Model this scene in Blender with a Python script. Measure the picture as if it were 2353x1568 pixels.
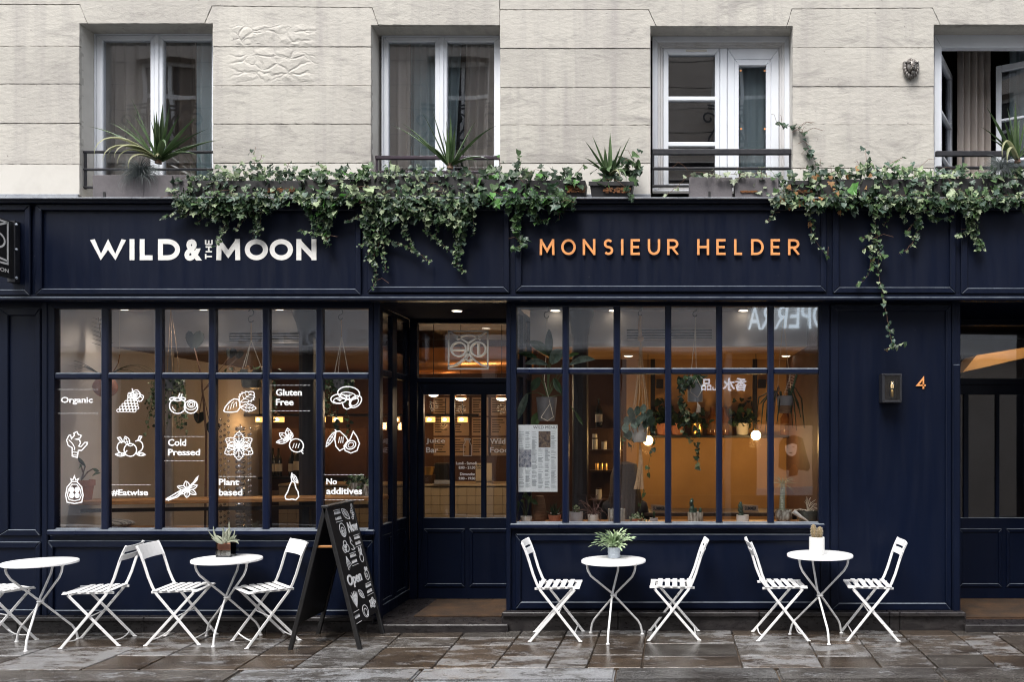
import bpy, bmesh, math, random
from mathutils import Vector, Matrix, Euler
R = math.radians
random.seed(7)
scene = bpy.context.scene
for o in list(bpy.data.objects):
    bpy.data.objects.remove(o)
COL = scene.collection

# ------------------------------------------------------------------ camera, sky, sun, exposure
CAMY, CAMZ, VX, VY, FP = -7.65, 1.74, 1530.0, 1000.0, 2000.0     # measured on a 2353 x 1568 copy of the photograph
cam_d = bpy.data.cameras.new("camera")
cam_d.sensor_width = 36.0
cam_d.lens = 36.0 * FP / 2353.0
cam_d.shift_x = -(VX - 1176.5) / 2353.0
cam_d.shift_y = (VY - 784.0) / 2353.0
cam_d.clip_end = 200
cam = bpy.data.objects.new("camera", cam_d)
cam.location = (0, CAMY, CAMZ)
cam.rotation_euler = (R(90), 0, 0)
COL.objects.link(cam)
scene.camera = cam

SUN_EL, SUN_AZ = 58.0, 200.0                                    # azimuth of the light's origin, from +Y clockwise
world = bpy.data.worlds.new("World")
scene.world = world
world.use_nodes = True
wn, wl = world.node_tree.nodes, world.node_tree.links
wn.clear()
w_out = wn.new("ShaderNodeOutputWorld"); w_bg = wn.new("ShaderNodeBackground")
w_sky = wn.new("ShaderNodeTexSky"); w_hs = wn.new("ShaderNodeHueSaturation")
w_sky.sky_type = 'NISHITA'; w_sky.sun_disc = False
w_sky.sun_elevation = R(SUN_EL); w_sky.sun_rotation = R(SUN_AZ)
w_sky.air_density = 1.0; w_sky.dust_density = 3.0
w_hs.inputs['Saturation'].default_value = 0.30                   # overcast: a near white sky
w_bg.inputs['Strength'].default_value = 0.15
wl.new(w_sky.outputs[0], w_hs.inputs['Color']); wl.new(w_hs.outputs[0], w_bg.inputs['Color'])
wl.new(w_bg.outputs[0], w_out.inputs['Surface'])
sun_d = bpy.data.lights.new("sun", 'SUN')
sun_d.energy = 1.5; sun_d.angle = R(28); sun_d.color = (1.0, 0.965, 0.92)
sun = bpy.data.objects.new("sun", sun_d)
_d = Vector((math.sin(R(SUN_AZ)) * math.cos(R(SUN_EL)), math.cos(R(SUN_AZ)) * math.cos(R(SUN_EL)), math.sin(R(SUN_EL))))
sun.rotation_euler = _d.to_track_quat('Z', 'Y').to_euler()
sun.location = (0, -4, 14)
COL.objects.link(sun)
scene.view_settings.view_transform = 'Standard'
scene.view_settings.look = 'None'
scene.view_settings.gamma = 1.0
scene.view_settings.use_curve_mapping = False
scene.view_settings.exposure = 1.25
scene.cycles.transparent_max_bounces = 32
scene.cycles.max_bounces = 8
scene.cycles.diffuse_bounces = 4
scene.cycles.glossy_bounces = 4
scene.cycles.use_denoising = True
scene.cycles.sample_clamp_indirect = 6.0
scene.cycles.filter_width = 1.1

# ------------------------------------------------------------------ measuring helpers
def sc(Y): return (Y - CAMY) / FP
def PX(px, Y): return (px - VX) * sc(Y)
def PZ(py, Y): return CAMZ - (py - VY) * sc(Y)
def P(px, py, Y): return Vector((PX(px, Y), Y, PZ(py, Y)))
def gz(x): return 0.0045 * min(0.0, x)                          # the pavement falls slightly to the left
def GP(px, py):                                                  # a point on the pavement
    H = CAMZ
    for _ in range(4):
        d = FP * H / (py - VY)
        x = (px - VX) * d / FP
        H = CAMZ - gz(x)
    return Vector((x, d + CAMY, gz(x)))

# ------------------------------------------------------------------ materials
MAT = {}
def nt(name):
    m = bpy.data.materials.new(name); m.use_nodes = True
    n, l = m.node_tree.nodes, m.node_tree.links
    n.clear()
    out = n.new("ShaderNodeOutputMaterial")
    MAT[name] = m
    return m, n, l, out
def ramp(n, l, src, lo, hi, c0=(0, 0, 0, 1), c1=(1, 1, 1, 1)):
    r = n.new("ShaderNodeValToRGB")
    r.color_ramp.elements[0].position = lo; r.color_ramp.elements[0].color = c0
    r.color_ramp.elements[1].position = hi; r.color_ramp.elements[1].color = c1
    l.new(src, r.inputs[0])
    return r.outputs[0]
def coords(n, l, kind, stretch):
    if kind == 'World':
        g = n.new("ShaderNodeNewGeometry"); src = g.outputs['Position']
    else:
        t = n.new("ShaderNodeTexCoord"); src = t.outputs['Object']
    mp = n.new("ShaderNodeMapping"); mp.inputs['Scale'].default_value = stretch
    l.new(src, mp.inputs['Vector'])
    return mp.outputs[0]
def noise(n, l, vec, scale, det=6, rough=0.6, dist=0.0):
    t = n.new("ShaderNodeTexNoise"); t.inputs['Scale'].default_value = scale
    t.inputs['Detail'].default_value = det; t.inputs['Roughness'].default_value = rough
    t.inputs['Distortion'].default_value = dist
    l.new(vec, t.inputs['Vector'])
    return t.outputs['Fac']
def mixc(n, l, fac, a, b, mode='MIX'):
    m = n.new("ShaderNodeMix"); m.data_type = 'RGBA'; m.blend_type = mode
    if isinstance(fac, (int, float)): m.inputs[0].default_value = fac
    else: l.new(fac, m.inputs[0])
    for i, v in ((6, a), (7, b)):
        if isinstance(v, tuple): m.inputs[i].default_value = (*v[:3], 1)
        else: l.new(v, m.inputs[i])
    return m.outputs[2]
def M(name, c, rough=0.5, c2=None, scale=4.0, lo=0.35, hi=0.65, stretch=(1, 1, 1), coord='World', metal=0.0,
      bump=0.0, bscale=80.0, bdist=0.004, spec=0.5, rvar=0.0, rnd=0.0, trans=0.0, det=6):
    m, n, l, out = nt(name)
    b = n.new("ShaderNodeBsdfPrincipled"); l.new(b.outputs[0], out.inputs['Surface'])
    b.inputs['Metallic'].default_value = metal
    b.inputs['Roughness'].default_value = rough
    b.inputs['Specular IOR Level'].default_value = spec
    v = coords(n, l, coord, stretch)
    col = None
    if c2 is not None:
        f = ramp(n, l, noise(n, l, v, scale, det), lo, hi)
        col = mixc(n, l, f, c, c2)
    if rnd:
        oi = n.new("ShaderNodeObjectInfo")
        hs = n.new("ShaderNodeHueSaturation")
        mr = n.new("ShaderNodeMapRange"); mr.inputs[3].default_value = 1 - rnd; mr.inputs[4].default_value = 1 + rnd
        l.new(oi.outputs['Random'], mr.inputs[0]); l.new(mr.outputs[0], hs.inputs['Value'])
        if col is None: hs.inputs['Color'].default_value = (*c, 1)
        else: l.new(col, hs.inputs['Color'])
        col = hs.outputs[0]
    if col is None: b.inputs['Base Color'].default_value = (*c, 1)
    else: l.new(col, b.inputs['Base Color'])
    if rvar:
        f = noise(n, l, v, scale * 2.3, 4)
        mr = n.new("ShaderNodeMapRange"); mr.inputs[1].default_value = 0.3; mr.inputs[2].default_value = 0.7
        mr.inputs[3].default_value = max(0.03, rough - rvar); mr.inputs[4].default_value = min(1, rough + rvar)
        l.new(f, mr.inputs[0]); l.new(mr.outputs[0], b.inputs['Roughness'])
    if bump:
        bp = n.new("ShaderNodeBump"); bp.inputs['Strength'].default_value = bump; bp.inputs['Distance'].default_value = bdist
        l.new(noise(n, l, v, bscale, 5), bp.inputs['Height']); l.new(bp.outputs[0], b.inputs['Normal'])
    if trans:
        t = n.new("ShaderNodeBsdfTranslucent"); mx = n.new("ShaderNodeMixShader"); mx.inputs[0].default_value = trans
        if col is None: t.inputs[0].default_value = (*c, 1)
        else: l.new(col, t.inputs[0])
        l.new(b.outputs[0], mx.inputs[1]); l.new(t.outputs[0], mx.inputs[2]); l.new(mx.outputs[0], out.inputs['Surface'])
    return m
def EM(name, c, s):
    m, n, l, out = nt(name)
    e = n.new("ShaderNodeEmission"); e.inputs[0].default_value = (*c, 1); e.inputs[1].default_value = s
    l.new(e.outputs[0], out.inputs['Surface'])
def GLASS(name, gain=1.6, base=0.05, tint=(0.9, 0.92, 0.92), rough=0.0):
    m, n, l, out = nt(name)
    t = n.new("ShaderNodeBsdfTransparent"); t.inputs[0].default_value = (*tint, 1)
    g = n.new("ShaderNodeBsdfGlossy"); g.inputs['Roughness'].default_value = rough
    g.inputs['Color'].default_value = (0.93, 0.95, 1, 1)
    f = n.new("ShaderNodeFresnel"); f.inputs[0].default_value = 1.45
    ma = n.new("ShaderNodeMath"); ma.operation = 'MULTIPLY_ADD'; ma.use_clamp = True
    ma.inputs[1].default_value = gain; ma.inputs[2].default_value = base
    l.new(f.outputs[0], ma.inputs[0])
    v = coords(n, l, 'World', (1, 1, 1))
    bp = n.new("ShaderNodeBump"); bp.inputs['Strength'].default_value = 0.10; bp.inputs['Distance'].default_value = 0.02
    l.new(noise(n, l, v, 1.6, 1), bp.inputs['Height']); l.new(bp.outputs[0], g.inputs['Normal'])   # old panes are not quite flat
    mx = n.new("ShaderNodeMixShader")
    l.new(ma.outputs[0], mx.inputs[0]); l.new(t.outputs[0], mx.inputs[1]); l.new(g.outputs[0], mx.inputs[2])
    l.new(mx.outputs[0], out.inputs['Surface'])

def PAINT(name, c, c2, rough, spec):
    m, n, l, out = nt(name)
    b = n.new("ShaderNodeBsdfPrincipled"); l.new(b.outputs[0], out.inputs['Surface'])
    b.inputs['Specular IOR Level'].default_value = spec
    v = coords(n, l, 'World', (1, 1, 1)); vs = coords(n, l, 'World', (9, 9, 0.8))
    col = mixc(n, l, ramp(n, l, noise(n, l, v, 0.8, 3), 0.35, 0.7), c, c2)
    col = mixc(n, l, ramp(n, l, noise(n, l, vs, 3.0, 6), 0.60, 0.85), col, (c2[0] * 1.5, c2[1] * 1.4, c2[2] * 1.25))      # faint run marks
    col = mixc(n, l, ramp(n, l, noise(n, l, v, 23, 3, 0.75), 0.745, 0.765), col, (0.06, 0.07, 0.085))                     # scuffs
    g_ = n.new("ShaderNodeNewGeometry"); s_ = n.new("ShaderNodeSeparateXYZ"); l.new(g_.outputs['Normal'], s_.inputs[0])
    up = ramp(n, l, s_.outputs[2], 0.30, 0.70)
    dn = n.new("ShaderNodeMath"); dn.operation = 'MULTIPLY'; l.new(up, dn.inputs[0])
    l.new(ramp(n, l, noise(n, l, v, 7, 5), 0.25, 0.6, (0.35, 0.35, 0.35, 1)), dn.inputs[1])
    col = mixc(n, l, dn.outputs[0], col, (0.13, 0.15, 0.175))                                                              # paler up-facing faces: sky highlights on ledges and bevels put into the colour
    l.new(col, b.inputs['Base Color'])
    rr = n.new("ShaderNodeMapRange"); rr.inputs[1].default_value = 0.3; rr.inputs[2].default_value = 0.7
    rr.inputs[3].default_value = rough - 0.08; rr.inputs[4].default_value = rough + 0.1
    l.new(noise(n, l, vs, 1.6, 5), rr.inputs[0]); l.new(rr.outputs[0], b.inputs['Roughness'])
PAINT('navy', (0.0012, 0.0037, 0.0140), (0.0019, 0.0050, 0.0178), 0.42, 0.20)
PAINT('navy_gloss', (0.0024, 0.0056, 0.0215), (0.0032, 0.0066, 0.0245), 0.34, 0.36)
M('navy_matt', (0.0024, 0.0045, 0.016), 0.95, spec=0.05)
M('leaf_silhouette', (0.006, 0.010, 0.006), 0.6)  # near-black colour stands in for leaves seen against the light
M('leaf_silver', (0.21, 0.29, 0.24), 0.4, (0.09, 0.14, 0.11), 30, rnd=0.3, coord='Object')
M('zinc', (0.42, 0.44, 0.47), 0.35, (0.3, 0.32, 0.36), 9, metal=0.6, rvar=0.1)
M('black_metal', (0.012, 0.013, 0.018), 0.4, (0.02, 0.02, 0.024), 20, rvar=0.1)
M('aubergine_metal', (0.03, 0.016, 0.03), 0.4, (0.02, 0.012, 0.02), 12)
M('pvc', (0.70, 0.73, 0.78), 0.35, (0.62, 0.65, 0.70), 3, 0.4, 0.8, (1, 1, 0.4), rvar=0.08)
M('pvc_old', (0.58, 0.58, 0.59), 0.5, (0.46, 0.44, 0.43), 3, 0.45, 0.8, (3, 3, 0.5), rvar=0.1)
M('chair_white', (0.83, 0.83, 0.83), 0.38, (0.50, 0.46, 0.40), 30, 0.62, 0.74, coord='Object', bump=0.1, bscale=120, bdist=0.001)
M('slate_planter', (0.115, 0.105, 0.112), 0.75, (0.085, 0.078, 0.085), 9, bump=0.5, bscale=70, bdist=0.004)
M('black_plastic', (0.007, 0.0068, 0.008), 0.55, (0.02, 0.013, 0.009), 5, 0.55, 0.8, bump=0.2, bscale=40)
M('soil', (0.02, 0.013, 0.009), 0.95, (0.05, 0.03, 0.015), 60)
M('rust_debris', (0.20, 0.075, 0.02), 0.9, (0.04, 0.02, 0.01), 60, bump=0.8, bscale=90)
M('terracotta', (0.36, 0.13, 0.07), 0.8, (0.42, 0.19, 0.12), 12, bump=0.2)
M('ceramic_white', (0.80, 0.80, 0.78), 0.25, (0.62, 0.62, 0.6), 10)
M('ceramic_grey', (0.44, 0.43, 0.45), 0.5, (0.34, 0.33, 0.35), 14, bump=0.2)
M('ceramic_drip', (0.60, 0.60, 0.55), 0.3, (0.15, 0.12, 0.09), 12, 0.42, 0.6, (4, 4, 0.7))
M('ceramic_dark', (0.05, 0.055, 0.05), 0.25, (0.12, 0.12, 0.10), 8)
M('wicker', (0.22, 0.12, 0.06), 0.8, (0.12, 0.06, 0.03), 5, 0.4, 0.6, (2, 2, 60), bump=0.6, bscale=50)
M('felt_grey', (0.19, 0.19, 0.205), 0.9, (0.25, 0.25, 0.265), 10)
M('pewter', (0.32, 0.36, 0.42), 0.35, (0.42, 0.46, 0.52), 4, metal=0.3)
M('rope_jute', (0.66, 0.46, 0.28), 0.9, (0.52, 0.34, 0.19), 80, bump=0.8, bscale=220)
M('rope_white', (0.82, 0.76, 0.66), 0.9, (0.72, 0.66, 0.56), 80)
M('wood_counter', (0.42, 0.20, 0.07), 0.4, (0.30, 0.13, 0.04), 4, 0.35, 0.65, (1, 6, 14), rvar=0.1)
M('wood_dark', (0.045, 0.022, 0.012), 0.5, (0.07, 0.035, 0.018), 5, 0.35, 0.65, (8, 8, 1))
M('shelf_black', (0.010, 0.009, 0.009), 0.5)
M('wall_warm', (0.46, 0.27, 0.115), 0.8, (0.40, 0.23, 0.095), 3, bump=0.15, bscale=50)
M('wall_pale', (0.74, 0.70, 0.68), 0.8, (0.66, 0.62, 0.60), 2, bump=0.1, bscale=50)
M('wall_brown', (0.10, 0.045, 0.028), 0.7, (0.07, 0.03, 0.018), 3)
M('ceiling_paint', (0.55, 0.52, 0.52), 0.85, (0.5, 0.47, 0.47), 2)
M('room_dark', (0.05, 0.043, 0.038), 0.9)
M('floor_dark', (0.05, 0.032, 0.022), 0.5, (0.03, 0.02, 0.015), 6)
M('tile_warm', (0.52, 0.40, 0.26), 0.35, rnd=0.05)
M('copper', (0.60, 0.26, 0.10), 0.28, metal=0.9)
M('brass', (0.75, 0.48, 0.17), 0.3, metal=0.9)
M('sign_white', (0.80, 0.79, 0.76), 0.5, (0.72, 0.71, 0.68), 30)
M('sign_copper', (0.78, 0.33, 0.11), 0.45, (0.68, 0.28, 0.09), 16)
M('vinyl_white', (0.86, 0.87, 0.88), 0.6)
M('vinyl_grey', (0.42, 0.43, 0.45), 0.6)
M('board_black', (0.010, 0.010, 0.011), 0.45, (0.016, 0.015, 0.015), 12)
M('paper', (0.80, 0.84, 0.85), 0.75)
M('ink', (0.03, 0.035, 0.045), 0.8)
M('ink_grey', (0.30, 0.33, 0.36), 0.8)
M('photo_dark', (0.05, 0.04, 0.05), 0.6, (0.25, 0.18, 0.12), 40)
M('photo_grey', (0.10, 0.12, 0.18), 0.6, (0.5, 0.5, 0.52), 35)
M('leaf_dark', (0.018, 0.036, 0.020), 0.36, (0.028, 0.062, 0.026), 30, rnd=0.35, trans=0.12, spec=0.32, coord='Object')
M('leaf_mid', (0.050, 0.098, 0.034), 0.42, (0.08, 0.14, 0.055), 30, rnd=0.35, trans=0.15, spec=0.32, coord='Object')
M('leaf_pale', (0.19, 0.26, 0.13), 0.45, (0.36, 0.42, 0.27), 26, rnd=0.25, trans=0.2, spec=0.35, coord='Object')
M('leaf_blue', (0.036, 0.070, 0.048), 0.40, (0.065, 0.105, 0.078), 30, rnd=0.3, trans=0.1, spec=0.45, coord='Object')
M('leaf_bright', (0.06, 0.19, 0.03), 0.4, (0.09, 0.24, 0.05), 30, rnd=0.2, trans=0.25, coord='Object')
M('leaf_brown', (0.26, 0.12, 0.04), 0.7, (0.35, 0.2, 0.08), 30, rnd=0.3, trans=0.2, coord='Object')
M('leaf_cream', (0.35, 0.38, 0.27), 0.5, (0.10, 0.16, 0.08), 22, 0.45, 0.6, rnd=0.2, trans=0.2, coord='Object')
M('leaf_spike', (0.045, 0.085, 0.032), 0.40, (0.085, 0.135, 0.055), 8, rnd=0.35, trans=0.12, coord='Object')
M('leaf_straw', (0.36, 0.36, 0.22), 0.6, (0.28, 0.3, 0.16), 12, rnd=0.2, trans=0.25, coord='Object')
M('grass_blue', (0.10, 0.125, 0.125), 0.7, (0.17, 0.19, 0.19), 20, rnd=0.2)
M('stem', (0.12, 0.05, 0.035), 0.7, (0.16, 0.10, 0.06), 40)
M('stem_green', (0.07, 0.11, 0.04), 0.6)
M('succulent_pale', (0.42, 0.43, 0.34), 0.5, (0.30, 0.34, 0.24), 14, trans=0.1)
M('fern_pale', (0.30, 0.42, 0.24), 0.5, (0.42, 0.50, 0.32), 14, trans=0.2)
M('cactus', (0.30, 0.21, 0.11), 0.7, (0.16, 0.13, 0.07), 30, 0.4, 0.6, (6, 6, 1), bump=0.6, bscale=160)
M('twig', (0.16, 0.085, 0.075), 0.7, (0.09, 0.05, 0.04), 30)
M('jar_amber', (0.12, 0.045, 0.01), 0.1, (0.2, 0.08, 0.02), 10)
M('bottle_dark', (0.012, 0.014, 0.01), 0.12)
M('label_white', (0.6, 0.58, 0.54), 0.7)
M('fabric_dark', (0.016, 0.014, 0.016), 0.9, (0.028, 0.022, 0.022), 20)
M('hair', (0.022, 0.012, 0.008), 0.55, (0.05, 0.025, 0.014), 12, 0.4, 0.6, (10, 10, 0.6))
M('skin', (0.50, 0.30, 0.21), 0.5)
M('cushion', (0.6, 0.6, 0.6), 0.9, (0.2, 0.2, 0.22), 9, 0.45, 0.55, (0.3, 6, 1))
M('curtain_grey', (0.66, 0.60, 0.56), 0.9, trans=0.3)
M('curtain_brown', (0.20, 0.15, 0.115), 0.9, trans=0.2)
M('curtain_blue', (0.58, 0.70, 0.75), 0.9, trans=0.3)
M('cast_iron', (0.016, 0.014, 0.016), 0.45, (0.03, 0.026, 0.03), 3, 0.3, 0.7, (20, 20, 0.6), rvar=0.1)
M('steel_pipe', (0.40, 0.38, 0.37), 0.4, metal=0.4)
M('coir', (0.030, 0.016, 0.008), 0.95, (0.075, 0.036, 0.013), 5, 0.4, 0.7, (1, 1, 1), bump=1.0, bscale=160, bdist=0.01)
M('lion_metal', (0.10, 0.085, 0.075), 0.38, (0.28, 0.27, 0.26), 30, 0.4, 0.7, metal=0.35, bump=0.3, bscale=120)
M('opp_stone', (0.46, 0.40, 0.345), 0.9, (0.38, 0.325, 0.275), 1.3, bump=0.3, bscale=30)
M('opp_white', (0.80, 0.79, 0.77), 0.8, (0.7, 0.69, 0.67), 2)
M('opp_dark', (0.025, 0.022, 0.022), 0.5)
M('poster_tan', (0.42, 0.30, 0.22), 0.7, (0.34, 0.24, 0.17), 3)
EM('poster_back', (0.95, 0.60, 0.42), 0.28)  # emission added to sheet and face so their reflection shows
EM('poster_face', (1.0, 0.70, 0.52), 0.55)
M('poster_skin', (0.55, 0.42, 0.34), 0.7)
M('poster_hair', (0.06, 0.035, 0.025), 0.7)
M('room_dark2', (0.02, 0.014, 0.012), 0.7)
GLASS('glass', 0.55, 0.055, (0.99, 0.99, 0.99))
GLASS('glass_upper', 0.7, 0.11, (0.95, 0.96, 0.96))
GLASS('glass_lamp', 0.5, 0.06, (0.96, 0.96, 0.95))
GLASS('glass_clear', 1.0, 0.0, (0.96, 0.96, 0.95))
GLASS('glass_bead', 1.6, 0.34, (0.9, 0.9, 0.88))
EM('bulb_glow', (1.0, 0.70, 0.30), 5.0)
EM('lamp_amber', (1.0, 0.50, 0.14), 0.95)
EM('lamp_white', (1.0, 0.86, 0.64), 2.5)
EM('sign_lit', (0.80, 0.92, 1.0), 1.7)
EM('sign_lit_dim', (0.85, 0.92, 1.0), 1.6)
EM('exit_green', (0.1, 1.0, 0.4), 0.6)
EM('filament', (1.0, 0.7, 0.35), 2.0)

# stone of the upper wall: pale render with soft stains and a flaked patch
m, n, l, out = nt('stone')
b = n.new("ShaderNodeBsdfPrincipled"); l.new(b.outputs[0], out.inputs['Surface'])
v = coords(n, l, 'World', (1, 1, 1)); vs = coords(n, l, 'World', (0.7, 1, 2.6)); vv = coords(n, l, 'World', (7, 1, 0.5))
c = mixc(n, l, ramp(n, l, noise(n, l, v, 1.1, 5), 0.35, 0.7), (0.48, 0.46, 0.415), (0.39, 0.37, 0.34))
st = ramp(n, l, noise(n, l, vs, 2.6, 10, 0.74, 0.8), 0.52, 0.74)
c = mixc(n, l, st, c, (0.225, 0.212, 0.20))
st2 = ramp(n, l, noise(n, l, vv, 1.1, 6), 0.48, 0.80)
c = mixc(n, l, st2, c, (0.33, 0.31, 0.295))
sp = ramp(n, l, noise(n, l, v, 26, 3), 0.70, 0.76)
c = mixc(n, l, sp, c, (0.20, 0.18, 0.17))
oi = n.new("ShaderNodeObjectInfo"); hs = n.new("ShaderNodeHueSaturation"); mr = n.new("ShaderNodeMapRange")
mr.inputs[3].default_value = 0.93; mr.inputs[4].default_value = 1.07
l.new(oi.outputs['Random'], mr.inputs[0]); l.new(mr.outputs[0], hs.inputs['Value']); l.new(c, hs.inputs['Color'])
l.new(hs.outputs[0], b.inputs['Base Color']); b.inputs['Roughness'].default_value = 0.9
bp = n.new("ShaderNodeBump"); bp.inputs['Strength'].default_value = 0.5; bp.inputs['Distance'].default_value = 0.012
l.new(noise(n, l, coords(n, l, 'World', (1, 1, 1.8)), 16, 9, 0.62), bp.inputs['Height'])
# the blistered render on the second pier: cracked shells within two bands
def band(axis, lo, hi, soft):
    g_ = n.new("ShaderNodeNewGeometry"); sx_ = n.new("ShaderNodeSeparateXYZ"); l.new(g_.outputs['Position'], sx_.inputs[0])
    wob = n.new("ShaderNodeMath"); wob.operation = 'MULTIPLY_ADD'; wob.inputs[1].default_value = 0.16
    l.new(noise(n, l, v, 5, 3), wob.inputs[0]); l.new(sx_.outputs[axis], wob.inputs[2])
    o_ = []
    for a_, b_ in ((lo, lo + soft), (hi + soft, hi)):
        q_ = n.new("ShaderNodeMapRange"); q_.inputs[1].default_value = a_ + 0.08; q_.inputs[2].default_value = b_ + 0.08; l.new(wob.outputs[0], q_.inputs[0]); o_.append(q_.outputs[0])
    m_ = n.new("ShaderNodeMath"); m_.operation = 'MULTIPLY'; l.new(o_[0], m_.inputs[0]); l.new(o_[1], m_.inputs[1]); return m_.outputs[0]
def mul(a_, b_):
    m_ = n.new("ShaderNodeMath"); m_.operation = 'MULTIPLY'; l.new(a_, m_.inputs[0]); l.new(b_, m_.inputs[1]); return m_.outputs[0]
add_ = n.new("ShaderNodeMath"); add_.operation = 'MAXIMUM'
l.new(band(2, PZ(104, 0.3), PZ(62, 0.3), 0.03), add_.inputs[0]); l.new(band(2, PZ(188, 0.3), PZ(124, 0.3), 0.04), add_.inputs[1])
zone = mul(band(0, PX(520, 0.3), PX(705, 0.3), 0.12), add_.outputs[0])
vo = n.new("ShaderNodeTexVoronoi"); vo.feature = 'DISTANCE_TO_EDGE'; vo.inputs['Scale'].default_value = 4.6
vm_ = n.new("ShaderNodeVectorMath"); vm_.operation = 'ADD'
nz = n.new("ShaderNodeTexNoise"); nz.inputs['Scale'].default_value = 5; l.new(v, nz.inputs['Vector'])
sc_ = n.new("ShaderNodeVectorMath"); sc_.operation = 'SCALE'; sc_.inputs['Scale'].default_value = 0.35; l.new(nz.outputs['Color'], sc_.inputs[0])
l.new(coords(n, l, 'World', (1.0, 1, 2.3)), vm_.inputs[0]); l.new(sc_.outputs[0], vm_.inputs[1]); l.new(vm_.outputs[0], vo.inputs['Vector'])
sh_ = ramp(n, l, vo.outputs['Distance'], 0.0, 0.16)
b2 = n.new("ShaderNodeBump"); b2.inputs['Strength'].default_value = 0.9; b2.inputs['Distance'].default_value = 0.0065
l.new(mul(sh_, zone), b2.inputs['Height']); l.new(bp.outputs[0], b2.inputs['Normal']); l.new(b2.outputs[0], b.inputs['Normal'])
M('stone_white', (0.56, 0.54, 0.50), 0.85, (0.47, 0.45, 0.415), 3, 0.45, 0.75, bump=0.3, bscale=30)
M('stone_flake', (0.45, 0.43, 0.40), 0.9, (0.40, 0.38, 0.35), 5, bump=0.3, bscale=40)
M('mortar_dark', (0.035, 0.030, 0.027), 0.95, (0.30, 0.28, 0.25), 3.2, 0.46, 0.62, (1, 1, 1))
M('granite_black', (0.016, 0.014, 0.015), 0.35, (0.04, 0.036, 0.036), 9, 0.45, 0.75, (1, 1, 2), bump=0.4, bscale=40, rvar=0.18)
M('joint_sand', (0.13, 0.092, 0.06), 0.9, (0.06, 0.045, 0.035), 9)
M('asphalt', (0.045, 0.045, 0.048), 0.4, (0.07, 0.07, 0.075), 20, bump=0.5, bscale=120)

# wet granite paving: dark wet stone that mirrors softly, ragged pale patches where it has begun to dry
def paving(name, dry, wet, mid, thr, rnd):
    m, n, l, out = nt(name)
    b = n.new("ShaderNodeBsdfPrincipled"); l.new(b.outputs[0], out.inputs['Surface'])
    v = coords(n, l, 'World', (1, 1, 1)); vx = coords(n, l, 'World', (1.0, 2.2, 1))
    oi = n.new("ShaderNodeObjectInfo")
    off = n.new("ShaderNodeMath"); off.operation = 'MULTIPLY_ADD'; off.inputs[1].default_value = 0.20; off.inputs[2].default_value = -0.10
    l.new(oi.outputs['Random'], off.inputs[0])
    add = n.new("ShaderNodeMath"); add.operation = 'ADD'
    l.new(noise(n, l, vx, 3.0, 12, 0.74, 0.25), add.inputs[0]); l.new(off.outputs[0], add.inputs[1])
    w = ramp(n, l, add.outputs[0], thr - 0.055, thr + 0.075)
    r2 = n.new("ShaderNodeMath"); r2.operation = 'FRACT'; r3 = n.new("ShaderNodeMath"); r3.operation = 'MULTIPLY'; r3.inputs[1].default_value = 17.0
    l.new(oi.outputs['Random'], r3.inputs[0]); l.new(r3.outputs[0], r2.inputs[0])
    stone = mixc(n, l, r2.outputs[0], mid[0], mid[1])                       # each stone its own tone, brown or blue-grey
    body = mixc(n, l, ramp(n, l, noise(n, l, vx, 1.7, 8, 0.7), 0.34, 0.56), wet, stone)
    c = mixc(n, l, w, body, dry)
    g = ramp(n, l, noise(n, l, v, 120, 4, 0.8), 0.40, 0.62, (0.35, 0.33, 0.31, 1), (1.65, 1.65, 1.65, 1))
    c = mixc(n, l, 1.0, c, g, 'MULTIPLY')
    hs = n.new("ShaderNodeHueSaturation"); mr = n.new("ShaderNodeMapRange")
    mr.inputs[3].default_value = 1 - rnd; mr.inputs[4].default_value = 1 + rnd
    l.new(oi.outputs['Random'], mr.inputs[0]); l.new(mr.outputs[0], hs.inputs['Value'])
    l.new(c, hs.inputs['Color']); l.new(hs.outputs[0], b.inputs['Base Color'])
    rr = ramp(n, l, w, 0.0, 1.0, (0.10, 0.10, 0.10, 1), (0.48, 0.48, 0.48, 1)); l.new(rr, b.inputs['Roughness'])
    bp = n.new("ShaderNodeBump"); bp.inputs['Strength'].default_value = 0.3; bp.inputs['Distance'].default_value = 0.006
    l.new(noise(n, l, v, 48, 7, 0.7), bp.inputs['Height']); l.new(bp.outputs[0], b.inputs['Normal'])
paving('paving_granite', (0.178, 0.178, 0.182), (0.028, 0.021, 0.017), ((0.088, 0.064, 0.045), (0.100, 0.096, 0.090)), 0.565, 0.22)
paving('kerb_granite', (0.215, 0.222, 0.235), (0.042, 0.036, 0.032), ((0.105, 0.092, 0.08), (0.115, 0.115, 0.115)), 0.535, 0.12)

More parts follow.
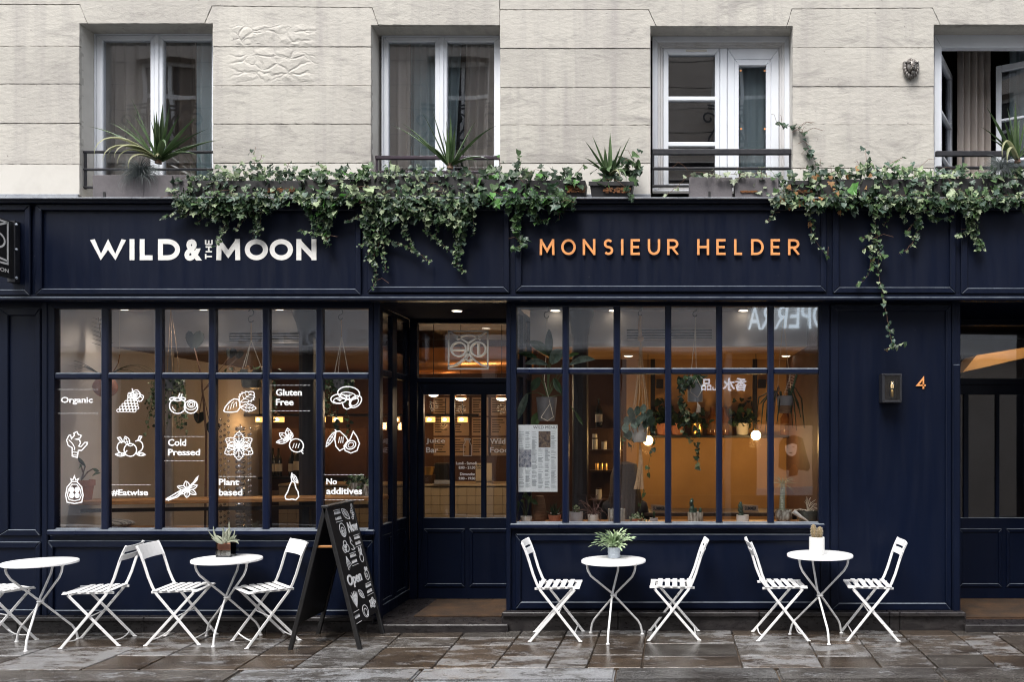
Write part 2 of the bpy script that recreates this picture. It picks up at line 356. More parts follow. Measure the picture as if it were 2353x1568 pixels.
# ------------------------------------------------------------------ mesh helpers
PW = {}
class G:
    def __init__(s): s.V = []; s.F = []
    def add(s, verts, faces):
        k = len(s.V); s.V += [tuple(v) for v in verts]; s.F += [tuple(i + k for i in f) for f in faces]
    def box(s, x0, x1, y0, y1, z0, z1):
        x0, x1 = sorted((x0, x1)); y0, y1 = sorted((y0, y1)); z0, z1 = sorted((z0, z1))
        s.add([(x0, y0, z0), (x1, y0, z0), (x1, y1, z0), (x0, y1, z0), (x0, y0, z1), (x1, y0, z1), (x1, y1, z1), (x0, y1, z1)],
              [(0, 3, 2, 1), (4, 5, 6, 7), (0, 1, 5, 4), (1, 2, 6, 5), (2, 3, 7, 6), (3, 0, 4, 7)])
        return s
    def prism(s, pts, y0, y1):                       # polygon in XZ, extruded along Y
        k = len(pts)
        s.add([(p[0], y0, p[1]) for p in pts] + [(p[0], y1, p[1]) for p in pts],
              [tuple(range(k)), tuple(range(2 * k - 1, k - 1, -1))] + [(i, i + k, (i + 1) % k + k, (i + 1) % k) for i in range(k)])
        return s
    def slab(s, pts, z0, zf):                        # polygon in XY, top height zf(x, y)
        k = len(pts)
        s.add([(p[0], p[1], z0) for p in pts] + [(p[0], p[1], zf(p[0], p[1])) for p in pts],
              [tuple(range(k - 1, -1, -1)), tuple(range(k, 2 * k))] + [(i, (i + 1) % k, (i + 1) % k + k, i + k) for i in range(k)])
        return s
    def ribbon(s, pts, w, y0, y1, closed=False, clamp=None):   # a stroke of width w in XZ, extruded along Y
        pts = [Vector((p[0], p[1])) for p in pts]
        n = len(pts)
        if n < 2: return s
        L, Rr = [], []
        for i in range(n):
            if closed: a, c = pts[(i - 1) % n], pts[(i + 1) % n]
            else: a, c = pts[max(i - 1, 0)], pts[min(i + 1, n - 1)]
            d1 = (pts[i] - a); d2 = (c - pts[i])
            if d1.length < 1e-9: d1 = d2
            if d2.length < 1e-9: d2 = d1
            if d1.length < 1e-9: d1 = d2 = Vector((1, 0))
            d1 = d1.normalized(); d2 = d2.normalized()
            n1 = Vector((-d1.y, d1.x)); n2 = Vector((-d2.y, d2.x))
            m = n1 + n2
            m = n1 if m.length < 1e-6 else m.normalized()
            k = min(1.0 / max(0.3, m.dot(n1)), 2.6)
            L.append(pts[i] + m * (w / 2 * k)); Rr.append(pts[i] - m * (w / 2 * k))
        if clamp:
            for q in L + Rr: q.y = min(max(q.y, clamp[0]), clamp[1])
        V = []
        for a, c in zip(L, Rr): V += [(a.x, y0, a.y), (c.x, y0, c.y), (c.x, y1, c.y), (a.x, y1, a.y)]
        F = []
        for i in range(n if closed else n - 1):
            j = (i + 1) % n
            for e in range(4): F.append((4 * i + e, 4 * j + e, 4 * j + (e + 1) % 4, 4 * i + (e + 1) % 4))
        if not closed: F += [(0, 1, 2, 3), (4 * n - 1, 4 * n - 2, 4 * n - 3, 4 * n - 4)]
        s.add(V, F); return s
    def tube(s, path, r, n=6, cap=True):
        path = [Vector(p) for p in path]; k = len(path)
        rs = r if isinstance(r, (list, tuple)) else [r] * k
        up = None; V = []
        for i, p in enumerate(path):
            d = (path[min(i + 1, k - 1)] - path[max(i - 1, 0)])
            d = d.normalized() if d.length > 1e-9 else Vector((0, 0, 1))
            if up is None:
                up = d.cross(Vector((0, 0, 1)))
                if up.length < 1e-3: up = d.cross(Vector((1, 0, 0)))
            else: up = up - d * up.dot(d)
            if up.length < 1e-6: up = d.orthogonal()
            up = up.normalized(); q = d.cross(up)
            for j in range(n):
                a = 2 * math.pi * j / n
                V.append(p + (up * math.cos(a) + q * math.sin(a)) * rs[i])
        F = []
        for i in range(k - 1):
            for j in range(n): F.append((i * n + j, i * n + (j + 1) % n, (i + 1) * n + (j + 1) % n, (i + 1) * n + j))
        if cap: F += [tuple(range(n - 1, -1, -1)), tuple(range((k - 1) * n, k * n))]
        s.add(V, F); return s
    def lathe(s, prof, c=(0, 0, 0), n=20, sx=1.0, sy=1.0):      # profile of (radius, z), closed top and bottom
        V = []; k = len(prof)
        for r, z in prof:
            for j in range(n):
                a = 2 * math.pi * j / n
                V.append((c[0] + r * math.cos(a) * sx, c[1] + r * math.sin(a) * sy, c[2] + z))
        F = []
        for i in range(k - 1):
            for j in range(n): F.append((i * n + j, i * n + (j + 1) % n, (i + 1) * n + (j + 1) % n, (i + 1) * n + j))
        F += [tuple(range(n - 1, -1, -1)), tuple(range((k - 1) * n, k * n))]
        s.add(V, F); return s
    def ball(s, c, rx, ry=None, rz=None, n=12, m=8, rib=0.0, ribs=10):
        ry = ry or rx; rz = rz or rx; V = []
        for i in range(1, m):
            t = math.pi * i / m
            for j in range(n):
                a = 2 * math.pi * j / n; k = math.sin(t) * (1 + rib * math.cos(ribs * a))
                V.append((c[0] + rx * k * math.cos(a), c[1] + ry * k * math.sin(a), c[2] + rz * math.cos(t)))
        V += [(c[0], c[1], c[2] + rz), (c[0], c[1], c[2] - rz)]
        F = []
        for i in range(m - 2):
            for j in range(n): F.append((i * n + j, (i + 1) * n + j, (i + 1) * n + (j + 1) % n, i * n + (j + 1) % n))
        T = len(V) - 2
        for j in range(n):
            F.append((T, j, (j + 1) % n)); F.append((T + 1, (m - 2) * n + (j + 1) % n, (m - 2) * n + j))
        s.add(V, F); return s
    def blade(s, base, az, el, length, width, droop, segs=6, fold=0.25, taper=0.25, twist=0.0):   # a strap leaf, with thickness from its fold
        V = []; F = []
        p = Vector(base); e = el
        side0 = Vector((-math.sin(az), math.cos(az), 0))
        for i in range(segs + 1):
            t = i / segs
            w = width * (taper + (1 - taper) * math.sin(math.pi * min(1, (t * 0.85 + 0.15)) ** 0.8)) * (1 - t ** 4) + 0.0004
            d = Vector((math.cos(az) * math.cos(e), math.sin(az) * math.cos(e), math.sin(e)))
            nrm = side0.cross(d)
            V += [p - side0 * w / 2 + nrm * w * fold, p, p + side0 * w / 2 + nrm * w * fold]
            p = p + d * (length / segs); e -= droop / segs * (0.4 + 1.2 * t)
        for i in range(segs):
            a = 3 * i
            F += [(a, a + 1, a + 4, a + 3), (a + 1, a + 2, a + 5, a + 4)]
        s.add(V, F); return s
    def build(s, name, mat, parent=None, bevel=0.0, smooth=False, kind=None, label=None, cat=None, group=None, nseg=1):
        me = bpy.data.meshes.new(name)
        org = Vector((0, 0, 0))
        if parent is not None: org = PW[parent.name]
        elif s.V:
            xs = [v[0] for v in s.V]; ys = [v[1] for v in s.V]; zs = [v[2] for v in s.V]
            org = Vector(((min(xs) + max(xs)) / 2, (min(ys) + max(ys)) / 2, min(zs)))
        me.from_pydata([(v[0] - org[0], v[1] - org[1], v[2] - org[2]) for v in s.V], [], s.F)
        finish(me, mat, bevel, smooth, nseg)
        return link(name, me, parent, org, kind, label, cat, group)
def finish(me, mat, bevel=0.0, smooth=False, nseg=1, recalc=True):
    if recalc or bevel:
        bm = bmesh.new(); bm.from_mesh(me)
        if recalc: bmesh.ops.recalc_face_normals(bm, faces=bm.faces)
        if bevel:
            ed = [e for e in bm.edges if len(e.link_faces) == 2 and e.calc_face_angle(0) > 0.6]
            bmesh.ops.bevel(bm, geom=ed, offset=bevel, offset_type='OFFSET', segments=nseg, affect='EDGES', clamp_overlap=True)
        bm.to_mesh(me); bm.free()
    if mat: me.materials.append(MAT[mat])
    if smooth:
        for p in me.polygons: p.use_smooth = True
        try: me.set_sharp_from_angle(angle=R(50))
        except Exception: pass
def tag(o, kind=None, label=None, cat=None, group=None):
    if kind: o['kind'] = kind
    if label: o['label'] = label
    if cat: o['category'] = cat
    if group: o['group'] = group
    return o
def link(name, data, parent, org, kind=None, label=None, cat=None, group=None):
    o = bpy.data.objects.new(name, data); COL.objects.link(o)
    if parent is not None: o.parent = parent; PW[o.name] = PW[parent.name]
    else: o.location = org; PW[o.name] = Vector(org)
    return tag(o, kind, label, cat, group)
def thing(name, label, cat, loc=(0, 0, 0), group=None):
    return link(name, None, None, Vector(loc), None, label, cat, group)
def copy_tree(o, parent=None):
    c = o.copy(); COL.objects.link(c)
    if parent is not None: c.parent = parent
    for ch in list(o.children): copy_tree(ch, c)
    return c
def pbox(px0, px1, py0, py1, Yf, depth, g=None):     # a box whose front face covers these photo pixels at depth Yf
    g = g or G()
    return g.box(PX(px0, Yf), PX(px1, Yf), Yf, Yf + depth, PZ(py1, Yf), PZ(py0, Yf))
def text_mesh(body, x0, x1, z0, z1, y0, y1, bold=0.0, font_spacing=1.0):
    """Outline text filled and extruded, fitted into the box, as vertex and face lists."""
    cu = bpy.data.curves.new("text", 'FONT'); cu.body = body; cu.size = 1.0; cu.extrude = 0.05; cu.offset = bold
    cu.resolution_u = 3; cu.space_character = font_spacing
    ob = bpy.data.objects.new("text", cu); COL.objects.link(ob)
    me = bpy.data.meshes.new_from_object(ob.evaluated_get(bpy.context.evaluated_depsgraph_get()))
    bpy.data.objects.remove(ob); bpy.data.curves.remove(cu)
    V = [v.co.copy() for v in me.vertices]; F = [tuple(p.vertices) for p in me.polygons]
    bpy.data.meshes.remove(me)
    if not V: return [], []
    ax, bx = min(v.x for v in V), max(v.x for v in V); ay, by = min(v.y for v in V), max(v.y for v in V)
    az, bz = min(v.z for v in V), max(v.z for v in V)
    f = lambda t, a, b, c, d: c + (t - a) / max(b - a, 1e-6) * (d - c)
    return [(f(v.x, ax, bx, x0, x1), f(v.z, az, bz, y1, y0), f(v.y, ay, by, z0, z1)) for v in V], F
def ptext(g, body, px0, px1, py0, py1, Y, t=0.0015, bold=0.02):
    V, F = text_mesh(body, PX(px0, Y), PX(px1, Y), PZ(py1, Y), PZ(py0, Y), Y - t, Y, bold)
    g.add(V, F); return g
def ell(cx, cy, rx, ry, a0=0, a1=360, rot=0, n=18):
    out = []; full = abs(a1 - a0) >= 360
    for i in range(n if full else n + 1):
        a = R(a0 + (a1 - a0) * i / n); x, y = rx * math.cos(a), ry * math.sin(a); c, s_ = math.cos(R(rot)), math.sin(R(rot))
        out.append((cx + x * c - y * s_, cy + x * s_ + y * c))
    return out
# ================================================================== the building
YW, YF, YS, YG = 0.30, 0.0, 0.15, 0.186            # upper wall, fascia, shopfront frames, shop glass
bld = thing('building', 'cream stone terrace building with navy blue shopfronts on its ground floor', 'building', (0, 0.6, 0))

# ---- upper wall: stone courses, each block cut by itself
HOLES = [(183, 488, 54), (853, 1148, 58), (1495, 1821, 60), (2146.5, 2480, 57)]
def jag(pts, amp, step=9):
    out = []; k = len(pts)
    for i in range(k):
        a, b = Vector(pts[i]), Vector(pts[(i + 1) % k]); d = b - a; n = max(1, int(d.length / step))
        for j in range(n):
            p = a + d * (j / n)
            if j: p = p + Vector((-d.y, d.x)).normalized() * random.uniform(-amp, amp)
            out.append(p)
    return out
def inset(pts, k):                                   # pull every corner of a roughly convex polygon towards its inside
    n = len(pts); out = []
    area = sum(pts[i][0] * pts[(i + 1) % n][1] - pts[(i + 1) % n][0] * pts[i][1] for i in range(n))
    sg = 1 if area > 0 else -1
    for i in range(n):
        a, b, c = Vector(pts[i - 1]), Vector(pts[i]), Vector(pts[(i + 1) % n])
        n1 = Vector((-(b - a).y, (b - a).x)).normalized() * sg; n2 = Vector((-(c - b).y, (c - b).x)).normalized() * sg
        m = (n1 + n2); m = m / max(0.35, m.dot(n1)) if m.length > 1e-6 else n1
        out.append((b.x + m.x * k, b.y + m.y * k))
    return out
def block(pts, mat='stone', name='stone_block', jy=0.0, k=None):
    q = jag(inset(pts, k or random.uniform(.42, .80)), 0.46, 7)
    g = G(); yf = YW + jy
    g.prism([(PX(p.x, YW), PZ(p.y, YW)) for p in q], yf, YW + 0.06)
    return g.build(name, mat, bld, bevel=0.003)
block([(-760, -120), (1148.2, -120), (1148.2, 58), (869, 57), (855, 17.5), (487, 13), (470, 54), (201, 54), (183, 10), (-760, 8)], name='lintel')
block([(1148.2, -120), (3100, -120), (3100, 57), (2161, 57), (2143, 18), (1820, 20), (1808, 60), (1508, 60), (1490, 21.5), (1148.2, 22)], name='lintel')
SECT = [(-760, 183, [9, 106, 193, 283.6, 377, 449]), (488, 853, [15, 107, 196.5, 285, 375, 449]),
        (1148.2, 1495, [22, 111, 201, 287, 375.5, 449]), (1821, 2146.5, [19, 109.5, 199, 287, 387, 449]), (2480, 3100, [58, 110, 199, 287, 387, 449])]
for si, (xa, xb, ys) in enumerate(SECT):
    for ri in range(5):
        ta = tb = ys[ri]; a, b_ = xa, xb
        pts = [(xa, ys[ri] + random.uniform(-.5, .5)), (xb, ys[ri] + random.uniform(-.5, .5)), (xb, ys[ri + 1]), (xa, ys[ri + 1])]
        if ri == 0:                                  # the top course runs under the splayed joints of the lintels
            if si == 0: pts = [(-760, 8), (183, 10), (201, 54), (183, 54), (183, ys[1]), (-760, ys[1])]
            if si == 1: pts = [(487, 13), (855, 17.5), (869, 58), (853, 58), (853, ys[1]), (488, ys[1]), (488, 54), (470, 54)]
            if si == 2: pts = [(1148.2, 22), (1490, 21.5), (1508, 60), (1495, 60), (1495, ys[1]), (1148.2, ys[1])]
            if si == 3: pts = [(1820, 20), (2143, 18), (2161, 57), (2146.5, 57), (2146.5, ys[1]), (1821, ys[1]), (1821, 60), (1808, 60)]
        block(pts, 'stone_white' if ri == 4 else 'stone', jy=random.uniform(-.003, .003))
# mortar sheets behind the joints, and the wall's core with its window reveals
for (xa, xb, ys) in SECT:
    G().box(PX(xa + 6 if xa > 0 else xa, YW), PX(xb - 6, YW), YW + 0.012, YW + 0.03, 3.7, PZ(-110, YW)).build('mortar', 'mortar_dark', bld)
    G().box(PX(xa + .5, YW), PX(xb - .5, YW), YW + 0.031, 0.60, 3.66, PZ(-118, YW)).build('wall_core', 'stone_white', bld)
for (xa, xb, yt) in HOLES:
    G().box(PX(xa - 15, YW), PX(xb + 15, YW), YW + 0.012, YW + 0.03, PZ(yt - 6, YW), PZ(-110, YW)).build('mortar', 'mortar_dark', bld)
    G().box(PX(xa - .4, YW), PX(xb + .4, YW), YW + 0.031, 0.60, PZ(yt - .5, YW), PZ(-118, YW)).build('reveal_head', 'stone', bld)
    G().box(PX(xa - .4, YW), PX(xb + .4, YW), YW, 0.60, 3.66, PZ(452, YW) - 0.03).build('window_sill', 'stone', bld)
for px_ in ((-760, 183), (488, 853), (1148.2, 1495), (1821, 2146.5), (2480, 3100)):
    G().box(PX(px_[0], YW), PX(px_[1], YW), YW - 0.02, YW - 0.003, PZ(452, YW) - .02, PZ(447, YW)).build('flashing', 'zinc', bld, bevel=0.003)

# ---- fascia
def ring(o, i, Yf, depth, g=None):
    g = g or G()
    xs = [PX(o[0], Yf), PX(i[0], Yf), PX(i[1], Yf), PX(o[1], Yf)]; zs = [PZ(o[3], Yf), PZ(i[3], Yf), PZ(i[2], Yf), PZ(o[2], Yf)]
    O = [(xs[0], zs[0]), (xs[3], zs[0]), (xs[3], zs[3]), (xs[0], zs[3])]; I = [(xs[1], zs[1]), (xs[2], zs[1]), (xs[2], zs[2]), (xs[1], zs[2])]
    for k in range(4):
        j = (k + 1) % 4
        q = [O[k], O[j], I[j], I[k]]
        g.prism(q, Yf, Yf + depth)
    return g
def panel_frame(o, i, Yf, depth, parent, name='panel_frame', mat='navy', bevel=0.006):
    return ring(o, i, Yf, depth).build(name, mat, parent, bevel=bevel)
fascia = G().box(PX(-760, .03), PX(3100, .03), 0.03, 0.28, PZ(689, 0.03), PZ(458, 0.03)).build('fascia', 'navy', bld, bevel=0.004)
G().box(PX(-760, -.06), PX(3100, -.06), -0.065, 0.30, PZ(456.6, -.06), PZ(453.4, -.06)).build('ledge_cap', 'zinc', fascia, bevel=0.003)
G().box(PX(-760, -.03), PX(3100, -.03), -0.035, 0.05, PZ(466.5, -.03), PZ(457.2, -.03)).build('cornice', 'navy', fascia, bevel=0.006)
G().box(PX(-760, -.01), PX(3100, -.01), -0.014, 0.06, PZ(690.5, -.01), PZ(682.5, -.01)).build('lower_moulding', 'navy', fascia, bevel=0.008)
for (a, b_, c, d) in [(-740, 68.5, 470, 679), (80, 829, 470, 677), (843.5, 1170, 470, 672.5), (1183, 1900, 470, 670.5), (1914, 2197, 470, 673.5), (2209, 2515, 470, 675.5), (2530, 3090, 470, 675.5)]:
    panel_frame((a, b_, c, d), (a + 14.5, b_ - 13, c + 13, d - 13.5), 0.0, 0.03, fascia)
SOF = PZ(690, 0)                                     # underside of the fascia
G().box(PX(-760, 0), PX(3100, 0), 0.012, 0.62, SOF + .004, SOF + 0.05).build('soffit', 'navy', fascia)

# ---- piers and boards of the shopfront
def board(px0, px1, py0, py1, Yf, depth, parent, name, mat='navy', bevel=0.004):
    return pbox(px0, px1, py0, py1, Yf, depth).build(name, mat, parent, bevel=bevel)
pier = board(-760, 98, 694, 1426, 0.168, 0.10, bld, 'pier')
panel_frame((-5, 92, 708, 1232), (18, 80, 725, 1218), 0.148, 0.02, pier)
panel_frame((-740, 92, 1246, 1420), (-138, 80, 1261, 1402), 0.148, 0.02, pier)
board(95, 108, 694, 1426, 0.140, 0.12, pier, 'pier_edge', bevel=0.006)
pier2 = board(1893, 2200, 694, 1412, 0.168, 0.10, bld, 'pier')
panel_frame((1909, 2187, 701, 1404), (1927.5, 2174, 714, 1387), 0.148, 0.02, pier2, bevel=0.007)
board(1886, 1906.5, 694, 1412, 0.146, 0.12, pier2, 'pier_edge', bevel=0.006)
board(2188.5, 2200, 694, 1412, 0.146, 0.12, pier2, 'pier_edge', bevel=0.005)
XE = PX(2207, YS)                                    # left side of the second doorway
G().box(PX(2198, YS), XE, YS - .004, 1.30, 0.10, SOF).build('door_jamb', 'navy', pier2, bevel=0.005)
board(2191, 2206, 838, 1412, 0.128, 0.05, pier2, 'corner_guard', bevel=0.004)

# ---- the two shop windows
def shop_window(outer, cols, rows, sill, apron, label):
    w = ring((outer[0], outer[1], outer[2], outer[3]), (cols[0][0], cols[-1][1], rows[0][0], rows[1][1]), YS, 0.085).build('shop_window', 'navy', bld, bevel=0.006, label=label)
    for a, b_ in zip(cols[:-1], cols[1:]):
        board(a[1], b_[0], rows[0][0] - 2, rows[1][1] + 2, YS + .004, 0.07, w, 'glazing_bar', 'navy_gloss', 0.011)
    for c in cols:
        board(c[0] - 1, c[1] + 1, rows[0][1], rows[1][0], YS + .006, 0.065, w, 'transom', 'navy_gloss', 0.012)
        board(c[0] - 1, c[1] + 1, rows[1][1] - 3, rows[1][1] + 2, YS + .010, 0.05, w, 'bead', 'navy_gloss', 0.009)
        for r_ in rows:
            pbox(c[0] - 3, c[1] + 3, r_[0] - 3, r_[1] + 3, YG, 0.006).build('pane', 'glass', w)
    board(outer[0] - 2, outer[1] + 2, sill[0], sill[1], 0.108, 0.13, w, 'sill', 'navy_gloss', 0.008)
    board(outer[0], outer[1], sill[1], apron[3] + 3, 0.172, 0.10, w, 'apron')
    panel_frame(apron, (apron[0] + 12.5, apron[1] - 13, apron[2] + 16.5, apron[3] - 16.5), 0.148, 0.026, w, bevel=0.007)
    return w
COLS1 = [(124.7, 230.8), (247.4, 354.2), (370.8, 478), (494, 601.7), (618, 724.6), (740.6, 846.5)]
COLS2 = [(1186, 1292), (1306.6, 1409.5), (1425, 1528), (1542.7, 1645.6), (1660, 1764), (1778.7, 1881.6)]
win1 = shop_window((108, 857, 694, 1219), COLS1, [(709, 856.5), (872, 1217.5)], (1219, 1231), (108, 856, 1243, 1420), 'navy shop window with white fruit drawings on its panes')
win2 = shop_window((1173, 1894, 694, 1205), COLS2, [(704, 845.7), (860, 1203)], (1204.5, 1215.6), (1184, 1885, 1228, 1401), 'navy shop window with a menu sheet and hanging plants behind its panes')
board(857.5, 872, 694, 1428, 0.135, 0.10, win1, 'corner_post', bevel=0.010)
board(1163, 1173, 694, 1412, 0.140, 0.10, win2, 'corner_post', bevel=0.006)

# ---- plinth under the shopfronts
def plinth(px0, px1, ytop, ynose, joints, xr=None):
    p = G().box(PX(px0, .11), PX(px1, .11), 0.115, 0.30, gz(-5) - .05, PZ(ytop, .07) - .03).build('plinth', 'granite_black', bld)
    e = [px0] + joints + [px1]
    for a, b_ in zip(e[:-1], e[1:]):
        G().box(PX(a + .6, .08), PX(b_ - .6, .08), 0.08, 0.125, -.06, PZ(ynose, .06) - .002).build('plinth_stone', 'granite_black', p, bevel=0.006)
        G().box(PX(a + .4, .055), PX(b_ - .4, .055), 0.052 + random.uniform(-.003, .003), 0.16, PZ(ynose, .055), PZ(ytop, .055)).build('ledge_stone', 'granite_black', p, bevel=0.007)
    return p
plinth(-760, 857, 1420, 1430, [40, 330, 610])
plinth(1153, 2220, 1408.5, 1419, [1420, 1745, 2044, 2068])

# ---- first doorway: side screen, door, step
XL, XR, YD = PX(857, YS), PX(1165, YS), 1.27
def yy(px): return CAMY + (XL) * FP / (px - VX)      # depth on the side screen for a pixel column
scr = G().box(XL - .055, XL, 0.19, YD, 0.05, 0.16).build('side_screen', 'navy', bld, bevel=0.004)
for (ya, yb) in [(0.19, 0.385), (0.72, 0.865), (1.19, YD)]:
    G().box(XL - .05, XL - .004, ya, yb, 0.16, SOF).build('screen_post', 'navy', scr, bevel=0.005)
for (ya, yb) in [(0.385, 0.72), (0.865, 1.19)]:
    G().box(XL - .05, XL - .006, ya, yb, 2.885, SOF).build('screen_rail', 'navy', scr)
    G().box(XL - .05, XL - .006, ya, yb, 2.29, 2.35).build('screen_rail', 'navy', scr, bevel=0.006)
    G().box(XL - .032, XL - .026, ya, yb, 2.34, 2.89).build('pane', 'glass', scr)
    G().box(XL - .032, XL - .026, ya, yb, 0.90, 2.30).build('pane', 'glass', scr)
    G().box(XL - .05, XL - .006, ya, yb, 0.80, 0.905).build('screen_rail', 'navy', scr, bevel=0.006)
    G().box(XL - .04, XL - .02, ya, yb, 0.16, 0.80).build('screen_panel', 'navy', scr)
    g = G()
    for (a, b2, c, d) in [(ya, yb, .16, .20), (ya, yb, .76, .80), (ya, ya + .04, .20, .76), (yb - .04, yb, .20, .76)]: g.box(XL - .021, XL - .010, a, b2, c, d)
    g.build('panel_moulding', 'navy', scr, bevel=0.003)
scr2 = G().box(XR + .004, XR + .05, 0.24, YD, 0.05, 0.90).build('side_screen', 'navy', bld, bevel=0.004)
for (ya, yb) in [(0.235, 0.385), (0.72, 0.865), (1.19, YD)]:
    G().box(XR + .004, XR + .05, ya, yb, 0.90, SOF).build('screen_post', 'navy', scr2, bevel=0.005)
for (ya, yb) in [(0.385, 0.72), (0.865, 1.19)]:
    G().box(XR + .006, XR + .05, ya, yb, 2.29, 2.35).build('screen_rail', 'navy', scr2, bevel=0.005)
    G().box(XR + .006, XR + .05, ya, yb, 2.885, SOF).build('screen_rail', 'navy', scr2)
    G().box(XR + .026, XR + .032, ya, yb, 2.34, 2.89).build('pane', 'glass', scr2)
    G().box(XR + .026, XR + .032, ya, yb, 0.90, 2.30).build('pane', 'glass', scr2)
def door(px0, px1, panes, xl, xr, label):
    d = ring((px0, px1, 878, 1377), (panes[0][0], panes[-1][1], 907.5, 1190.6), YD, 0.05).build('shop_door', 'navy', bld, bevel=0.005, label=label)
    for a, b_ in zip(panes[:-1], panes[1:]): board(a[1], b_[0], 906, 1192, YD + .004, 0.04, d, 'glazing_bar', bevel=0.005)
    for a in panes: pbox(a[0] - 2, a[1] + 2, 905, 1192, YD + .022, 0.006).build('pane', 'glass', d)
    for a, b_ in [(px0 + 14, (px0 + px1) / 2 - 5), ((px0 + px1) / 2 + 5, px1 - 14)]:
        panel_frame((a, b_, 1216, 1350), (a + 8, b_ - 8, 1224, 1342), YD - .012, 0.014, d, bevel=0.004)
    return d
fr = G()
fr.box(XL, PX(959, YD), YD - .02, YD + .07, 0.05, SOF); fr.box(PX(1187, YD), XR + .004, YD - .02, YD + .07, 0.05, SOF)
fr.box(PX(959, YD), PX(1187, YD), YD - .02, YD + .07, PZ(880, YD), PZ(869, YD)); fr.box(PX(959, YD), PX(1187, YD), YD - .02, YD + .07, PZ(744, YD), SOF)
fr.build('door_frame', 'navy', bld, bevel=0.005)
toplight = pbox(957, 1189, 742, 871, YD + .022, 0.006).build('fanlight', 'glass', bld)
door1 = door(960, 1186, [(973, 1032.7), (1044, 1105), (1116.5, 1174)], XL, XR, 'navy double-glazed shop door with opening hours lettered on the glass')
G().box(XL, XR + .004, 0.19, YD + .05, SOF - .001, SOF + .003).build('doorway_ceiling', 'navy_matt', bld)
g = G(); g.box(XL - .02, XR + .03, 0.03, 0.29, -.05, 0.063)
stepo = g.build('door_step', 'granite_black', bld, bevel=0.008)
G().box(XL - .02, XR + .03, 0.294, YD + .1, -.05, 0.060).build('threshold', 'granite_black', stepo)
mat1 = G().box(PX(960, .5), XR - .09, 0.36, 1.17, 0.060, 0.075).build('doormat', 'coir', bevel=0.004, label='brown coir doormat sunk in the recess before the shop door', cat='doormat')

# ---- second doorway at the right edge
fr = G(); XR2 = PX(2440, YD)
fr.box(XE, PX(2190, YD), YD - .02, YD + .07, 0.05, SOF); fr.box(PX(2425, YD), XR2 + .3, YD - .02, YD + .07, 0.05, SOF)
fr.box(PX(2190, YD), PX(2425, YD), YD - .02, YD + .07, PZ(885, YD), PZ(870, YD)); fr.box(PX(2190, YD), PX(2425, YD), YD - .02, YD + .07, PZ(748, YD), SOF)
fr.build('door_frame', 'navy', bld, bevel=0.005)
pbox(2188, 2427, 746, 872, YD + .022, 0.006).build('fanlight', 'glass', bld)
door(2190, 2425, [(2203, 2214), (2226, 2288), (2297, 2358), (2367, 2410)], XE, XR2, 'dark panelled door with tall narrow panes at the right edge')
G().box(XE, XR2, 0.02, 0.28, -.05, 0.063).build('door_step', 'granite_black', bld, bevel=0.008)
G().box(XE, XR2, 0.284, YD + .1, -.05, 0.060).build('threshold', 'wood_dark', bld)
G().box(XE + .04, XR2 - .1, 0.31, 1.2, 0.060, 0.074).build('doormat', 'coir', bevel=0.004, label='brown coir doormat in the doorway at the right edge', cat='doormat')
G().box(XE, XR2 + .3, 0.19, YD + .05, SOF - .001, SOF + .003).build('doorway_ceiling', 'navy_matt', bld)

pier3 = G().box(XR2, PX(3100, YS), 0.168, 0.30, 0.0, SOF).build('pier', 'navy', bld, bevel=0.004)
q0 = VX + XR2 / sc(YS)
panel_frame((q0 + 10, 3090, 712, 1404), (q0 + 26, 3076, 726, 1387), 0.148, 0.02, pier3, bevel=0.007)
G().box(XR2, XR2 + .03, 0.28, YD, 0.0, SOF).build('door_jamb', 'navy', pier3)
plinth(q0 + 2, 3100, 1408.5, 1419, [])
G().box(XR2 + .03, 8.0, 0.31, 0.40, -.1, 3.6).build('interior_wall', 'room_dark', bld)

# ---- rooms behind the shopfront
ZC, ZL = 2.985, 2.63                                 # front ceiling, lower ceiling behind the bulkhead
XA, XB = -5.62, 1.42                                 # outer walls of the shop
YB1, YB2 = 4.6, 2.6                                  # back walls of the left and right room
XM = XR + .06
def room(name, mat, *b): return G().box(*b).build(name, mat, bld)
room('interior_wall', 'wall_pale', XA - .08, XA, 0.26, YB1, 0.0, 3.1)
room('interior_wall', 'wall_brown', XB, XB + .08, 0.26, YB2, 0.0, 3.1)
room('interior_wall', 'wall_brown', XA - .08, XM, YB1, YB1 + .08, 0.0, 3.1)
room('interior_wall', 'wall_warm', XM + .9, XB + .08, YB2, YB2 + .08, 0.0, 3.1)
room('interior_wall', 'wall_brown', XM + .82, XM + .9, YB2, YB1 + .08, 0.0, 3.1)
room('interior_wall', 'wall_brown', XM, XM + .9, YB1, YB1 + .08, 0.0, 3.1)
room('interior_ceiling', 'ceiling_paint', XA - .08, XB + .08, YD + .08, YB1 + .1, 3.08, 3.14)
room('interior_ceiling', 'ceiling_paint', XA - .08, XL - .06, 0.28, YD + .08, ZC, 3.08)
room('interior_ceiling', 'ceiling_paint', XR + .06, XB + .08, 0.28, YD + .08, ZC, 3.08)
room('bulkhead', 'ceiling_paint', XA, XL - .35, 1.10, 1.2, ZL, ZC)
room('bulkhead', 'ceiling_paint', XR + .06, XB, 1.10, 1.2, ZL, ZC)
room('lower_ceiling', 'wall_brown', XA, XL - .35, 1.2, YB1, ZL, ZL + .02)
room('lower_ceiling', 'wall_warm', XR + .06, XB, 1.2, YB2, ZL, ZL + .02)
room('interior_floor', 'floor_dark', XA - .08, XB + .08, 0.24, YB1 + .08, 0.0, 0.055)
room('interior_wall', 'room_dark2', XE + .4, XR2 + .8, 4.0, 4.08, 0.0, 3.1)
room('interior_wall', 'wall_brown', XE - .3, XE - .22, 1.4, 4.08, 0.0, 3.1)
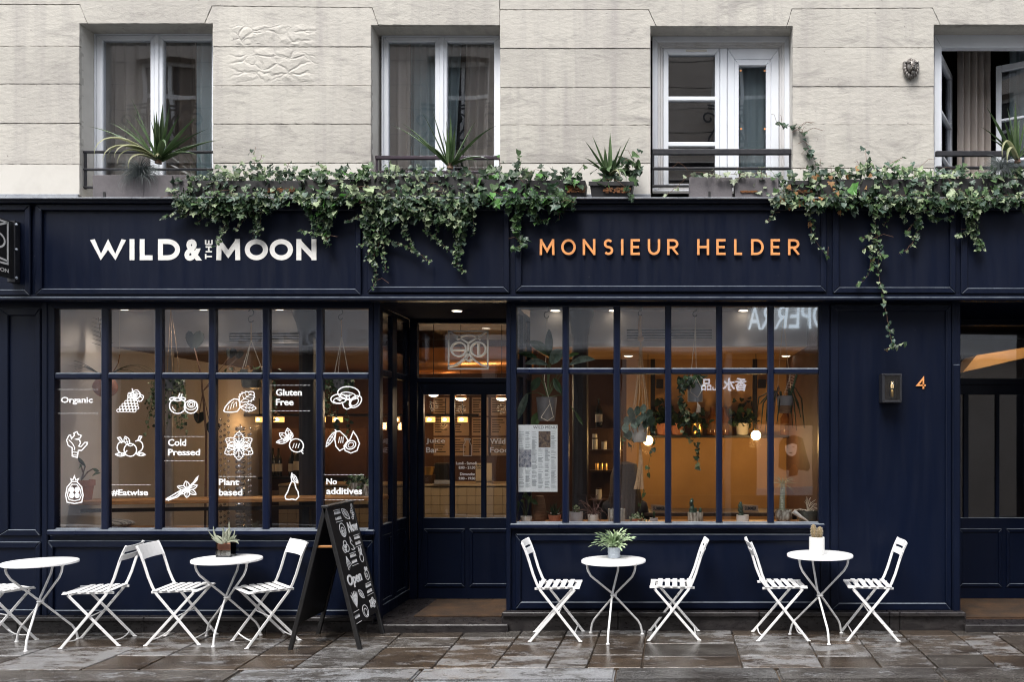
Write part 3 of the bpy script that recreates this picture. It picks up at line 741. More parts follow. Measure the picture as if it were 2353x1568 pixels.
room('interior_ceiling', 'room_dark2', XE - .3, XR2 + .8, 1.36, 4.08, 3.02, 3.08)
room('interior_wall', 'room_dark2', XR2 + .72, XR2 + .8, 1.36, 4.08, 0.0, 3.1)
room('interior_floor', 'floor_dark', XE - .3, XR2 + .8, 1.36, 4.08, 0.0, 0.055)
G().prism([(PX(2244, 2.2), PZ(817, 2.2)), (PX(2420, 2.2), PZ(788, 2.2)), (PX(2420, 2.2), PZ(808, 2.2)), (PX(2212, 2.2), PZ(856, 2.2))], 2.2, 2.6).build('stair_soffit', 'wall_warm', bld)
# air grilles in the bulkheads
for (a, b_, c, d) in [(526, 692, 765, 785), (1440, 1636, 757, 778)]:
    gr = ring((a - 4, b_ + 4, c - 4, d + 4), (a, b_, c, d), 1.085, 0.02).build('air_grille', 'ceiling_paint', bld)
    pbox(a, b_, c, d, 1.097, 0.002).build('grille_slot', 'opp_dark', gr)
    for k in range(3): pbox(a, b_, c + 4 + 6 * k, c + 6.5 + 6 * k, 1.088, 0.008).build('grille_slat', 'ceiling_paint', gr)
# ground-floor structure that stops light leaking in
room('back_core', 'room_dark', -9.2, 8.0, YB1 + .12, YB1 + .3, -.1, 8)
room('first_floor', 'room_dark', -9.2, 8.0, 0.58, YB1 + .2, 3.16, 3.6)
room('interior_wall', 'room_dark', -9.2, XA - .1, 0.27, 0.35, -.1, 3.6)

# ---- first-floor windows
YP = 0.50
def casement(parent, px0, px1, py0, py1, glass, Yf=YP, mat='pvc', bars=(), fw=None, depth=.06):
    s = ring((px0, px1, py0, py1), glass, Yf, depth).build('casement', mat, parent, bevel=0.006)
    pbox(glass[0] - 2, glass[1] + 2, glass[2] - 2, glass[3] + 2, Yf + .028, .006).build('pane', 'glass_upper', s)
    for (ya, yb) in bars: pbox(glass[0] - 2, glass[1] + 2, ya, yb, Yf + .004, .045).build('glazing_bar', mat, s, bevel=0.006)
    return s
def curtain(px0, px1, py0, py1, Y, mat, waves, parent, amp=0.03, lean=0.0):
    g = G(); n = waves * 6; V = []; F = []
    for j, py in enumerate((py0, (py0 + py1) / 2, py1)):
        for i in range(n + 1):
            t = i / n; px = px0 + (px1 - px0) * t + lean * j
            V.append((PX(px, Y), Y + amp * math.sin(2 * math.pi * waves * t + .6 * math.sin(5 * t)) * (.7 + .3 * j), PZ(py, Y)))
    for j in range(2):
        for i in range(n): F.append((j * (n + 1) + i, j * (n + 1) + i + 1, (j + 1) * (n + 1) + i + 1, (j + 1) * (n + 1) + i))
    k = len(V); V2 = V + [(v[0], v[1] + .004, v[2]) for v in V]
    g.add(V2, F + [tuple(x + k for x in reversed(f)) for f in F])
    return g.build('curtain', mat, parent, smooth=True)
def upper_window(outer, hole, label):
    w = ring(outer[:4], outer[4:], YP, 0.08).build('window', 'pvc', bld, bevel=0.005, label=label)
    xa, xb = PX(hole[0], YW) + .01, PX(hole[1], YW) - .01
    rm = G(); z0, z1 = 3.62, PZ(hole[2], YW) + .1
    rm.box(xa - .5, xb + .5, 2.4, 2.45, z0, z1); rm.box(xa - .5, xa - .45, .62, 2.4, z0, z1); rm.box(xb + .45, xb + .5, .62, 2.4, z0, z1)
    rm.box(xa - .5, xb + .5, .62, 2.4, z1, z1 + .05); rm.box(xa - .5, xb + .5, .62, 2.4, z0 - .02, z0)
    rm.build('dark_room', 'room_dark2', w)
    return w
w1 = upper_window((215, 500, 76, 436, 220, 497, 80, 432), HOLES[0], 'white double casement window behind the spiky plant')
casement(w1, 220.5, 355, 80.5, 432, (235, 345, 91.5, 420)); casement(w1, 363, 497, 80.5, 432, (374, 486, 91.5, 420))
board(354, 364, 80, 432, YP - .012, .07, w1, 'meeting_stile', 'pvc', .006)
curtain(452, 500, 85, 432, .66, 'curtain_blue', 2, w1); curtain(372, 452, 85, 432, .70, 'curtain_brown', 3, w1); curtain(228, 352, 85, 432, .72, 'curtain_grey', 5, w1)
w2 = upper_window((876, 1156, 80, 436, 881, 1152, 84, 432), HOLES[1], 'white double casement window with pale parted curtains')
casement(w2, 881.5, 1011, 84.5, 432, (892, 999.5, 95.5, 420)); casement(w2, 1018, 1152, 84.5, 432, (1027, 1135, 95.5, 420))
board(1009.5, 1019.5, 84, 432, YP - .012, .07, w2, 'meeting_stile', 'pvc', .006)
curtain(885, 944, 90, 432, .66, 'curtain_grey', 3, w2); curtain(944, 1006, 90, 432, .72, 'curtain_blue', 4, w2)
curtain(1020, 1062, 90, 432, .72, 'curtain_blue', 3, w2, lean=-9); curtain(1072, 1150, 90, 432, .66, 'curtain_grey', 4, w2, lean=-4)
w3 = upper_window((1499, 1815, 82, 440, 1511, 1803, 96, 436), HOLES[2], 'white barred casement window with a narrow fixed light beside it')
for k in range(2): ring((1511 + 6 * k, 1803 - 6 * k, 96 + 7 * k, 436 - 3 * k), (1517 + 6 * k, 1797 - 6 * k, 103 + 7 * k, 433 - 3 * k), YP + .006 + .012 * k, .05).build('frame_step', 'pvc_old', w3, bevel=0.004)
casement(w3, 1524, 1654, 110, 430, (1536, 1643, 125, 423), YP + .02, bars=((221, 231), (326, 336)))
pbox(1576, 1624, 113, 118, YP + .012, .02).build('vent_slot', 'label_white', w3, bevel=0.003)
board(1654.5, 1671, 110, 430, YP + .012, .06, w3, 'meeting_stile', 'pvc', .006)
casement(w3, 1671.5, 1790, 110, 430, (1688, 1772, 136, 424), YP + .02)
ring((1688, 1772, 136, 424), (1698, 1760.5, 150, 414), YP + .018, .05).build('inner_sash', 'pvc', w3, bevel=.006)
for (a, b_) in [(1700, 160), (1755, 160), (1701, 294), (1755, 294)]: pbox(a, a + 4, b_, b_ + 4, YP + .045, .002).build('sticker', 'sign_copper', w3)
curtain(1690, 1772, 130, 424, .70, 'curtain_blue', 5, w3, amp=.012)
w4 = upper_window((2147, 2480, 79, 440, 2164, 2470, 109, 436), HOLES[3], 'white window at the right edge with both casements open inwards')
def open_sash(hx, ang, wd, sgn):
    e = G(); z0, z1 = PZ(428, YP), PZ(113, YP)
    ca, sa = math.cos(ang), math.sin(ang)
    def T(g_):
        g_.V = [(hx + sgn * (v[0] * ca - v[1] * sa), YP + .05 + v[0] * sa + v[1] * ca, v[2]) for v in g_.V]; return g_
    for b_ in [(0, .05, 0, .045, z0, z1), (wd - .05, wd, 0, .045, z0, z1), (.05, wd - .05, 0, .045, z1 - .06, z1), (.05, wd - .05, 0, .045, z0, z0 + .06)]: e.box(*b_)
    s = T(e).build('casement', 'pvc', w4, bevel=.005)
    T(G().box(.045, wd - .045, .02, .026, z0 + .05, z1 - .05)).build('pane', 'glass_upper', s)
    for zz in (PZ(245, YP), PZ(345, YP)): T(G().box(.04, wd - .04, .002, .04, zz - .012, zz + .012)).build('glazing_bar', 'pvc', s, bevel=.004)
open_sash(PX(2166, YP), R(62), 0.62, 1); open_sash(PX(2470, YP), R(28), 0.68, -1)
curtain(2200, 2275, 100, 436, .98, 'curtain_grey', 5, w4, amp=.04); curtain(2320, 2420, 100, 436, 1.0, 'curtain_blue', 5, w4)

# ================================================================== ground: pavement, kerb, road
pav = G().slab([(-10, -1.15), (8, -1.15), (8, 0.2), (-10, 0.2)], -0.3, lambda x, y: gz(x) - .014)
pav = pav.build('pavement', 'joint_sand', kind='structure')
YK0, YK1 = -1.145, -1.43
JO = [((345, 1478), (181.6, 1541.6)), ((423.7, 1490), (314.8, 1541.6)), ((633, 1484), (549, 1534)), ((793.6, 1455.4), (672.5, 1538.6)), ((923.7, 1455.4), (828.4, 1538)),
      ((1066, 1455), (994.8, 1534)), ((1196, 1455.4), (1132.6, 1534)), ((1299.6, 1457), (1255.7, 1534)), ((1378, 1457), (1348, 1534)), ((1484, 1457), (1475, 1534)),
      ((1681, 1452), (1705, 1529.5)), ((1844.4, 1449), (1891.3, 1534)), ((1962.4, 1455), (2026, 1534)), ((2068, 1454), (2156, 1535)), ((2191, 1455), (2300, 1538)), ((2280, 1454), (2430, 1555))]
lines = []
for a, b_ in JO:
    p, q = GP(*a), GP(*b_)
    f = lambda y, p=p, q=q: p.x + (q.x - p.x) * (y - p.y) / (q.y - p.y)
    lines.append((f(0.19), f(YK0)))
def mid(k): return (lines[k][0] + lines[k][1]) / 2
lines = [(lines[0][0] - 2.3 - .6, lines[0][1] - 2.3 - .5), (lines[0][0] - 1.5, lines[0][1] - 1.5), (lines[0][0] - .75, lines[0][1] - .75)] + lines
lines += [(lines[-1][0] + .75, lines[-1][1] + .75), (lines[-1][0] + 1.6, lines[-1][1] + 1.6)]
lines.sort()
rs = random.Random(21)
for (a, b_) in zip(lines[:-1], lines[1:]):
    def xl(l_, y): return l_[0] + (l_[1] - l_[0]) * (y - 0.19) / (YK0 - 0.19)
    cuts = [0.19, rs.uniform(-.20, -.08), rs.uniform(-.50, -.40), rs.uniform(-.84, -.72), YK0]
    if rs.random() < .55: cuts.pop(rs.choice((2, 3)))
    for y0, y1 in zip(cuts[:-1], cuts[1:]):
        gp = .007
        pts = [(xl(a, y0) + gp, y0 - gp), (xl(b_, y0) - gp, y0 - gp), (xl(b_, y1) - gp, y1 + gp), (xl(a, y1) + gp, y1 + gp)]
        dz = rs.uniform(-.003, .003); tx, ty = rs.uniform(-.006, .006), rs.uniform(-.006, .006); cx, cy = pts[0][0], pts[0][1]
        q = []
        for i in range(4):
            p, p2 = Vector(pts[i]), Vector(pts[(i + 1) % 4]); k = max(2, int((p2 - p).length / .09))
            for j in range(k):
                s_ = p + (p2 - p) * (j / k); nn = Vector((-(p2 - p).y, (p2 - p).x)).normalized()
                q.append(s_ + nn * (rs.uniform(-.0035, .0035) if j else 0))
        G().slab(q, -.25, lambda x, y: gz(x) + dz + tx * (x - cx) + ty * (y - cy)).build('paving_stone', 'paving_granite', pav, bevel=0.005)
kerb = G().slab([(-10, YK1 + .012), (8, YK1 + .012), (8, YK0 - .002), (-10, YK0 - .002)], -0.3, lambda x, y: gz(x) - .012).build('kerb', 'joint_sand', kind='structure')
kx = [-9, -7.4, -5.9, PX(560, YK0), PX(957, -1.3), PX(1414, -1.3), PX(1788, -1.3), 2.0, 3.4, 5, 7]
for a, b_ in zip(kx[:-1], kx[1:]):
    n = 10; top = [(a + .006 + (b_ - a - .012) * i / n, YK0 - .004 + rs.uniform(-.003, .002)) for i in range(n + 1)]
    bot = [(x, YK1 + rs.uniform(-.006, .006)) for x, y in reversed(top)]
    G().slab(list(reversed(top + bot)), -.28, lambda x, y: gz(x) + .002 - .03 * (YK0 - y)).build('kerb_stone', 'kerb_granite', kerb, bevel=0.014, nseg=2)
road = G().slab([(-40, -40), (40, -40), (40, YK1 - .002), (-40, YK1 - .002)], -0.6, lambda x, y: gz(max(x, -9)) - .12).build('road', 'asphalt', kind='structure')
# ================================================================== the house across the street (seen in the panes)
YO = -9.6
YV = 2 * YG - YO                                     # where the panes show it
opp = thing('building', 'tan stone building across the street, seen only as reflections in the glass', 'building', (0, YO, 0))
def ox(px): return PX(px, YV)
def oz(py): return PZ(py, YV)
def obox(x0, x1, z0, z1, y0, y1, name, mat, bevel=0.0): return G().box(x0, x1, YO + y0, YO + y1, z0, z1).build(name, mat, opp, bevel=bevel)
WOPP = [-11.2, -8.6, -5.0, -1.9, 1.0, 3.6, 6.2]      # left edges of upper windows, 1.25 m wide
xs = [-14] + sum([[x, x + 1.25] for x in WOPP], []) + [10]
zs = [4.75, 5.1, 7.2, 8.0, 9.9, 10.3]
for a, b_ in zip(xs[:-1:2], xs[1::2]): obox(a, b_, 4.7, 10.4, -.5, 0, 'wall', 'opp_stone')
for x in WOPP:
    obox(x, x + 1.25, 4.7, 5.15, -.5, -.02, 'wall', 'opp_stone'); obox(x, x + 1.25, 7.15, 7.75, -.5, -.02, 'wall', 'opp_stone'); obox(x, x + 1.25, 9.7, 10.4, -.5, -.02, 'wall', 'opp_stone')
    for z0, z1 in ((5.15, 7.15), (7.75, 9.7)):
        w = obox(x, x + 1.25, z0, z1, -.40, -.36, 'window', 'opp_dark')
        g = G()
        for b_ in [(x, x + .08), (x + .585, x + .665), (x + 1.17, x + 1.25)]: g.box(b_[0], b_[1], YO - .36, YO - .30, z0, z1)
        for zz in (z0, z0 + (z1 - z0) * .62, z1 - .08): g.box(x, x + 1.25, YO - .35, YO - .31, zz, zz + .08)
        g.build('window_frame', 'opp_white', w)
for z in (7.45, 4.95): obox(-14, 10, z - .09, z + .09, .0, .10, 'string_course', 'opp_stone', .02)
for z in (5.5, 6.0, 6.5, 7.0, 8.1, 8.6, 9.1, 9.6):
    for a, b_ in zip(xs[:-1:2], xs[1::2]): obox(a, b_, z, z + .012, -.004, .004, 'joint', 'mortar_dark')
# wrought iron balcony guards with scrolls
def guard(x, z):
    g = G()
    for zz in (z, z + .12, z + .82, z + .9): g.box(x - .1, x + 1.35, YO + .10, YO + .13, zz, zz + .035)
    for k in range(4):
        cx = x + .06 + .38 * k
        for sx in (-1, 1):
            pts = []
            for t in range(26):
                a = t / 25 * 2.2 * 2 * math.pi / 2; r_ = .15 * (1 - t / 32)
                pts.append((cx + sx * (.17 - r_ * math.cos(a)), z + .58 + r_ * math.sin(a)))
            g.ribbon(pts, .036, YO + .105, YO + .125)
            g.ribbon([(cx + sx * .02, z + .58), (cx + sx * .05, z + .36), (cx + sx * .15, z + .22), (cx + sx * .17, z + .12)], .036, YO + .105, YO + .125)
    g.build('balcony_guard', 'black_metal', opp)
for x in WOPP:
    guard(x, 7.75); guard(x, 5.15)
obox(-14, 10, 3.55, 4.7, -.5, 0, 'shop_fascia', 'opp_white')
obox(-14, 10, 3.42, 3.56, -.5, .10, 'shop_cornice', 'opp_white', .03); obox(-14, 10, 4.6, 4.74, -.5, .16, 'shop_cornice', 'opp_white', .03)
obox(-14, -11.25, -.1, 3.42, -.5, 0.02, 'rounded_bay', 'opp_white', .2)
for a, b_ in [(-8.9, -8.4), (-4.2, -3.9), (-.9, -.6), (1.2, 1.32), (4.2, 10)]: obox(a, b_, -.1, 3.42, -.5, 0, 'shop_pier', 'opp_stone')
for a, b_ in [(-11.4, -8.9), (-8.4, -4.2), (-3.9, -.9), (-.6, 1.2), (1.32, 4.2)]:
    obox(a, b_, -.1, .5, -.5, -.05, 'shop_apron', 'opp_dark'); obox(a, b_, .5, 3.42, -.5, -.42, 'shop_glass', 'opp_dark')
    for k in range(4): obox(a + (b_ - a) * k / 3 - .03, a + (b_ - a) * k / 3 + .03, .5, 3.42, -.42, -.3, 'shop_bar', 'opp_dark')
# signs over there read correctly from this side, so the panes show them mirrored
def sign_far(body, px0, px1, py0, py1, mat, label, bold=0.0):
    xr, xl = ox(px0), ox(px1)                        # mirrored in the glass: its first letter is at the right
    V, F = text_mesh(body, 0, 1, oz(py1), oz(py0), 0, .05, bold)
    g = G(); g.add([(xl + (xr - xl) * v[0], YO + .03 + (.05 - v[1]), v[2]) for v in V], F)
    return g.build('shop_sign', mat, None, label=label, cat='sign')
sign_far('OPERRA', 1716, 1905, 703, 757, 'sign_lit', 'white lit letters above the shop opposite, mirrored in the right window')
sign_far('香水礼品', 1612, 1714, 869, 899, 'sign_lit_dim', 'small white Chinese characters on the shop opposite, mirrored in the right window', 0.02)
sign_far("DE L'OPÉRA", 535, 906, 748, 797, 'vinyl_white', 'dim white letters on the shop opposite, mirrored in the left window')
# a perfume poster in the shop opposite: a pale sheet with a long-haired face
px_, pz_ = lambda p: ox(p), lambda p: oz(p)
pst = G().box(px_(1742), px_(1868), YO - .08, YO - .06, pz_(1140), pz_(975))
pst = pst.build('poster', 'poster_back', None, label='tan poster (glow added) of a long-haired face opposite, mirrored in the right window', cat='poster')
def flat(pts, mat, name, t): G().prism([(px_(a), pz_(b_)) for a, b_ in pts], YO - .06, YO - .06 + t).build(name, mat, pst)
flat([(1800, 1000), (1822, 997), (1842, 1006), (1852, 1040), (1864, 1080), (1858, 1092), (1832, 1086), (1800, 1086), (1786, 1080), (1790, 1040), (1792, 1012)], 'poster_hair', 'printed_hair', .002)
flat(ell(1818, 1028, 13.5, 21, n=20), 'poster_face', 'printed_face', .004)
flat([(1804, 1008), (1820, 1003), (1836, 1010), (1833, 1021), (1820, 1016), (1806, 1022)], 'poster_hair', 'printed_fringe', .006)
for a in (1811.5, 1824): flat(ell(a, 1026, 2.6, 1.2, n=10), 'poster_hair', 'printed_eye', .006)
flat(ell(1818, 1041, 4.5, 1.4, n=10), 'poster_hair', 'printed_mouth', .006)
flat([(1818, 1072), (1828, 1072), (1830, 1078), (1834, 1084), (1834, 1100), (1812, 1100), (1812, 1084), (1816, 1078)], 'copper', 'printed_bottle', .006)
flat([(1742, 1124), (1868, 1121), (1868, 1140), (1742, 1140)], 'opp_white', 'printed_band', .003)

# ================================================================== shop signs
def strokes(sign, letters, Y0, Y1, w, mat, y_top, y_bot, name='letter', bevel=0.0):
    h = y_bot - y_top; out = []
    for x0, x1, sts in letters:
        g = G(); k = w / 2
        ix0, ix1, iy0, iy1 = x0 + k, x1 - k, y_top + k, y_bot - k
        for cl, raw, pts in sts:
            q = []; kk = 0.0004 * len(g.F) ** .5
            for (u, v) in pts: q.append((PX(ix0 + (ix1 - ix0) * u, Y0), PZ(iy1 - (iy1 - iy0) * v, Y0)))
            if raw:                                  # ends run out to the full letter height
                q = [(a, PZ(y_bot, Y0) if abs(pts[i][1]) < .001 else PZ(y_top, Y0) if abs(pts[i][1] - 1) < .001 else b_) for i, (a, b_) in enumerate(q)]
            g.ribbon(q, w * sc(Y0), Y0 - kk, Y1, closed=cl, clamp=(PZ(y_bot, Y0), PZ(y_top, Y0)))
        out.append(g.build(name, mat, sign, bevel=bevel))
    return out
S_ = lambda *p: (False, True, list(p))
N_ = lambda *p: (False, False, list(p))
C_ = lambda *p: (True, False, list(p))
def arcp(cx, cy, rx, ry, a0, a1, n=12): return [(cx + rx * math.cos(R(a0 + (a1 - a0) * i / n)), cy + ry * math.sin(R(a0 + (a1 - a0) * i / n))) for i in range(n + 1)]
LW = [S_((0, 1), (.27, 0), (.5, .86), (.73, 0), (1, 1))]; LI = [S_((.5, 0), (.5, 1))]; LL = [S_((0, 1), (0, 0)), N_((-.001, 0), (1, 0))]
LD = [C_((0, 0), *arcp(.42, .5, .58, .5, -90, 90), (0, 1))]
LM = [S_((0, 0), (0.02, 1)), S_((0.98, 1), (1, 0)), N_((0.02, 1), (.5, .22), (.98, 1))]
LO = [C_(*arcp(.5, .5, .5, .5, 0, 345, 27))]; LN = [S_((0, 0), (0, 1)), S_((1, 0), (1, 1)), N_((0, 1), (1, 0))]
LE = [S_((0, 0), (0, 1)), N_((-.001, 0), (1, 0)), N_((-.001, 1), (1, 1)), N_((0, .5), (.9, .5))]
LS = [N_(*(arcp(.5, .75, .42, .25, 35, 270, 10) + arcp(.5, .25, .45, .25, 90, -145, 10)))]
LU = [N_((0, 1.3), (0, .42), *arcp(.5, .42, .5, .42, 180, 360), (1, 1.3))]
LR = [S_((0, 0), (0, 1)), N_((0, 1), *arcp(.5, .73, .45, .27, 90, -90), (0, .46)), S_((.42, .46), (1, 0))]
LH = [S_((0, 0), (0, 1)), S_((1, 0), (1, 1)), N_((0, .5), (1, .5))]
LT = [N_((0, 1), (1, 1)), S_((.5, 0), (.5, 1))]
LA = [N_((1.02, .42), *arcp(.42, .27, .44, .27, -20, -180, 8), (-.02, .30), (.1, .5), (.66, .72), *arcp(.42, .83, .26, .17, -10, 190, 10), (.2, .68), (1.0, -.12))]
s1 = thing('shop_sign', 'flat white capital letters across the wide fascia panel above the left window', 'sign', P(465, 598, -.002))
strokes(s1, [(206.5, 290, LW), (297, 309.5, LI), (321, 356, LL), (363, 413.5, LD), (497, 552, LM), (562.5, 615.5, LO), (619.5, 673, LO), (681, 727, LN)], 0.0265, 0.032, 11.2, 'sign_white', 549.5, 598)
V, F = text_mesh('&', PX(421.5, .012), PX(462, .012), PZ(598.6, .012), PZ(549, .012), .0265, .032, .045); g = G(); g.add(V, F); g.build('letter', 'sign_white', s1)
for (y0, y1, sts) in [(582, 597, LT), (566, 580, LH), (549.5, 563, LE)]:      # the small word set upright, reading upwards
    g = G(); Y0 = 0.0265
    for ks, (cl, raw, pts) in enumerate(sts): g.ribbon([(PX(487 - 14.5 * v, Y0), PZ(y1 - 1.6 - (y1 - y0 - 3.2) * u, Y0)) for u, v in pts], 3.4 * sc(Y0), Y0 - .0006 * ks, 0.032, closed=cl)
    g.build('letter', 'sign_white', s1)
s2 = thing('shop_sign', 'thin raised copper-coloured capital letters on the fascia above the right window', 'sign', P(1540, 586, -.03))
strokes(s2, [(1240, 1274, LM), (1289.5, 1323, LO), (1339, 1368, LN), (1386, 1410, LS), (1427, 1432.5, LI), (1449, 1473, LE), (1488.5, 1517, LU), (1533, 1560, LR),
             (1602, 1629.5, LH), (1646, 1670, LE), (1687, 1708, LL), (1726, 1755, LD), (1771, 1795, LE), (1811, 1838, LR)], -0.002, 0.012, 5.4, 'sign_copper', 549.5, 586)
for a in (1245, 1306, 1353, 1400, 1430, 1455, 1502, 1540, 1610, 1652, 1692, 1735, 1777, 1817): G().tube([P(a, 556, .01), P(a, 556, .032)], .003, 6).build('standoff_pin', 'black_metal', s2)
nb = thing('house_number', 'copper-coloured house number 4 on the navy pier beside the wall lamp', 'house number', P(2117, 894, .16))
g = G(); Y0 = .155
g.ribbon([(PX(a, Y0), PZ(b_, Y0)) for a, b_ in [(2122, 894), (2122, 869.5), (2108.5, 886), (2127.5, 886)]], 3.6 * sc(Y0), Y0, .168)
g.build('digit', 'sign_copper', nb)

# owl emblem, in a unit square
def owl(g, f, w, y0, y1, flip=1):
    cnt = [0]
    def rb(pts, cl=False):
        cnt[0] += 1; g.ribbon([f(a, b_) for a, b_ in pts], w, y0 - .00012 * cnt[0] if y1 < .9 else y0 + .01 * cnt[0], y1, closed=cl)
    rb([(0, 0), (1, 0), (1, 1), (0, 1)], True)
    rb([(0, 1), (.5, .68), (1, 1)]); rb([(.5, .68), (.5, .40)])
    rb(arcp(.5, .60, .36, .30, 35, 145, 14))
    for cx in (.25, .75): rb(arcp(cx, .52, .19, .185, 0, 345, 23), True)
    rb([(.08, .50), (.43, .50)]); rb([(.75, .34), (.75, .70)])
    rb([(0, .07), (.16, .10), (.30, .19), (.42, .30), (.5, .44), (.58, .30), (.70, .19), (.84, .10), (1, .07)])
    rb([(.40, .28), (.5, .21), (.60, .28)])
def flatmap(px0, px1, py0, py1, Y): return lambda u, v: (PX(px0 + (px1 - px0) * u, Y), PZ(py1 - (py1 - py0) * v, Y))
g = G(); Yd = YD + .018
owl(g, flatmap(1030.5, 1120.5, 761, 848, Yd), 3.6 * sc(Yd), Yd, Yd + .003)
g.build('owl_emblem', 'vinyl_white', toplight)
# blade sign standing out from the facade at the left edge
XS = PX(22, -.05)
bs = thing('blade_sign', 'black projecting sign with a white owl emblem at the left edge', 'sign', (XS, -.05, PZ(650, 0)))
G().box(XS - .02, XS + .02, -.72, -.035, PZ(642, 0), PZ(512, 0)).build('sign_board', 'board_black', bs, bevel=.004)
g = G()
def yzmap(u, v): return (-.68 + .60 * u, PZ(632, 0) + .50 * v - .06)
def side(gsrc, x0, x1):                              # turn an XZ stroke mesh into one lying in the YZ plane
    gsrc.V = [(x0 + (x1 - x0) * v[1], v[0], v[2]) for v in gsrc.V]; return gsrc
owl(g, lambda u, v: (-.66 + .56 * u, PZ(612, 0) + .36 * v), .016, 0, 1)
side(g, XS + .0205, XS + .023).build('owl_emblem', 'sign_white', bs)
V, F = text_mesh('WILD & THE MOON', -.66, -.09, PZ(632, 0), PZ(623, 0), 0, 1, .01)
g = G(); g.add([(XS + .0205 + .002 * (1 - v[1]), v[0], v[2]) for v in V], F); g.build('lettering', 'sign_white', bs)
G().box(XS - .035, XS + .035, -.035, 0.03, PZ(650, 0), PZ(509, 0)).build('bracket', 'black_metal', bs, bevel=.004)
for py in (518, 575, 640): G().ball((XS + .045, -.03, PZ(py, 0)), .012, n=8, m=6).build('bolt', 'pewter', bs)

# ================================================================== drawings and lettering on the panes
YF_ = YG - 0.0016
class Art:
    def __init__(s, box, w=2.6, Y=YF_): s.b = box; s.w = w * sc(Y); s.g = G(); s.Y = Y
    def f(s, p): b = s.b; return (PX(b[0] + (b[1] - b[0]) * p[0], s.Y), PZ(b[3] - (b[3] - b[2]) * p[1], s.Y))
    def l(s, pts, cl=False, w=1.0): s.k = getattr(s, 'k', 0) + 1; s.g.ribbon([s.f(p) for p in pts], s.w * w, s.Y - .0008 - .00005 * s.k, s.Y, closed=cl); return s
    def e(s, cx, cy, rx, ry=None, rot=0, a0=0, a1=360, w=1.0, n=16):
        ry = rx if ry is None else ry
        return s.l(ell(cx, cy, rx, ry, a0, a1, rot, n), abs(a1 - a0) >= 360, w)
    def leaf(s, x, y, L, W, ang, veins=2, saw=0, w=.8):
        c, q = math.cos(R(ang)), math.sin(R(ang)); T = lambda u, v: (x + u * c - v * q, y + u * q + v * c)
        n = 12; up = []; dn = []
        for i in range(n + 1):
            t = i / n; h = W * math.sin(math.pi * t) ** .8 * (1 + (saw if i % 2 else -saw)); up.append(T(L * t, h)); dn.append(T(L * t, -h))
        s.l(up + dn[::-1][1:-1], True, w); s.l([T(0, 0), T(L * .85, 0)], w=w * .7)
        for k in range(veins):
            t = .3 + .4 * k / max(1, veins - 1) if veins > 1 else .5
            for sg in (1, -1): s.l([T(L * t, 0), T(L * (t + .13), sg * W * .62)], w=w * .6)
        return s
    def done(s, parent, mat='vinyl_white', name='fruit_drawing', label=None): return s.g.build(name, mat, parent, label=label)
rr_ = random.Random(3)
a = Art((268, 333, 893, 948), 2.3)                   # grapes
for i, (n, y) in enumerate([(6, .07), (6, .19), (5, .31), (4, .43), (3, .55), (2, .67)]):
    for k in range(n): a.e(.06 + .045 * i * 1.3 + k * .115 + i * .035, y, .058, .062, n=9, w=.75)
a.leaf(.62, .55, .36, .16, 20, 2, .12); a.leaf(.62, .55, .40, .17, 75, 2, .12); a.leaf(.62, .58, .30, .13, 130, 1, .1); a.l([(.62, .6), (.60, .82), (.55, 1)])
a.done(win1, label='white line drawing of grapes')
a = Art((388, 455, 904, 951)); a.e(.30, .38, .28, .38); a.e(.30, .70, .14, .08); a.e(.13, .72, .11, .07, 20); a.e(.47, .72, .11, .07, -20); a.l([(.32, .76), (.38, 1)]); a.l([(.40, .76), (.46, .96)])
a.l(arcp(.30, .38, .18, .26, 190, 250, 6), w=.7); a.e(.76, .33, .235, .32); a.e(.76, .42, .2, .24, w=.8); a.e(.77, .45, .12, .15, w=.8); a.e(.77, .45, .06, .08, w=.7); a.done(win1, label='white line drawing of a cut round fruit')
a = Art((514, 589, 899, 950)); a.l([(0, .10), (.05, .28), (.18, .52), (.32, .64), (.45, .62), (.50, .45), (.50, .25), (.42, .08), (.25, .04), (.06, .05)], True)
for k in range(4): a.l([(.12 + .09 * k, .14 + .05 * k), (.16 + .08 * k, .34 + .05 * k)], w=.6)
for k in range(3): a.l([(.14 + .1 * k, .42), (.22 + .09 * k, .52)], w=.6)
a.leaf(.50, .50, .62, .22, 48, 3, .16); a.leaf(.52, .28, .48, .16, -8, 3, .16); a.done(win1, label='white line drawing of a hazelnut with leaves')
a = Art((760, 831, 888, 942)); a.e(.58, .70, .36, .28, -12); a.e(.56, .60, .26, .14, -12, w=.8); a.l([(.60, .55), (.62, .2), (.70, .08)]); a.e(.26, .46, .26, .20, 8); a.e(.29, .40, .20, .12, 8, w=.8)
a.l([(.36, .34), (.42, .10), (.52, .02), (.64, .08), (.62, .3)]); a.e(.80, .34, .17, .28, -28); a.e(.77, .33, .11, .18, -28, w=.8)
for k in range(5): a.l([(.55, .55), (.42 + .07 * k, .66)], w=.5); a.l([(.30, .36), (.18 + .05 * k, .47)], w=.5)
a.done(win1, label='white line drawing of mushrooms')
a = Art((152, 202, 993, 1054)); a.l([(.12, .86), (.02, .68), (.10, .48), (.28, .40), (.28, .08), (.52, .03), (.56, .30), (.72, .30), (.96, .52), (.98, .60), (.86, .60), (.68, .44), (.58, .46), (.66, .58), (.62, .70), (.42, .72), (.64, .76), (.70, .86), (.56, .90), (.50, 1), (.36, .96), (.38, .86), (.25, .74), (.2, .88)], True)
a.l([(.12, .7), (.3, .55), (.4, .4), (.36, .3)], w=.7); a.l([(.3, .24), (.52, .22)], w=.7); a.l([(.28, .12), (.52, .12)], w=.7); a.done(win1, label='white line drawing of ginger root')
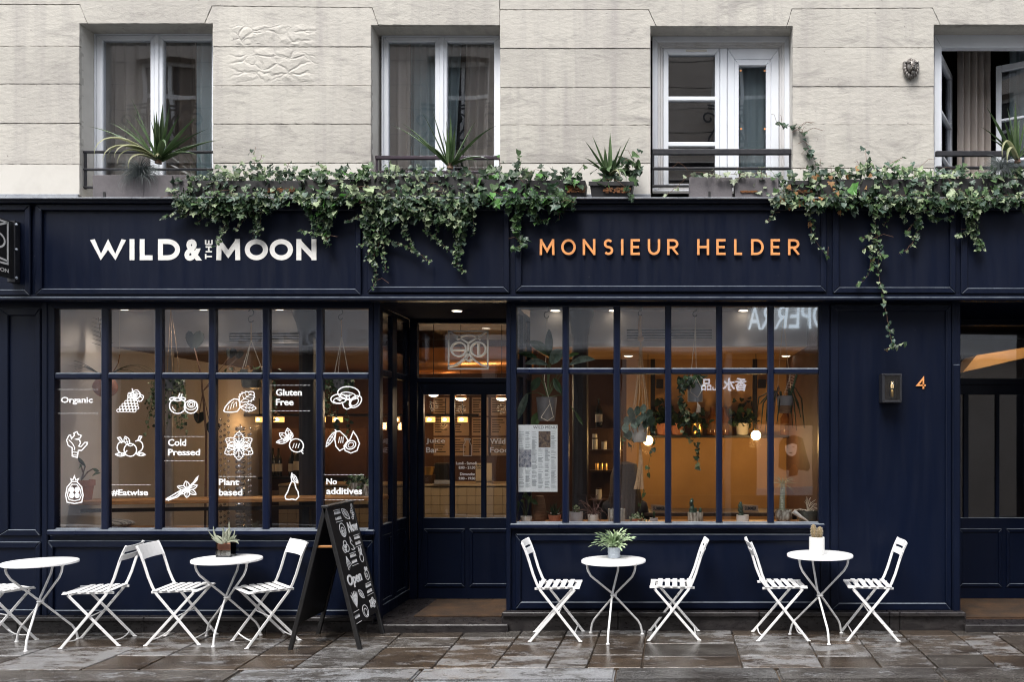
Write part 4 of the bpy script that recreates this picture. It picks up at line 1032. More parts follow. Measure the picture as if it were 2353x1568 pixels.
a = Art((265, 334, 1003, 1051)); a.e(.50, .34, .21, .31); a.l(arcp(.24, .46, .18, .28, 60, 330, 12)); a.l(arcp(.75, .52, .17, .27, -90, 120, 12)); a.leaf(.44, .58, .42, .09, 105, 2)
a.l([(.22, .66), (.08, .92), (.16, .95), (.27, .70)]); a.l([(.75, .78), (.80, 1), (.88, .98), (.80, .76)]); a.l([(.40, .58), (.5, .52), (.6, .58)], w=.8); a.leaf(.34, .10, .34, .08, 175, 2); a.leaf(.70, .16, .30, .08, -10, 2); a.done(win1, label='white line drawing of cherries and leaves')
a = Art((514, 584, 993, 1057), 2.4)
for an, L_, W_ in [(90, .5, .16), (150, .5, .15), (30, .5, .15), (212, .54, .17), (-32, .54, .17), (270, .52, .16), (180, .38, .14), (0, .38, .14)]: a.leaf(.5, .5, L_, W_, an, 2, .15)
a.e(.5, .5, .05, .15, w=.7); a.done(win1, label='white line drawing of mint leaves')
a = Art((636, 697, 988, 1044)); a.e(.74, .35, .26, .28, 30); a.l([(.88, .14), (.96, .06), (1, 0)], w=.8); a.l([(.92, .18), (1, .12)], w=.7); a.l([(.56, .55), (.45, .62), (.30, .66)])
a.leaf(.48, .62, .44, .11, 100, 2); a.leaf(.46, .60, .44, .12, 145, 2); a.leaf(.44, .56, .46, .09, 190, 2); a.leaf(.46, .6, .3, .1, 70, 1)
for k in range(3): a.l([(.60 + .1 * k, .24), (.66 + .1 * k, .44)], w=.6)
a.done(win1, label='white line drawing of a beetroot')
a = Art((755, 826, 988, 1043)); a.l([(.24, .92), (.36, .94), (.56, .70), (.64, .52), (.50, .22), (.36, .12), (.24, .30), (.20, .6)], True); a.l([(.60, .5), (.70, .6), (.80, .92), (.92, .70), (1, .42), (.92, .12), (.72, .02), (.54, .12), (.50, .32)], True)
a.e(.72, .36, .15, .19, -30); a.e(.72, .36, .08, .11, -30, w=.6); a.leaf(.22, .92, .7, .08, 245, 3); a.l([(.28, .92), (.2, 1)])
for k in range(3): a.l([(.32 + .07 * k, .44), (.36 + .06 * k, .70)], w=.6)
a.done(win1, label='white line drawing of an avocado')
a = Art((150, 192, 1095, 1158)); a.l([(.36, .80), (.10, .60), (.02, .30), (.10, .05), (.5, 0), (.9, .05), (.98, .30), (.90, .60), (.64, .80)]); a.l([(.36, .70), (.18, .52), (.12, .30), (.22, .14), (.5, .1), (.78, .14), (.88, .3), (.82, .52), (.64, .70)], True, .8)
a.l([(.36, .80), (.30, .90), (.42, .86), (.5, 1), (.58, .86), (.72, .9), (.64, .8)], True)
for cx in (.35, .65):
    for cy in (.30, .50):
        for k in range(3): a.e(cx, cy, .11 - .04 * k, .085 - .03 * k, n=10, w=1.1)
a.done(win1, label='white line drawing of a jam jar')
a = Art((381, 455, 1095, 1151)); a.l([(0, .05), (.25, .25), (.5, .45)]); a.l([(0, .02), (.3, .17), (.55, .42)]); a.l([(.06, 0), (.36, .14), (.58, .40)])
for an in (160, 100, 30, -40, -95, 215): a.leaf(.68, .46, .34, .085, an, 0)
a.e(.68, .46, .05, .06, w=.8); a.l([(.70, .55), (.86, .74), (.95, .92), (1, .98), (.97, .84), (.84, .66), (.74, .5)], True); a.done(win1, label='white line drawing of a vanilla flower')
a = Art((655, 687, 1086, 1149)); a.l([(.45, .64), (.34, .52), (.20, .30), (.0, .12), (.06, .02), (.28, .0), (.5, .02), (.78, -.01), (.98, .10), (.94, .28), (.78, .42), (.70, .60), (.58, .66)], True); a.l([(.5, .66), (.44, .82), (.5, .98)]); a.leaf(.5, .92, .52, .09, -35, 2); a.done(win1, label='white line drawing of a pear')
def words(parent, lines_, mat='vinyl_white', Y=YF_, bold=.028, name='lettering'):
    for body, b in lines_:
        g = G(); ptext(g, body, b[0], b[1], b[2], b[3], Y, .0012, bold); g.build(name, mat, parent)
words(win1, [('Organic', (140, 213, 912.5, 930.5)), ('Cold', (386, 428, 1009.5, 1025.6)), ('Pressed', (386, 460, 1032.5, 1047.6)), ('#Eatwise', (256.7, 340.5, 1125.5, 1141)), ('Plant', (503, 549, 1101, 1116)),
             ('based', (503, 557, 1124.5, 1140)), ('Gluten', (634, 693.7, 894.5, 910)), ('Free', (634, 674.6, 917, 932.3)), ('No', (749.7, 774.5, 1100.3, 1114.4)), ('additives', (749.7, 832.3, 1121.5, 1137))])
g = G()
for a_, b_, y in [(133, 225, 895.5), (133, 225, 950.5), (378, 469, 1003.8), (378, 469, 1059.5), (257, 346.6, 1115), (503, 590, 1095.8), (621, 714, 886), (621, 714, 944.8), (744.5, 837.5, 1091.6), (744.5, 837.5, 1149.7)]:
    x = a_
    while x < b_:
        g.box(PX(x, YF_), PX(x + 1.5, YF_), YF_ - .0012, YF_, PZ(y + .5, YF_), PZ(y - .5, YF_)); x += 3.0
g.build('dotted_rule', 'vinyl_white', win1)
Yd = YD + .019
words(door1, [('Juice', (979, 1022.7, 1008, 1021.5)), ('Bar', (979, 1007, 1028.3, 1041)), ('Wild', (1126, 1161, 1008, 1021)), ('Food', (1126, 1169, 1028.3, 1041))], 'vinyl_white', Yd, .012)
words(door1, [('Lundi - Samedi', (1048, 1095, 1062, 1068.5)), ('8:00 - 21:30', (1054, 1092, 1072, 1078.4)), ('Dimanche', (1057, 1091, 1087, 1093.3)), ('9:00 - 19:00', (1054, 1092, 1097, 1103.3))], 'vinyl_white', Yd, .02)
a = Art((1065, 1083, 1009, 1048), 1.5, Yd); a.l([(.22, .92), (.22, .80), (.0, .62), (.0, .0), (1, 0), (1, .62), (.78, .80), (.78, .92)], True); a.l([(.14, 1), (.86, 1), (.86, .92), (.14, .92)], True); a.done(door1, 'vinyl_grey', 'bottle_drawing')

# menu sheet behind the first pane of the right window
Ym = YG + .012
mn = pbox(1191, 1281, 977, 1131, Ym, .003).build('menu_sheet', 'paper', None, label='large pale menu sheet taped inside the first pane of the right window', cat='menu')
def mpart(g, name, mat): g.build(name, mat, mn)
g = G(); ptext(g, 'WILD MENU', 1225, 1279, 979.5, 986, Ym - .0005, .001, 0.0); mpart(g, 'heading', 'ink')
g = G(); rm = random.Random(5)
for c in range(6):
    x0 = 1192.5 + 14.8 * c; y = 991 + rm.uniform(0, 3)
    while y < 1122:
        if (c == 3 and 990 < y < 1031) or (c == 4 and 990 < y < 1031) or (c in (0, 1) and 1033 < y < 1075): y += 3; continue
        hd = rm.random() < .14
        g.box(PX(x0, Ym), PX(x0 + rm.uniform(7, 12.5), Ym), Ym - .0014, Ym - .0004, PZ(y + (1.2 if hd else .8), Ym), PZ(y, Ym)); y += 2.4 if rm.random() < .8 else 5
mpart(g, 'printed_line', 'ink_grey')
for b_, m_ in (((1237.5, 1265, 991.5, 1029), 'photo_dark'), ((1192.5, 1221, 1034, 1074), 'photo_grey')):
    g = G(); pbox(*b_, Ym - .0012, .001, g); mpart(g, 'printed_photo', m_)

# ================================================================== wall lamp and lion mask
wl_ = thing('wall_lamp', 'square black wall lantern with a bare bulb on the navy pier', 'wall lamp', P(2050, 926, .12))
ring((2028, 2073, 859, 926), (2033.5, 2069, 864.5, 920.5), .03, .135).build('lantern_body', 'black_metal', wl_, bevel=.004)
pbox(2030, 2071, 861, 924, .15, .016).build('back_plate', 'black_metal', wl_)
pbox(2033, 2069.5, 864, 921, .036, .004).build('lantern_glass', 'glass_lamp', wl_)
Yb = .09
G().lathe([(.013, 0), (.015, .01), (.015, .06), (.011, .065)], P(2050, 913, Yb), 12).build('bulb_socket', 'brass', wl_, smooth=True)
bl = G().ball(P(2050, 885, Yb), .030, rz=.032, n=14, m=10).build('bulb', 'glass_bead', wl_, smooth=True)
G().tube([P(2048, 893, Yb), P(2047.5, 886, Yb), P(2050, 880, Yb), P(2052.5, 886, Yb), P(2052, 893, Yb)], .0022, 5).build('filament', 'filament', wl_)
ln = thing('lion_mask', 'small weathered metal lion head fixed to the upper stone wall', 'ornament', P(2093, 182, .29))
g = G(); c0 = lambda a, b_, d=0: Vector((PX(a, .28), .28 - d, PZ(b_, .28)))
g.prism([(PX(a, .28), PZ(b_, .28)) for a, b_ in [(2093, 134), (2104, 140), (2111, 143), (2112, 158), (2108, 170), (2100, 178), (2094, 183), (2087, 178), (2078, 168), (2075, 155), (2075, 143), (2083, 140)]], .27, .305)
for k in range(16):
    t = 2 * math.pi * k / 16; g.ball(c0(2093 + 14.5 * math.cos(t), 159 + 17 * math.sin(t), .012), .017, .02, .026, 8, 6)
g.ball(c0(2093, 156, .03), .045, .04, .058, 14, 10); g.ball(c0(2094, 161, .058), .022, .026, .018, 10, 8); g.ball(c0(2094.5, 158, .084), .009, .008, .006, 8, 6)
for sx in (-1, 1):
    g.ball(c0(2093 + 6.5 * sx, 149.5, .055), .016, .014, .007, 8, 6); g.ball(c0(2093 + 13 * sx, 146, .03), .014, .013, .014, 8, 6); g.ball(c0(2094 + 4 * sx, 164, .06), .014, .016, .012, 8, 6)
g.ball(c0(2094.5, 170, .045), .018, .016, .02, 8, 6)
g.build('lion_head', 'lion_metal', ln, smooth=True)
g = G()
for sx in (-1, 1): g.ball(c0(2093 + 6.2 * sx, 153, .068), .008, .006, .004, 8, 6)
g.build('eye', 'black_metal', ln)
g = G(); g.ball(c0(2095, 165, .073), .008, .006, .004, 8, 6); g.build('mouth', 'black_metal', ln)

# guard rails before the first-floor windows
def rail(px0, px1, bars, posts, Y, mat, label, py_bot=449):
    t = thing('window_railing', label, 'railing', P((px0 + px1) / 2, py_bot, Y), group='window guard rails')
    for (y, th) in bars: G().box(PX(px0, Y), PX(px1, Y), Y - .02, Y + .012, PZ(y + th / 2, Y), PZ(y - th / 2, Y)).build('rail', mat, t, bevel=.006)
    for p in posts: G().box(PX(p - 2.4, Y), PX(p + 2.4, Y), Y - .012, Y + .006, PZ(bars[-1][0] + 4, Y), PZ(bars[0][0], Y)).build('post', mat, t, bevel=.003)
rail(193, 497, [(349.8, 5.5), (390, 4.8), (431, 4.5)], [197], .36, 'black_metal', 'thin black three-bar railing behind the largest spiky plant')
rail(863, 1155, [(363, 9), (396, 6)], [866, 1150], .36, 'aubergine_metal', 'dark purple round railing under the window with parted curtains')
rail(1499, 1818, [(350, 13.5), (388, 6), (428, 5)], [1501, 1815], .36, 'black_metal', 'thick black three-bar railing under the barred window')
rail(2149, 2480, [(354, 12.5), (386, 6)], [2213], .36, 'black_metal', 'black railing under the open window at the right edge')
# ================================================================== bistro chairs and tables
def bow(y0, y1, zc, xc, h, t, bend, tilt, n=6):      # a back slat, bowed backwards
    V = []; F = []
    for i in range(n + 1):
        u = i / n; y = y0 + (y1 - y0) * u; dx = -bend * (1 - (2 * u - 1) ** 2)
        for (sx, sz) in ((0, -h / 2), (0, h / 2), (-t, h / 2), (-t, -h / 2)): V.append((xc + dx + sx - sz * tilt, y, zc + sz))
    for i in range(n):
        for e in range(4): F.append((4 * i + e, 4 * i + (e + 1) % 4, 4 * i + 4 + (e + 1) % 4, 4 * i + 4 + e))
    F += [(3, 2, 1, 0), (4 * n, 4 * n + 1, 4 * n + 2, 4 * n + 3)]
    g = G(); g.add(V, F); return g
def make_chair(wide_back):
    t = thing('bistro_chair', 'x', 'chair', (0, 0, 0), 'white folding bistro chairs on the pavement')
    m = 'chair_white'
    back = [(-.278, .835), (-.249, .77), (-.224, .70), (-.185, .57), (-.154, .49), (-.122, .43), (.03, .235), (.212, .0)]
    for s in (-1, 1):
        G().ribbon(back, .022, s * .190 - .004, s * .190 + .004).build('back_leg', m, t, bevel=.0025)
        G().ribbon([(.165, .437), (-.215, .0)], .022, s * .176 - .004, s * .176 + .004).build('front_leg', m, t, bevel=.0025)
        G().ribbon([(-.175, .443), (.205, .452)], .020, s * .163 - .005, s * .163 + .005).build('seat_rail', m, t, bevel=.002)
        for (x, y) in ((.212, s * .19), (-.215, s * .176)): G().box(x - .016, x + .016, y - .009, y + .009, -.001, .008).build('foot', m, t, bevel=.003)
    for k in range(6):
        x = -.135 + .0635 * k; dz = -.012 if k == 5 else 0
        G().box(x - .021, x + .021, -.198, .198, .455 + dz, .464 + dz).build('seat_slat', m, t, bevel=.003)
    if wide_back: bow(-.2, .2, .775, -.245, .115, .006, .028, .45).build('back_slat', m, t, bevel=.002)
    else:
        bow(-.2, .2, .735, -.231, .052, .006, .028, .45).build('back_slat', m, t, bevel=.002)
        bow(-.2, .2, .805, -.259, .052, .006, .028, .45).build('back_slat', m, t, bevel=.002)
    def rod(x, z, w, sag, n=6):
        G().tube([(x - sag * (1 - (2 * i / n - 1) ** 2) * .6, -w + 2 * w * i / n, z - sag * (1 - (2 * i / n - 1) ** 2)) for i in range(n + 1)], .0055, 6).build('stretcher', m, t, smooth=True)
    rod(.165, .058, .19, .02); rod(-.172, .050, .176, .018); rod(.028, .238, .19, .0); rod(.15, .43, .17, 0)
    return t
chair_a = make_chair(False); chair_b = make_chair(True); used_chairs = set()
jit = random.Random(8)
def put_chair(src, x, Z, az, label):
    o = src if src.name not in used_chairs else copy_tree(src)
    used_chairs.add(src.name)
    o.location = (x, Z + CAMY, gz(x) + .003); o.rotation_euler = (0, 0, R(az + jit.uniform(-1.5, 1.5))); o['label'] = label
put_chair(chair_b, -5.67, 7.38, 62, 'white folding chair at the left edge, cut off by the frame')
put_chair(chair_a, -4.80, 7.37, 191, 'white slatted chair facing the bare table, back to back with its neighbour')
put_chair(chair_b, -4.13, 7.43, 8, 'white folding chair facing right towards the table with the curled pale plant')
put_chair(chair_b, -3.40, 7.40, 222, 'white folding chair beside the black sandwich board, turned towards the street')
put_chair(chair_a, -.935, 7.50, 3, 'white slatted chair just right of the shop door, facing right')
put_chair(chair_a, .07, 7.52, 180, 'white slatted chair facing left towards the table with the fern')
put_chair(chair_a, .985, 7.50, 0, 'white slatted chair left of the table with the cactus, facing it')
put_chair(chair_a, 1.755, 7.50, 176, 'rightmost white slatted chair, in front of the navy pier')
def make_table(x, Z, dia, h, az, label):
    t = thing('bistro_table', label, 'table', (x, Z + CAMY, gz(x)), 'round white bistro tables on the pavement')
    b = Vector((x, Z + CAMY, gz(x) + .002)); r = dia / 2; m = 'chair_white'
    G().lathe([(r - .006, h - .022), (r, h - .020), (r, h - .004), (r - .004, h)], b, 56).build('tabletop', m, t, smooth=True)
    G().lathe([(.05, .0), (.05, .004)], b + Vector((0, 0, h - .03)), 16).build('top_bracket', m, t)
    foot = .265
    for k in range(3):
        a = R(az + 120 * k); d = Vector((math.cos(a), math.sin(a), 0)); q = Vector((-d.y, d.x, 0)) * .012; Zv = Vector((0, 0, 1)); zc = .36
        path = [b + d * r * .86 + Zv * (h - .018), b + d * r * .86 + Zv * (h - .055), b + d * (r * .83) + Zv * (h - .085), b + d * (r * .74) + Zv * (h - .13), b + d * .03 + q + Zv * (zc + .03), b - d * .03 + q + Zv * (zc - .03),
                b - d * (foot * .84) + Zv * .125, b - d * (foot * .93) + Zv * .085, b - d * (foot * .97) + Zv * .045, b - d * foot + Zv * .004]
        G().tube(path, .0092, 8).build('leg', m, t, smooth=True)
        G().lathe([(.016, 0), (.016, .006), (.011, .012)], b - d * foot, 10).build('foot', m, t)
        G().tube([b + d * (r * .86 - .01) + Zv * (h - .024), b + d * (r * .86 + .012) + Zv * (h - .024)], .013, 8).build('hinge', m, t)
    G().lathe([(.026, -.006), (.030, 0), (.026, .006)], b + Vector((0, 0, .36)), 14).build('pivot_ring', m, t, smooth=True)
    return b + Vector((0, 0, h))
t1 = make_table(PX(93, 7.32 + CAMY), 7.32, .548, .698, 90 + 14, 'white round table with a bare top at the left edge')
t2 = make_table(PX(522, 7.46 + CAMY), 7.46, .56, .696, 90 + 4, 'white round table with a curled pale plant in a glass, left of the sandwich board')
t3 = make_table(PX(1410, 7.48 + CAMY), 7.48, .552, .668, 90 - 7, 'white round table carrying the pale green fern')
t4 = make_table(PX(1884, 7.46 + CAMY), 7.46, .56, .716, 90 + 6, 'white round table carrying the cactus in a white pot')
# plants on the tables
def top_at(px, py, t):                               # the spot on a table top under a photo pixel
    d = FP * (CAMZ - t.z) / (py - VY); return Vector(((px - VX) * d / FP, d + CAMY, t.z + .001))
p = top_at(522, 1279, t2)
pot = thing('potted_succulent', 'curled pale succulent in a square glass of brown soil on a white table', 'potted plant', p)
s = .066; g = G(); g.box(p.x - s, p.x + s, p.y - s, p.y + s, p.z, p.z + .006)
for (a, b_, c, d) in [(-s, s, -s, -s + .004), (-s, s, s - .004, s), (-s, -s + .004, -s, s), (s - .004, s, -s, s)]: g.box(p.x + a, p.x + b_, p.y + c, p.y + d, p.z + .006, p.z + .135)
g.build('glass_pot', 'glass_clear', pot)
G().box(p.x - s + .007, p.x + s - .007, p.y - s + .007, p.y + s - .007, p.z + .008, p.z + .058).build('pebble_layer', 'ceramic_drip', pot, bevel=.01)
G().box(p.x - s + .007, p.x + s - .007, p.y - s + .007, p.y + s - .007, p.z + .058, p.z + .118).build('soil', 'terracotta', pot, bevel=.01)
rp = random.Random(12)
for k in range(20):
    az = k * 2.4; el = R(rp.choice((10, 30, 55, 75))); g = G(); pts = []; L = rp.uniform(.10, .19); q = p + Vector((rp.uniform(-.03, .03), rp.uniform(-.03, .03), .112))
    cu = rp.uniform(-1.2, 1.5)
    for i in range(9):
        pts.append(q.copy()); e = el + cu * (i / 8) * 1.4; q = q + Vector((math.cos(az) * math.cos(e), math.sin(az) * math.cos(e), math.sin(e))) * L / 8
    g.tube(pts, [.010, .0115, .011, .010, .009, .0075, .006, .004, .002], 6).build('leaf', 'succulent_pale', pot, smooth=True)
p = top_at(1411, 1283, t3)
pot = thing('potted_fern', 'pale green fern in a faceted glass pot on a white table', 'potted plant', p)
G().lathe([(.046, 0), (.053, .004), (.055, .03), (.052, .034), (.055, .06), (.053, .064), (.056, .09), (.057, .094)], p, 14).build('glass_pot', 'pewter', pot)
G().lathe([(.05, .088), (.05, .096)], p, 14).build('soil', 'soil', pot)
for k in range(90):
    az = rp.uniform(0, 2 * math.pi); el = R(rp.uniform(25, 90)); L = rp.uniform(.11, .23); g = G()
    q = p + Vector((rp.uniform(-.03, .03), rp.uniform(-.03, .03), .09)); w = rp.uniform(.007, .014)
    n = 8; V = []; F = []; e = el; sd = Vector((-math.sin(az), math.cos(az), 0))
    for i in range(n + 1):
        ww = w * (1 if i % 2 else .45) * (1 - (i / n) ** 3) * (.5 + min(1, i / 3)) + .001
        nn = sd.cross(Vector((math.cos(az) * math.cos(e), math.sin(az) * math.cos(e), math.sin(e))))
        V += [q - sd * ww + nn * .006 * (i % 2), q, q + sd * ww - nn * .006 * (i % 2)]
        q = q + Vector((math.cos(az) * math.cos(e), math.sin(az) * math.cos(e), math.sin(e))) * L / n; e -= rp.uniform(.05, .22)
    for i in range(n): F += [(3 * i, 3 * i + 1, 3 * i + 4, 3 * i + 3), (3 * i + 1, 3 * i + 2, 3 * i + 5, 3 * i + 4)]
    g.add(V, F); g.build('frond', 'fern_pale', pot, smooth=True)
p = top_at(1877, 1275, t4)
pot = thing('potted_cactus', 'two tan ribbed cactus columns in a white pot on a white table', 'potted plant', p)
G().lathe([(.062, 0), (.066, .004), (.066, .145), (.064, .149), (.060, .145), (.060, .128)], p, 28).build('pot', 'ceramic_white', pot, smooth=True)
G().lathe([(.059, .12), (.059, .13)], p, 16).build('soil', 'soil', pot)
for (dx, dy, h, r_, ln) in [(-.026, 0, .118, .024, -.06), (.024, .012, .098, .025, .08)]:
    c = p + Vector((dx, dy, .13 + h / 2)); g = G(); g.ball((0, 0, 0), r_, r_, h / 2 + .01, 40, 14, rib=.10, ribs=10)
    g.V = [(c.x + v[0] + ln * v[2], c.y + v[1], c.z + v[2]) for v in g.V]
    st = g.build('cactus_stem', 'cactus', pot, smooth=True)
    g = G()
    for k in range(10):
        a = 2 * math.pi * k / 10
        for j in range(9):
            z = -h / 2 * .9 + h * .9 * j / 8; kk = math.sqrt(max(.05, 1 - (z / (h / 2 + .01)) ** 2)) * r_ * 1.1
            b_ = c + Vector((kk * math.cos(a) + ln * z, kk * math.sin(a), z))
            for m_ in range(3):
                d = Vector((math.cos(a) + rp.uniform(-.8, .8), math.sin(a) + rp.uniform(-.8, .8), rp.uniform(-.6, .6))).normalized() * .007
                g.tube([b_, b_ + d], [.0007, .0002], 3)
    o = g.build('spines', 'rope_white', st); o['kind'] = 'stuff'

# ================================================================== sandwich board
ax, y0, y1, zt = -2.775, -.575, .03, 1.155
gb = gz(-2.8)
sb = thing('sandwich_board', 'black A-frame board with white words and fruit drawings beside the shop door', 'sandwich board', (ax, (y0 + y1) / 2, gb))
def sheet(sx, ft, zb, name):                         # one leaf of the A, leaning out by ft at the ground
    k = lambda z: ax + sx * (.012 + ft * (zt - z) / zt)
    th = .018
    P4 = [(k(zb), zb), (k(zt), zt), (k(zt) - sx * th, zt), (k(zb) - sx * th, zb)]
    return G().prism([(a, gb + b_) for a, b_ in P4], y0 + .004, y1 - .004).build(name, 'board_black', sb, bevel=.003), k
pr, kr = sheet(1, .285, .20, 'front_panel'); pl, kl = sheet(-1, .285, .20, 'rear_panel')
for sx, k in ((1, kr), (-1, kl)):
    for ya in (y0, y1 - .034):
        G().prism([(k(0) - sx * .03, gb), (k(0) + sx * .004, gb), (k(zt) + sx * .004, gb + zt + .004), (k(zt) - sx * .03, gb + zt + .004)], ya, ya + .034).build('leg', 'board_black', sb, bevel=.004)
G().box(ax - .03, ax + .03, y0, y1, gb + zt, gb + zt + .022).build('top_rail', 'board_black', sb, bevel=.005)
G().box(kl(.84) + .01, kr(.84) - .01, y0 + .015, y0 + .035, gb + .83, gb + .85).build('spreader', 'wood_counter', sb, bevel=.004)
# the printing on the leaf that faces the door: u runs away from the street, v down the slope
slope = math.atan2(.285, zt)
def bmap(u, v, lift=.0012):
    z = zt - .012 - v * math.cos(slope)
    return (kr(z) + lift * math.cos(slope), y0 + .034 + u, gb + z + lift * math.sin(slope))
def on_board(g, name='board_drawing', kind=None):
    g.V = [bmap(v[0], -v[2], .0022 * (1 - v[1])) for v in g.V]; g.build(name, 'vinyl_white', pr, kind=kind)
def bword(body, u0, u1, v0, v1, bold=.03):
    V, F = text_mesh(body, u0, u1, -v1, -v0, 0, 1, bold); g = G(); g.add(V, F); on_board(g, 'lettering')
bword('Now', .32, .545, .145, .235); bword('Open', .035, .355, .565, .685)
class BArt(Art):
    def __init__(s, b, w=.0075): s.b = b; s.w = w; s.g = G(); s.Y = 0
    def f(s, p): b = s.b; return (b[0] + (b[1] - b[0]) * p[0], -(b[3] - (b[3] - b[2]) * p[1]))
    def l(s, pts, cl=False, w=1.0): s.k = getattr(s, 'k', 0) + 1; s.g.ribbon([s.f(p) for p in pts], s.w * w, .5 - .018 * s.k, 1, closed=cl); return s
def small_words(u0, u1, v0, v1, rows):               # two or three lines of small print between rules
    a = BArt((u0, u1, v0, v1), .006); a.l([(0, 1), (1, 1)], w=.7); a.l([(0, 0), (1, 0)], w=.7)
    for r_ in range(rows):
        y = .74 - .48 * r_ / max(1, rows - 1) if rows > 1 else .5; x = .05
        while x < .85:
            w_ = rp.uniform(.06, .16); a.l([(x, y - .08), (x + w_ * .5, y + .09), (x + w_, y - .08)], w=1.3); x += w_ + .06
    on_board(a.g, 'small_print', 'stuff')
small_words(.10, .25, .02, .12, 2); small_words(.40, .54, .27, .37, 2); small_words(.215, .36, .405, .51, 2); small_words(.39, .53, .70, .80, 2); small_words(.0, .13, .87, .965, 1)
a = BArt((.27, .42, .012, .12)); a.leaf(.95, .02, 1.25, .30, 135, 4, .1, 1); on_board(a.g)
a = BArt((.45, .56, .012, .13)); [a.e(.3 + .16 * (k % 3), .1 + .15 * k, .16, .11, n=9, w=.9) for k in range(5)]; a.leaf(.5, .8, .5, .16, 60, 1); on_board(a.g)
a = BArt((.13, .27, .13, .25)); a.e(.5, .45, .42, .5, 20); a.e(.5, .35, .26, .3, 20); a.e(.5, .3, .12, .14); on_board(a.g)
a = BArt((.10, .25, .28, .385)); a.e(.3, .32, .26, .3); a.e(.68, .32, .26, .3); a.e(.5, .66, .24, .28); a.e(.3, .32, .12, .14); on_board(a.g)
a = BArt((.28, .38, .27, .38)); a.l([(.3, 1), (.2, .5), (.7, .2), (.6, 0)]); a.l([(.3, 1), (.6, .6)]); a.l(arcp(.5, .1, .4, .12, 180, 360)); on_board(a.g)
a = BArt((.09, .21, .415, .535)); [a.l([(.35, 1), (.2 + .2 * k, .5), (.3 + .22 * k, .02 + .1 * k)]) for k in range(4)]; on_board(a.g)
a = BArt((.41, .52, .39, .51)); a.e(.5, .3, .36, .3); a.leaf(.4, .5, .6, .14, 100, 1); a.leaf(.6, .5, .6, .14, 75, 1); on_board(a.g)
a = BArt((.43, .55, .57, .675)); a.e(.5, .4, .4, .4); a.e(.4, .4, .14, .16); a.leaf(.4, .8, .3, .12, 100, 0); a.leaf(.6, .8, .3, .12, 60, 0); on_board(a.g)
a = BArt((.03, .17, .715, .84)); [a.leaf(.5, 0, 1.0, .08, 60 + 15 * k, 0) for k in range(5)]; on_board(a.g)
a = BArt((.20, .32, .71, .80)); a.leaf(.1, .9, 1.2, .26, -50, 4, .12, 1.0); on_board(a.g)
a = BArt((.38, .54, .83, .925)); [a.leaf(.5, .5, .5, .16, 72 * k, 1, .12) for k in range(5)]; on_board(a.g)
a = BArt((.19, .33, .855, .965)); a.e(.5, .5, .42, .5, 25); a.e(.5, .42, .24, .3, 25); on_board(a.g)
# ================================================================== planters, ivy and spiky plants along the ledge
ZLED = PZ(453.4, -.06) + .001
def trough(px0, px1, pytop, Yf, depth, mat, label, name='planter', taper=0.0, debris=None, clip=None, lip=False):
    x0, x1, zt_ = PX(px0, Yf), PX(px1, Yf), PZ(pytop, Yf); t = .012
    o = thing(name, label, 'planter', ((x0 + x1) / 2, Yf + depth / 2, ZLED))
    g = G(); k = taper
    def wall(a, b_): g.add([a[0], a[1], b_[1], b_[0]], [(0, 1, 2, 3)])
    bot = [(x0 + k, Yf + k, ZLED), (x1 - k, Yf + k, ZLED), (x1 - k, Yf + depth - k, ZLED), (x0 + k, Yf + depth - k, ZLED)]
    top = [(x0, Yf, zt_), (x1, Yf, zt_), (x1, Yf + depth, zt_), (x0, Yf + depth, zt_)]
    it = [(x0 + t, Yf + t, zt_), (x1 - t, Yf + t, zt_), (x1 - t, Yf + depth - t, zt_), (x0 + t, Yf + depth - t, zt_)]
    ib = [(v[0], v[1], zt_ - .05) for v in it]
    g.add(bot + top + it + ib, [(0, 3, 2, 1)] + [(i, (i + 1) % 4, (i + 1) % 4 + 4, i + 4) for i in range(4)] + [(i + 4, (i + 1) % 4 + 4, (i + 1) % 4 + 8, i + 8) for i in range(4)] + [(i + 8, (i + 1) % 4 + 8, (i + 1) % 4 + 12, i + 12) for i in range(4)] + [(12, 13, 14, 15)])
    g.build('trough', mat, o, bevel=.003)
    G().box(x0 + t + .002, x1 - t - .002, Yf + t + .002, Yf + depth - t - .002, zt_ - .049, zt_ - .025).build('soil', 'soil', o)
    if lip: G().box(x0 - .006, x1 + .006, Yf - .008, Yf + .004, zt_ - .035, zt_ + .003).build('rim', mat, o, bevel=.003)
    for c in (clip or []): G().box(PX(c - 2.5, Yf), PX(c + 2.5, Yf), Yf - .006, Yf - .0005, ZLED, ZLED + .075).build('clip', 'black_plastic', o)
    if debris:
        g = G()
        for k_ in range(60):
            x = rp.uniform(PX(debris[0], Yf), PX(debris[1], Yf)); z = rp.uniform(ZLED + .06, ZLED + .06 + debris[2]); s = rp.uniform(.006, .015); g.box(x, x + s * 2, Yf - .012 + rp.uniform(0, .006), Yf + .01, z, z + s)
        g.build('debris', 'rust_debris', o)
    return o
trough(213, 330, 402, .05, .18, 'slate_planter', 'grey slate-look planter under the blue grass tuft at the left window', clip=(240,))
trough(330, 432, 402, .052, .18, 'slate_planter', 'grey slate-look planter holding the largest spiky plant', clip=(400,))
trough(440, 692, 415, .02, .22, 'black_plastic', 'long black planter under the leftmost ivy', clip=(470, 660), debris=(615, 672, .03))
trough(700, 838, 412, .02, .22, 'black_plastic', 'black planter under the ivy between the two left windows')
trough(846, 1090, 405, .02, .20, 'black_plastic', 'dark planter buried in ivy under the window with parted curtains', clip=(870, 1060))
trough(1094, 1210, 412, .02, .22, 'black_plastic', 'black planter under the large-leaved ivy')
trough(1216, 1345, 414, .02, .22, 'black_plastic', 'black planter with a rusty base at the right end of the large-leaved ivy', debris=(1300, 1340, .05), taper=.02)
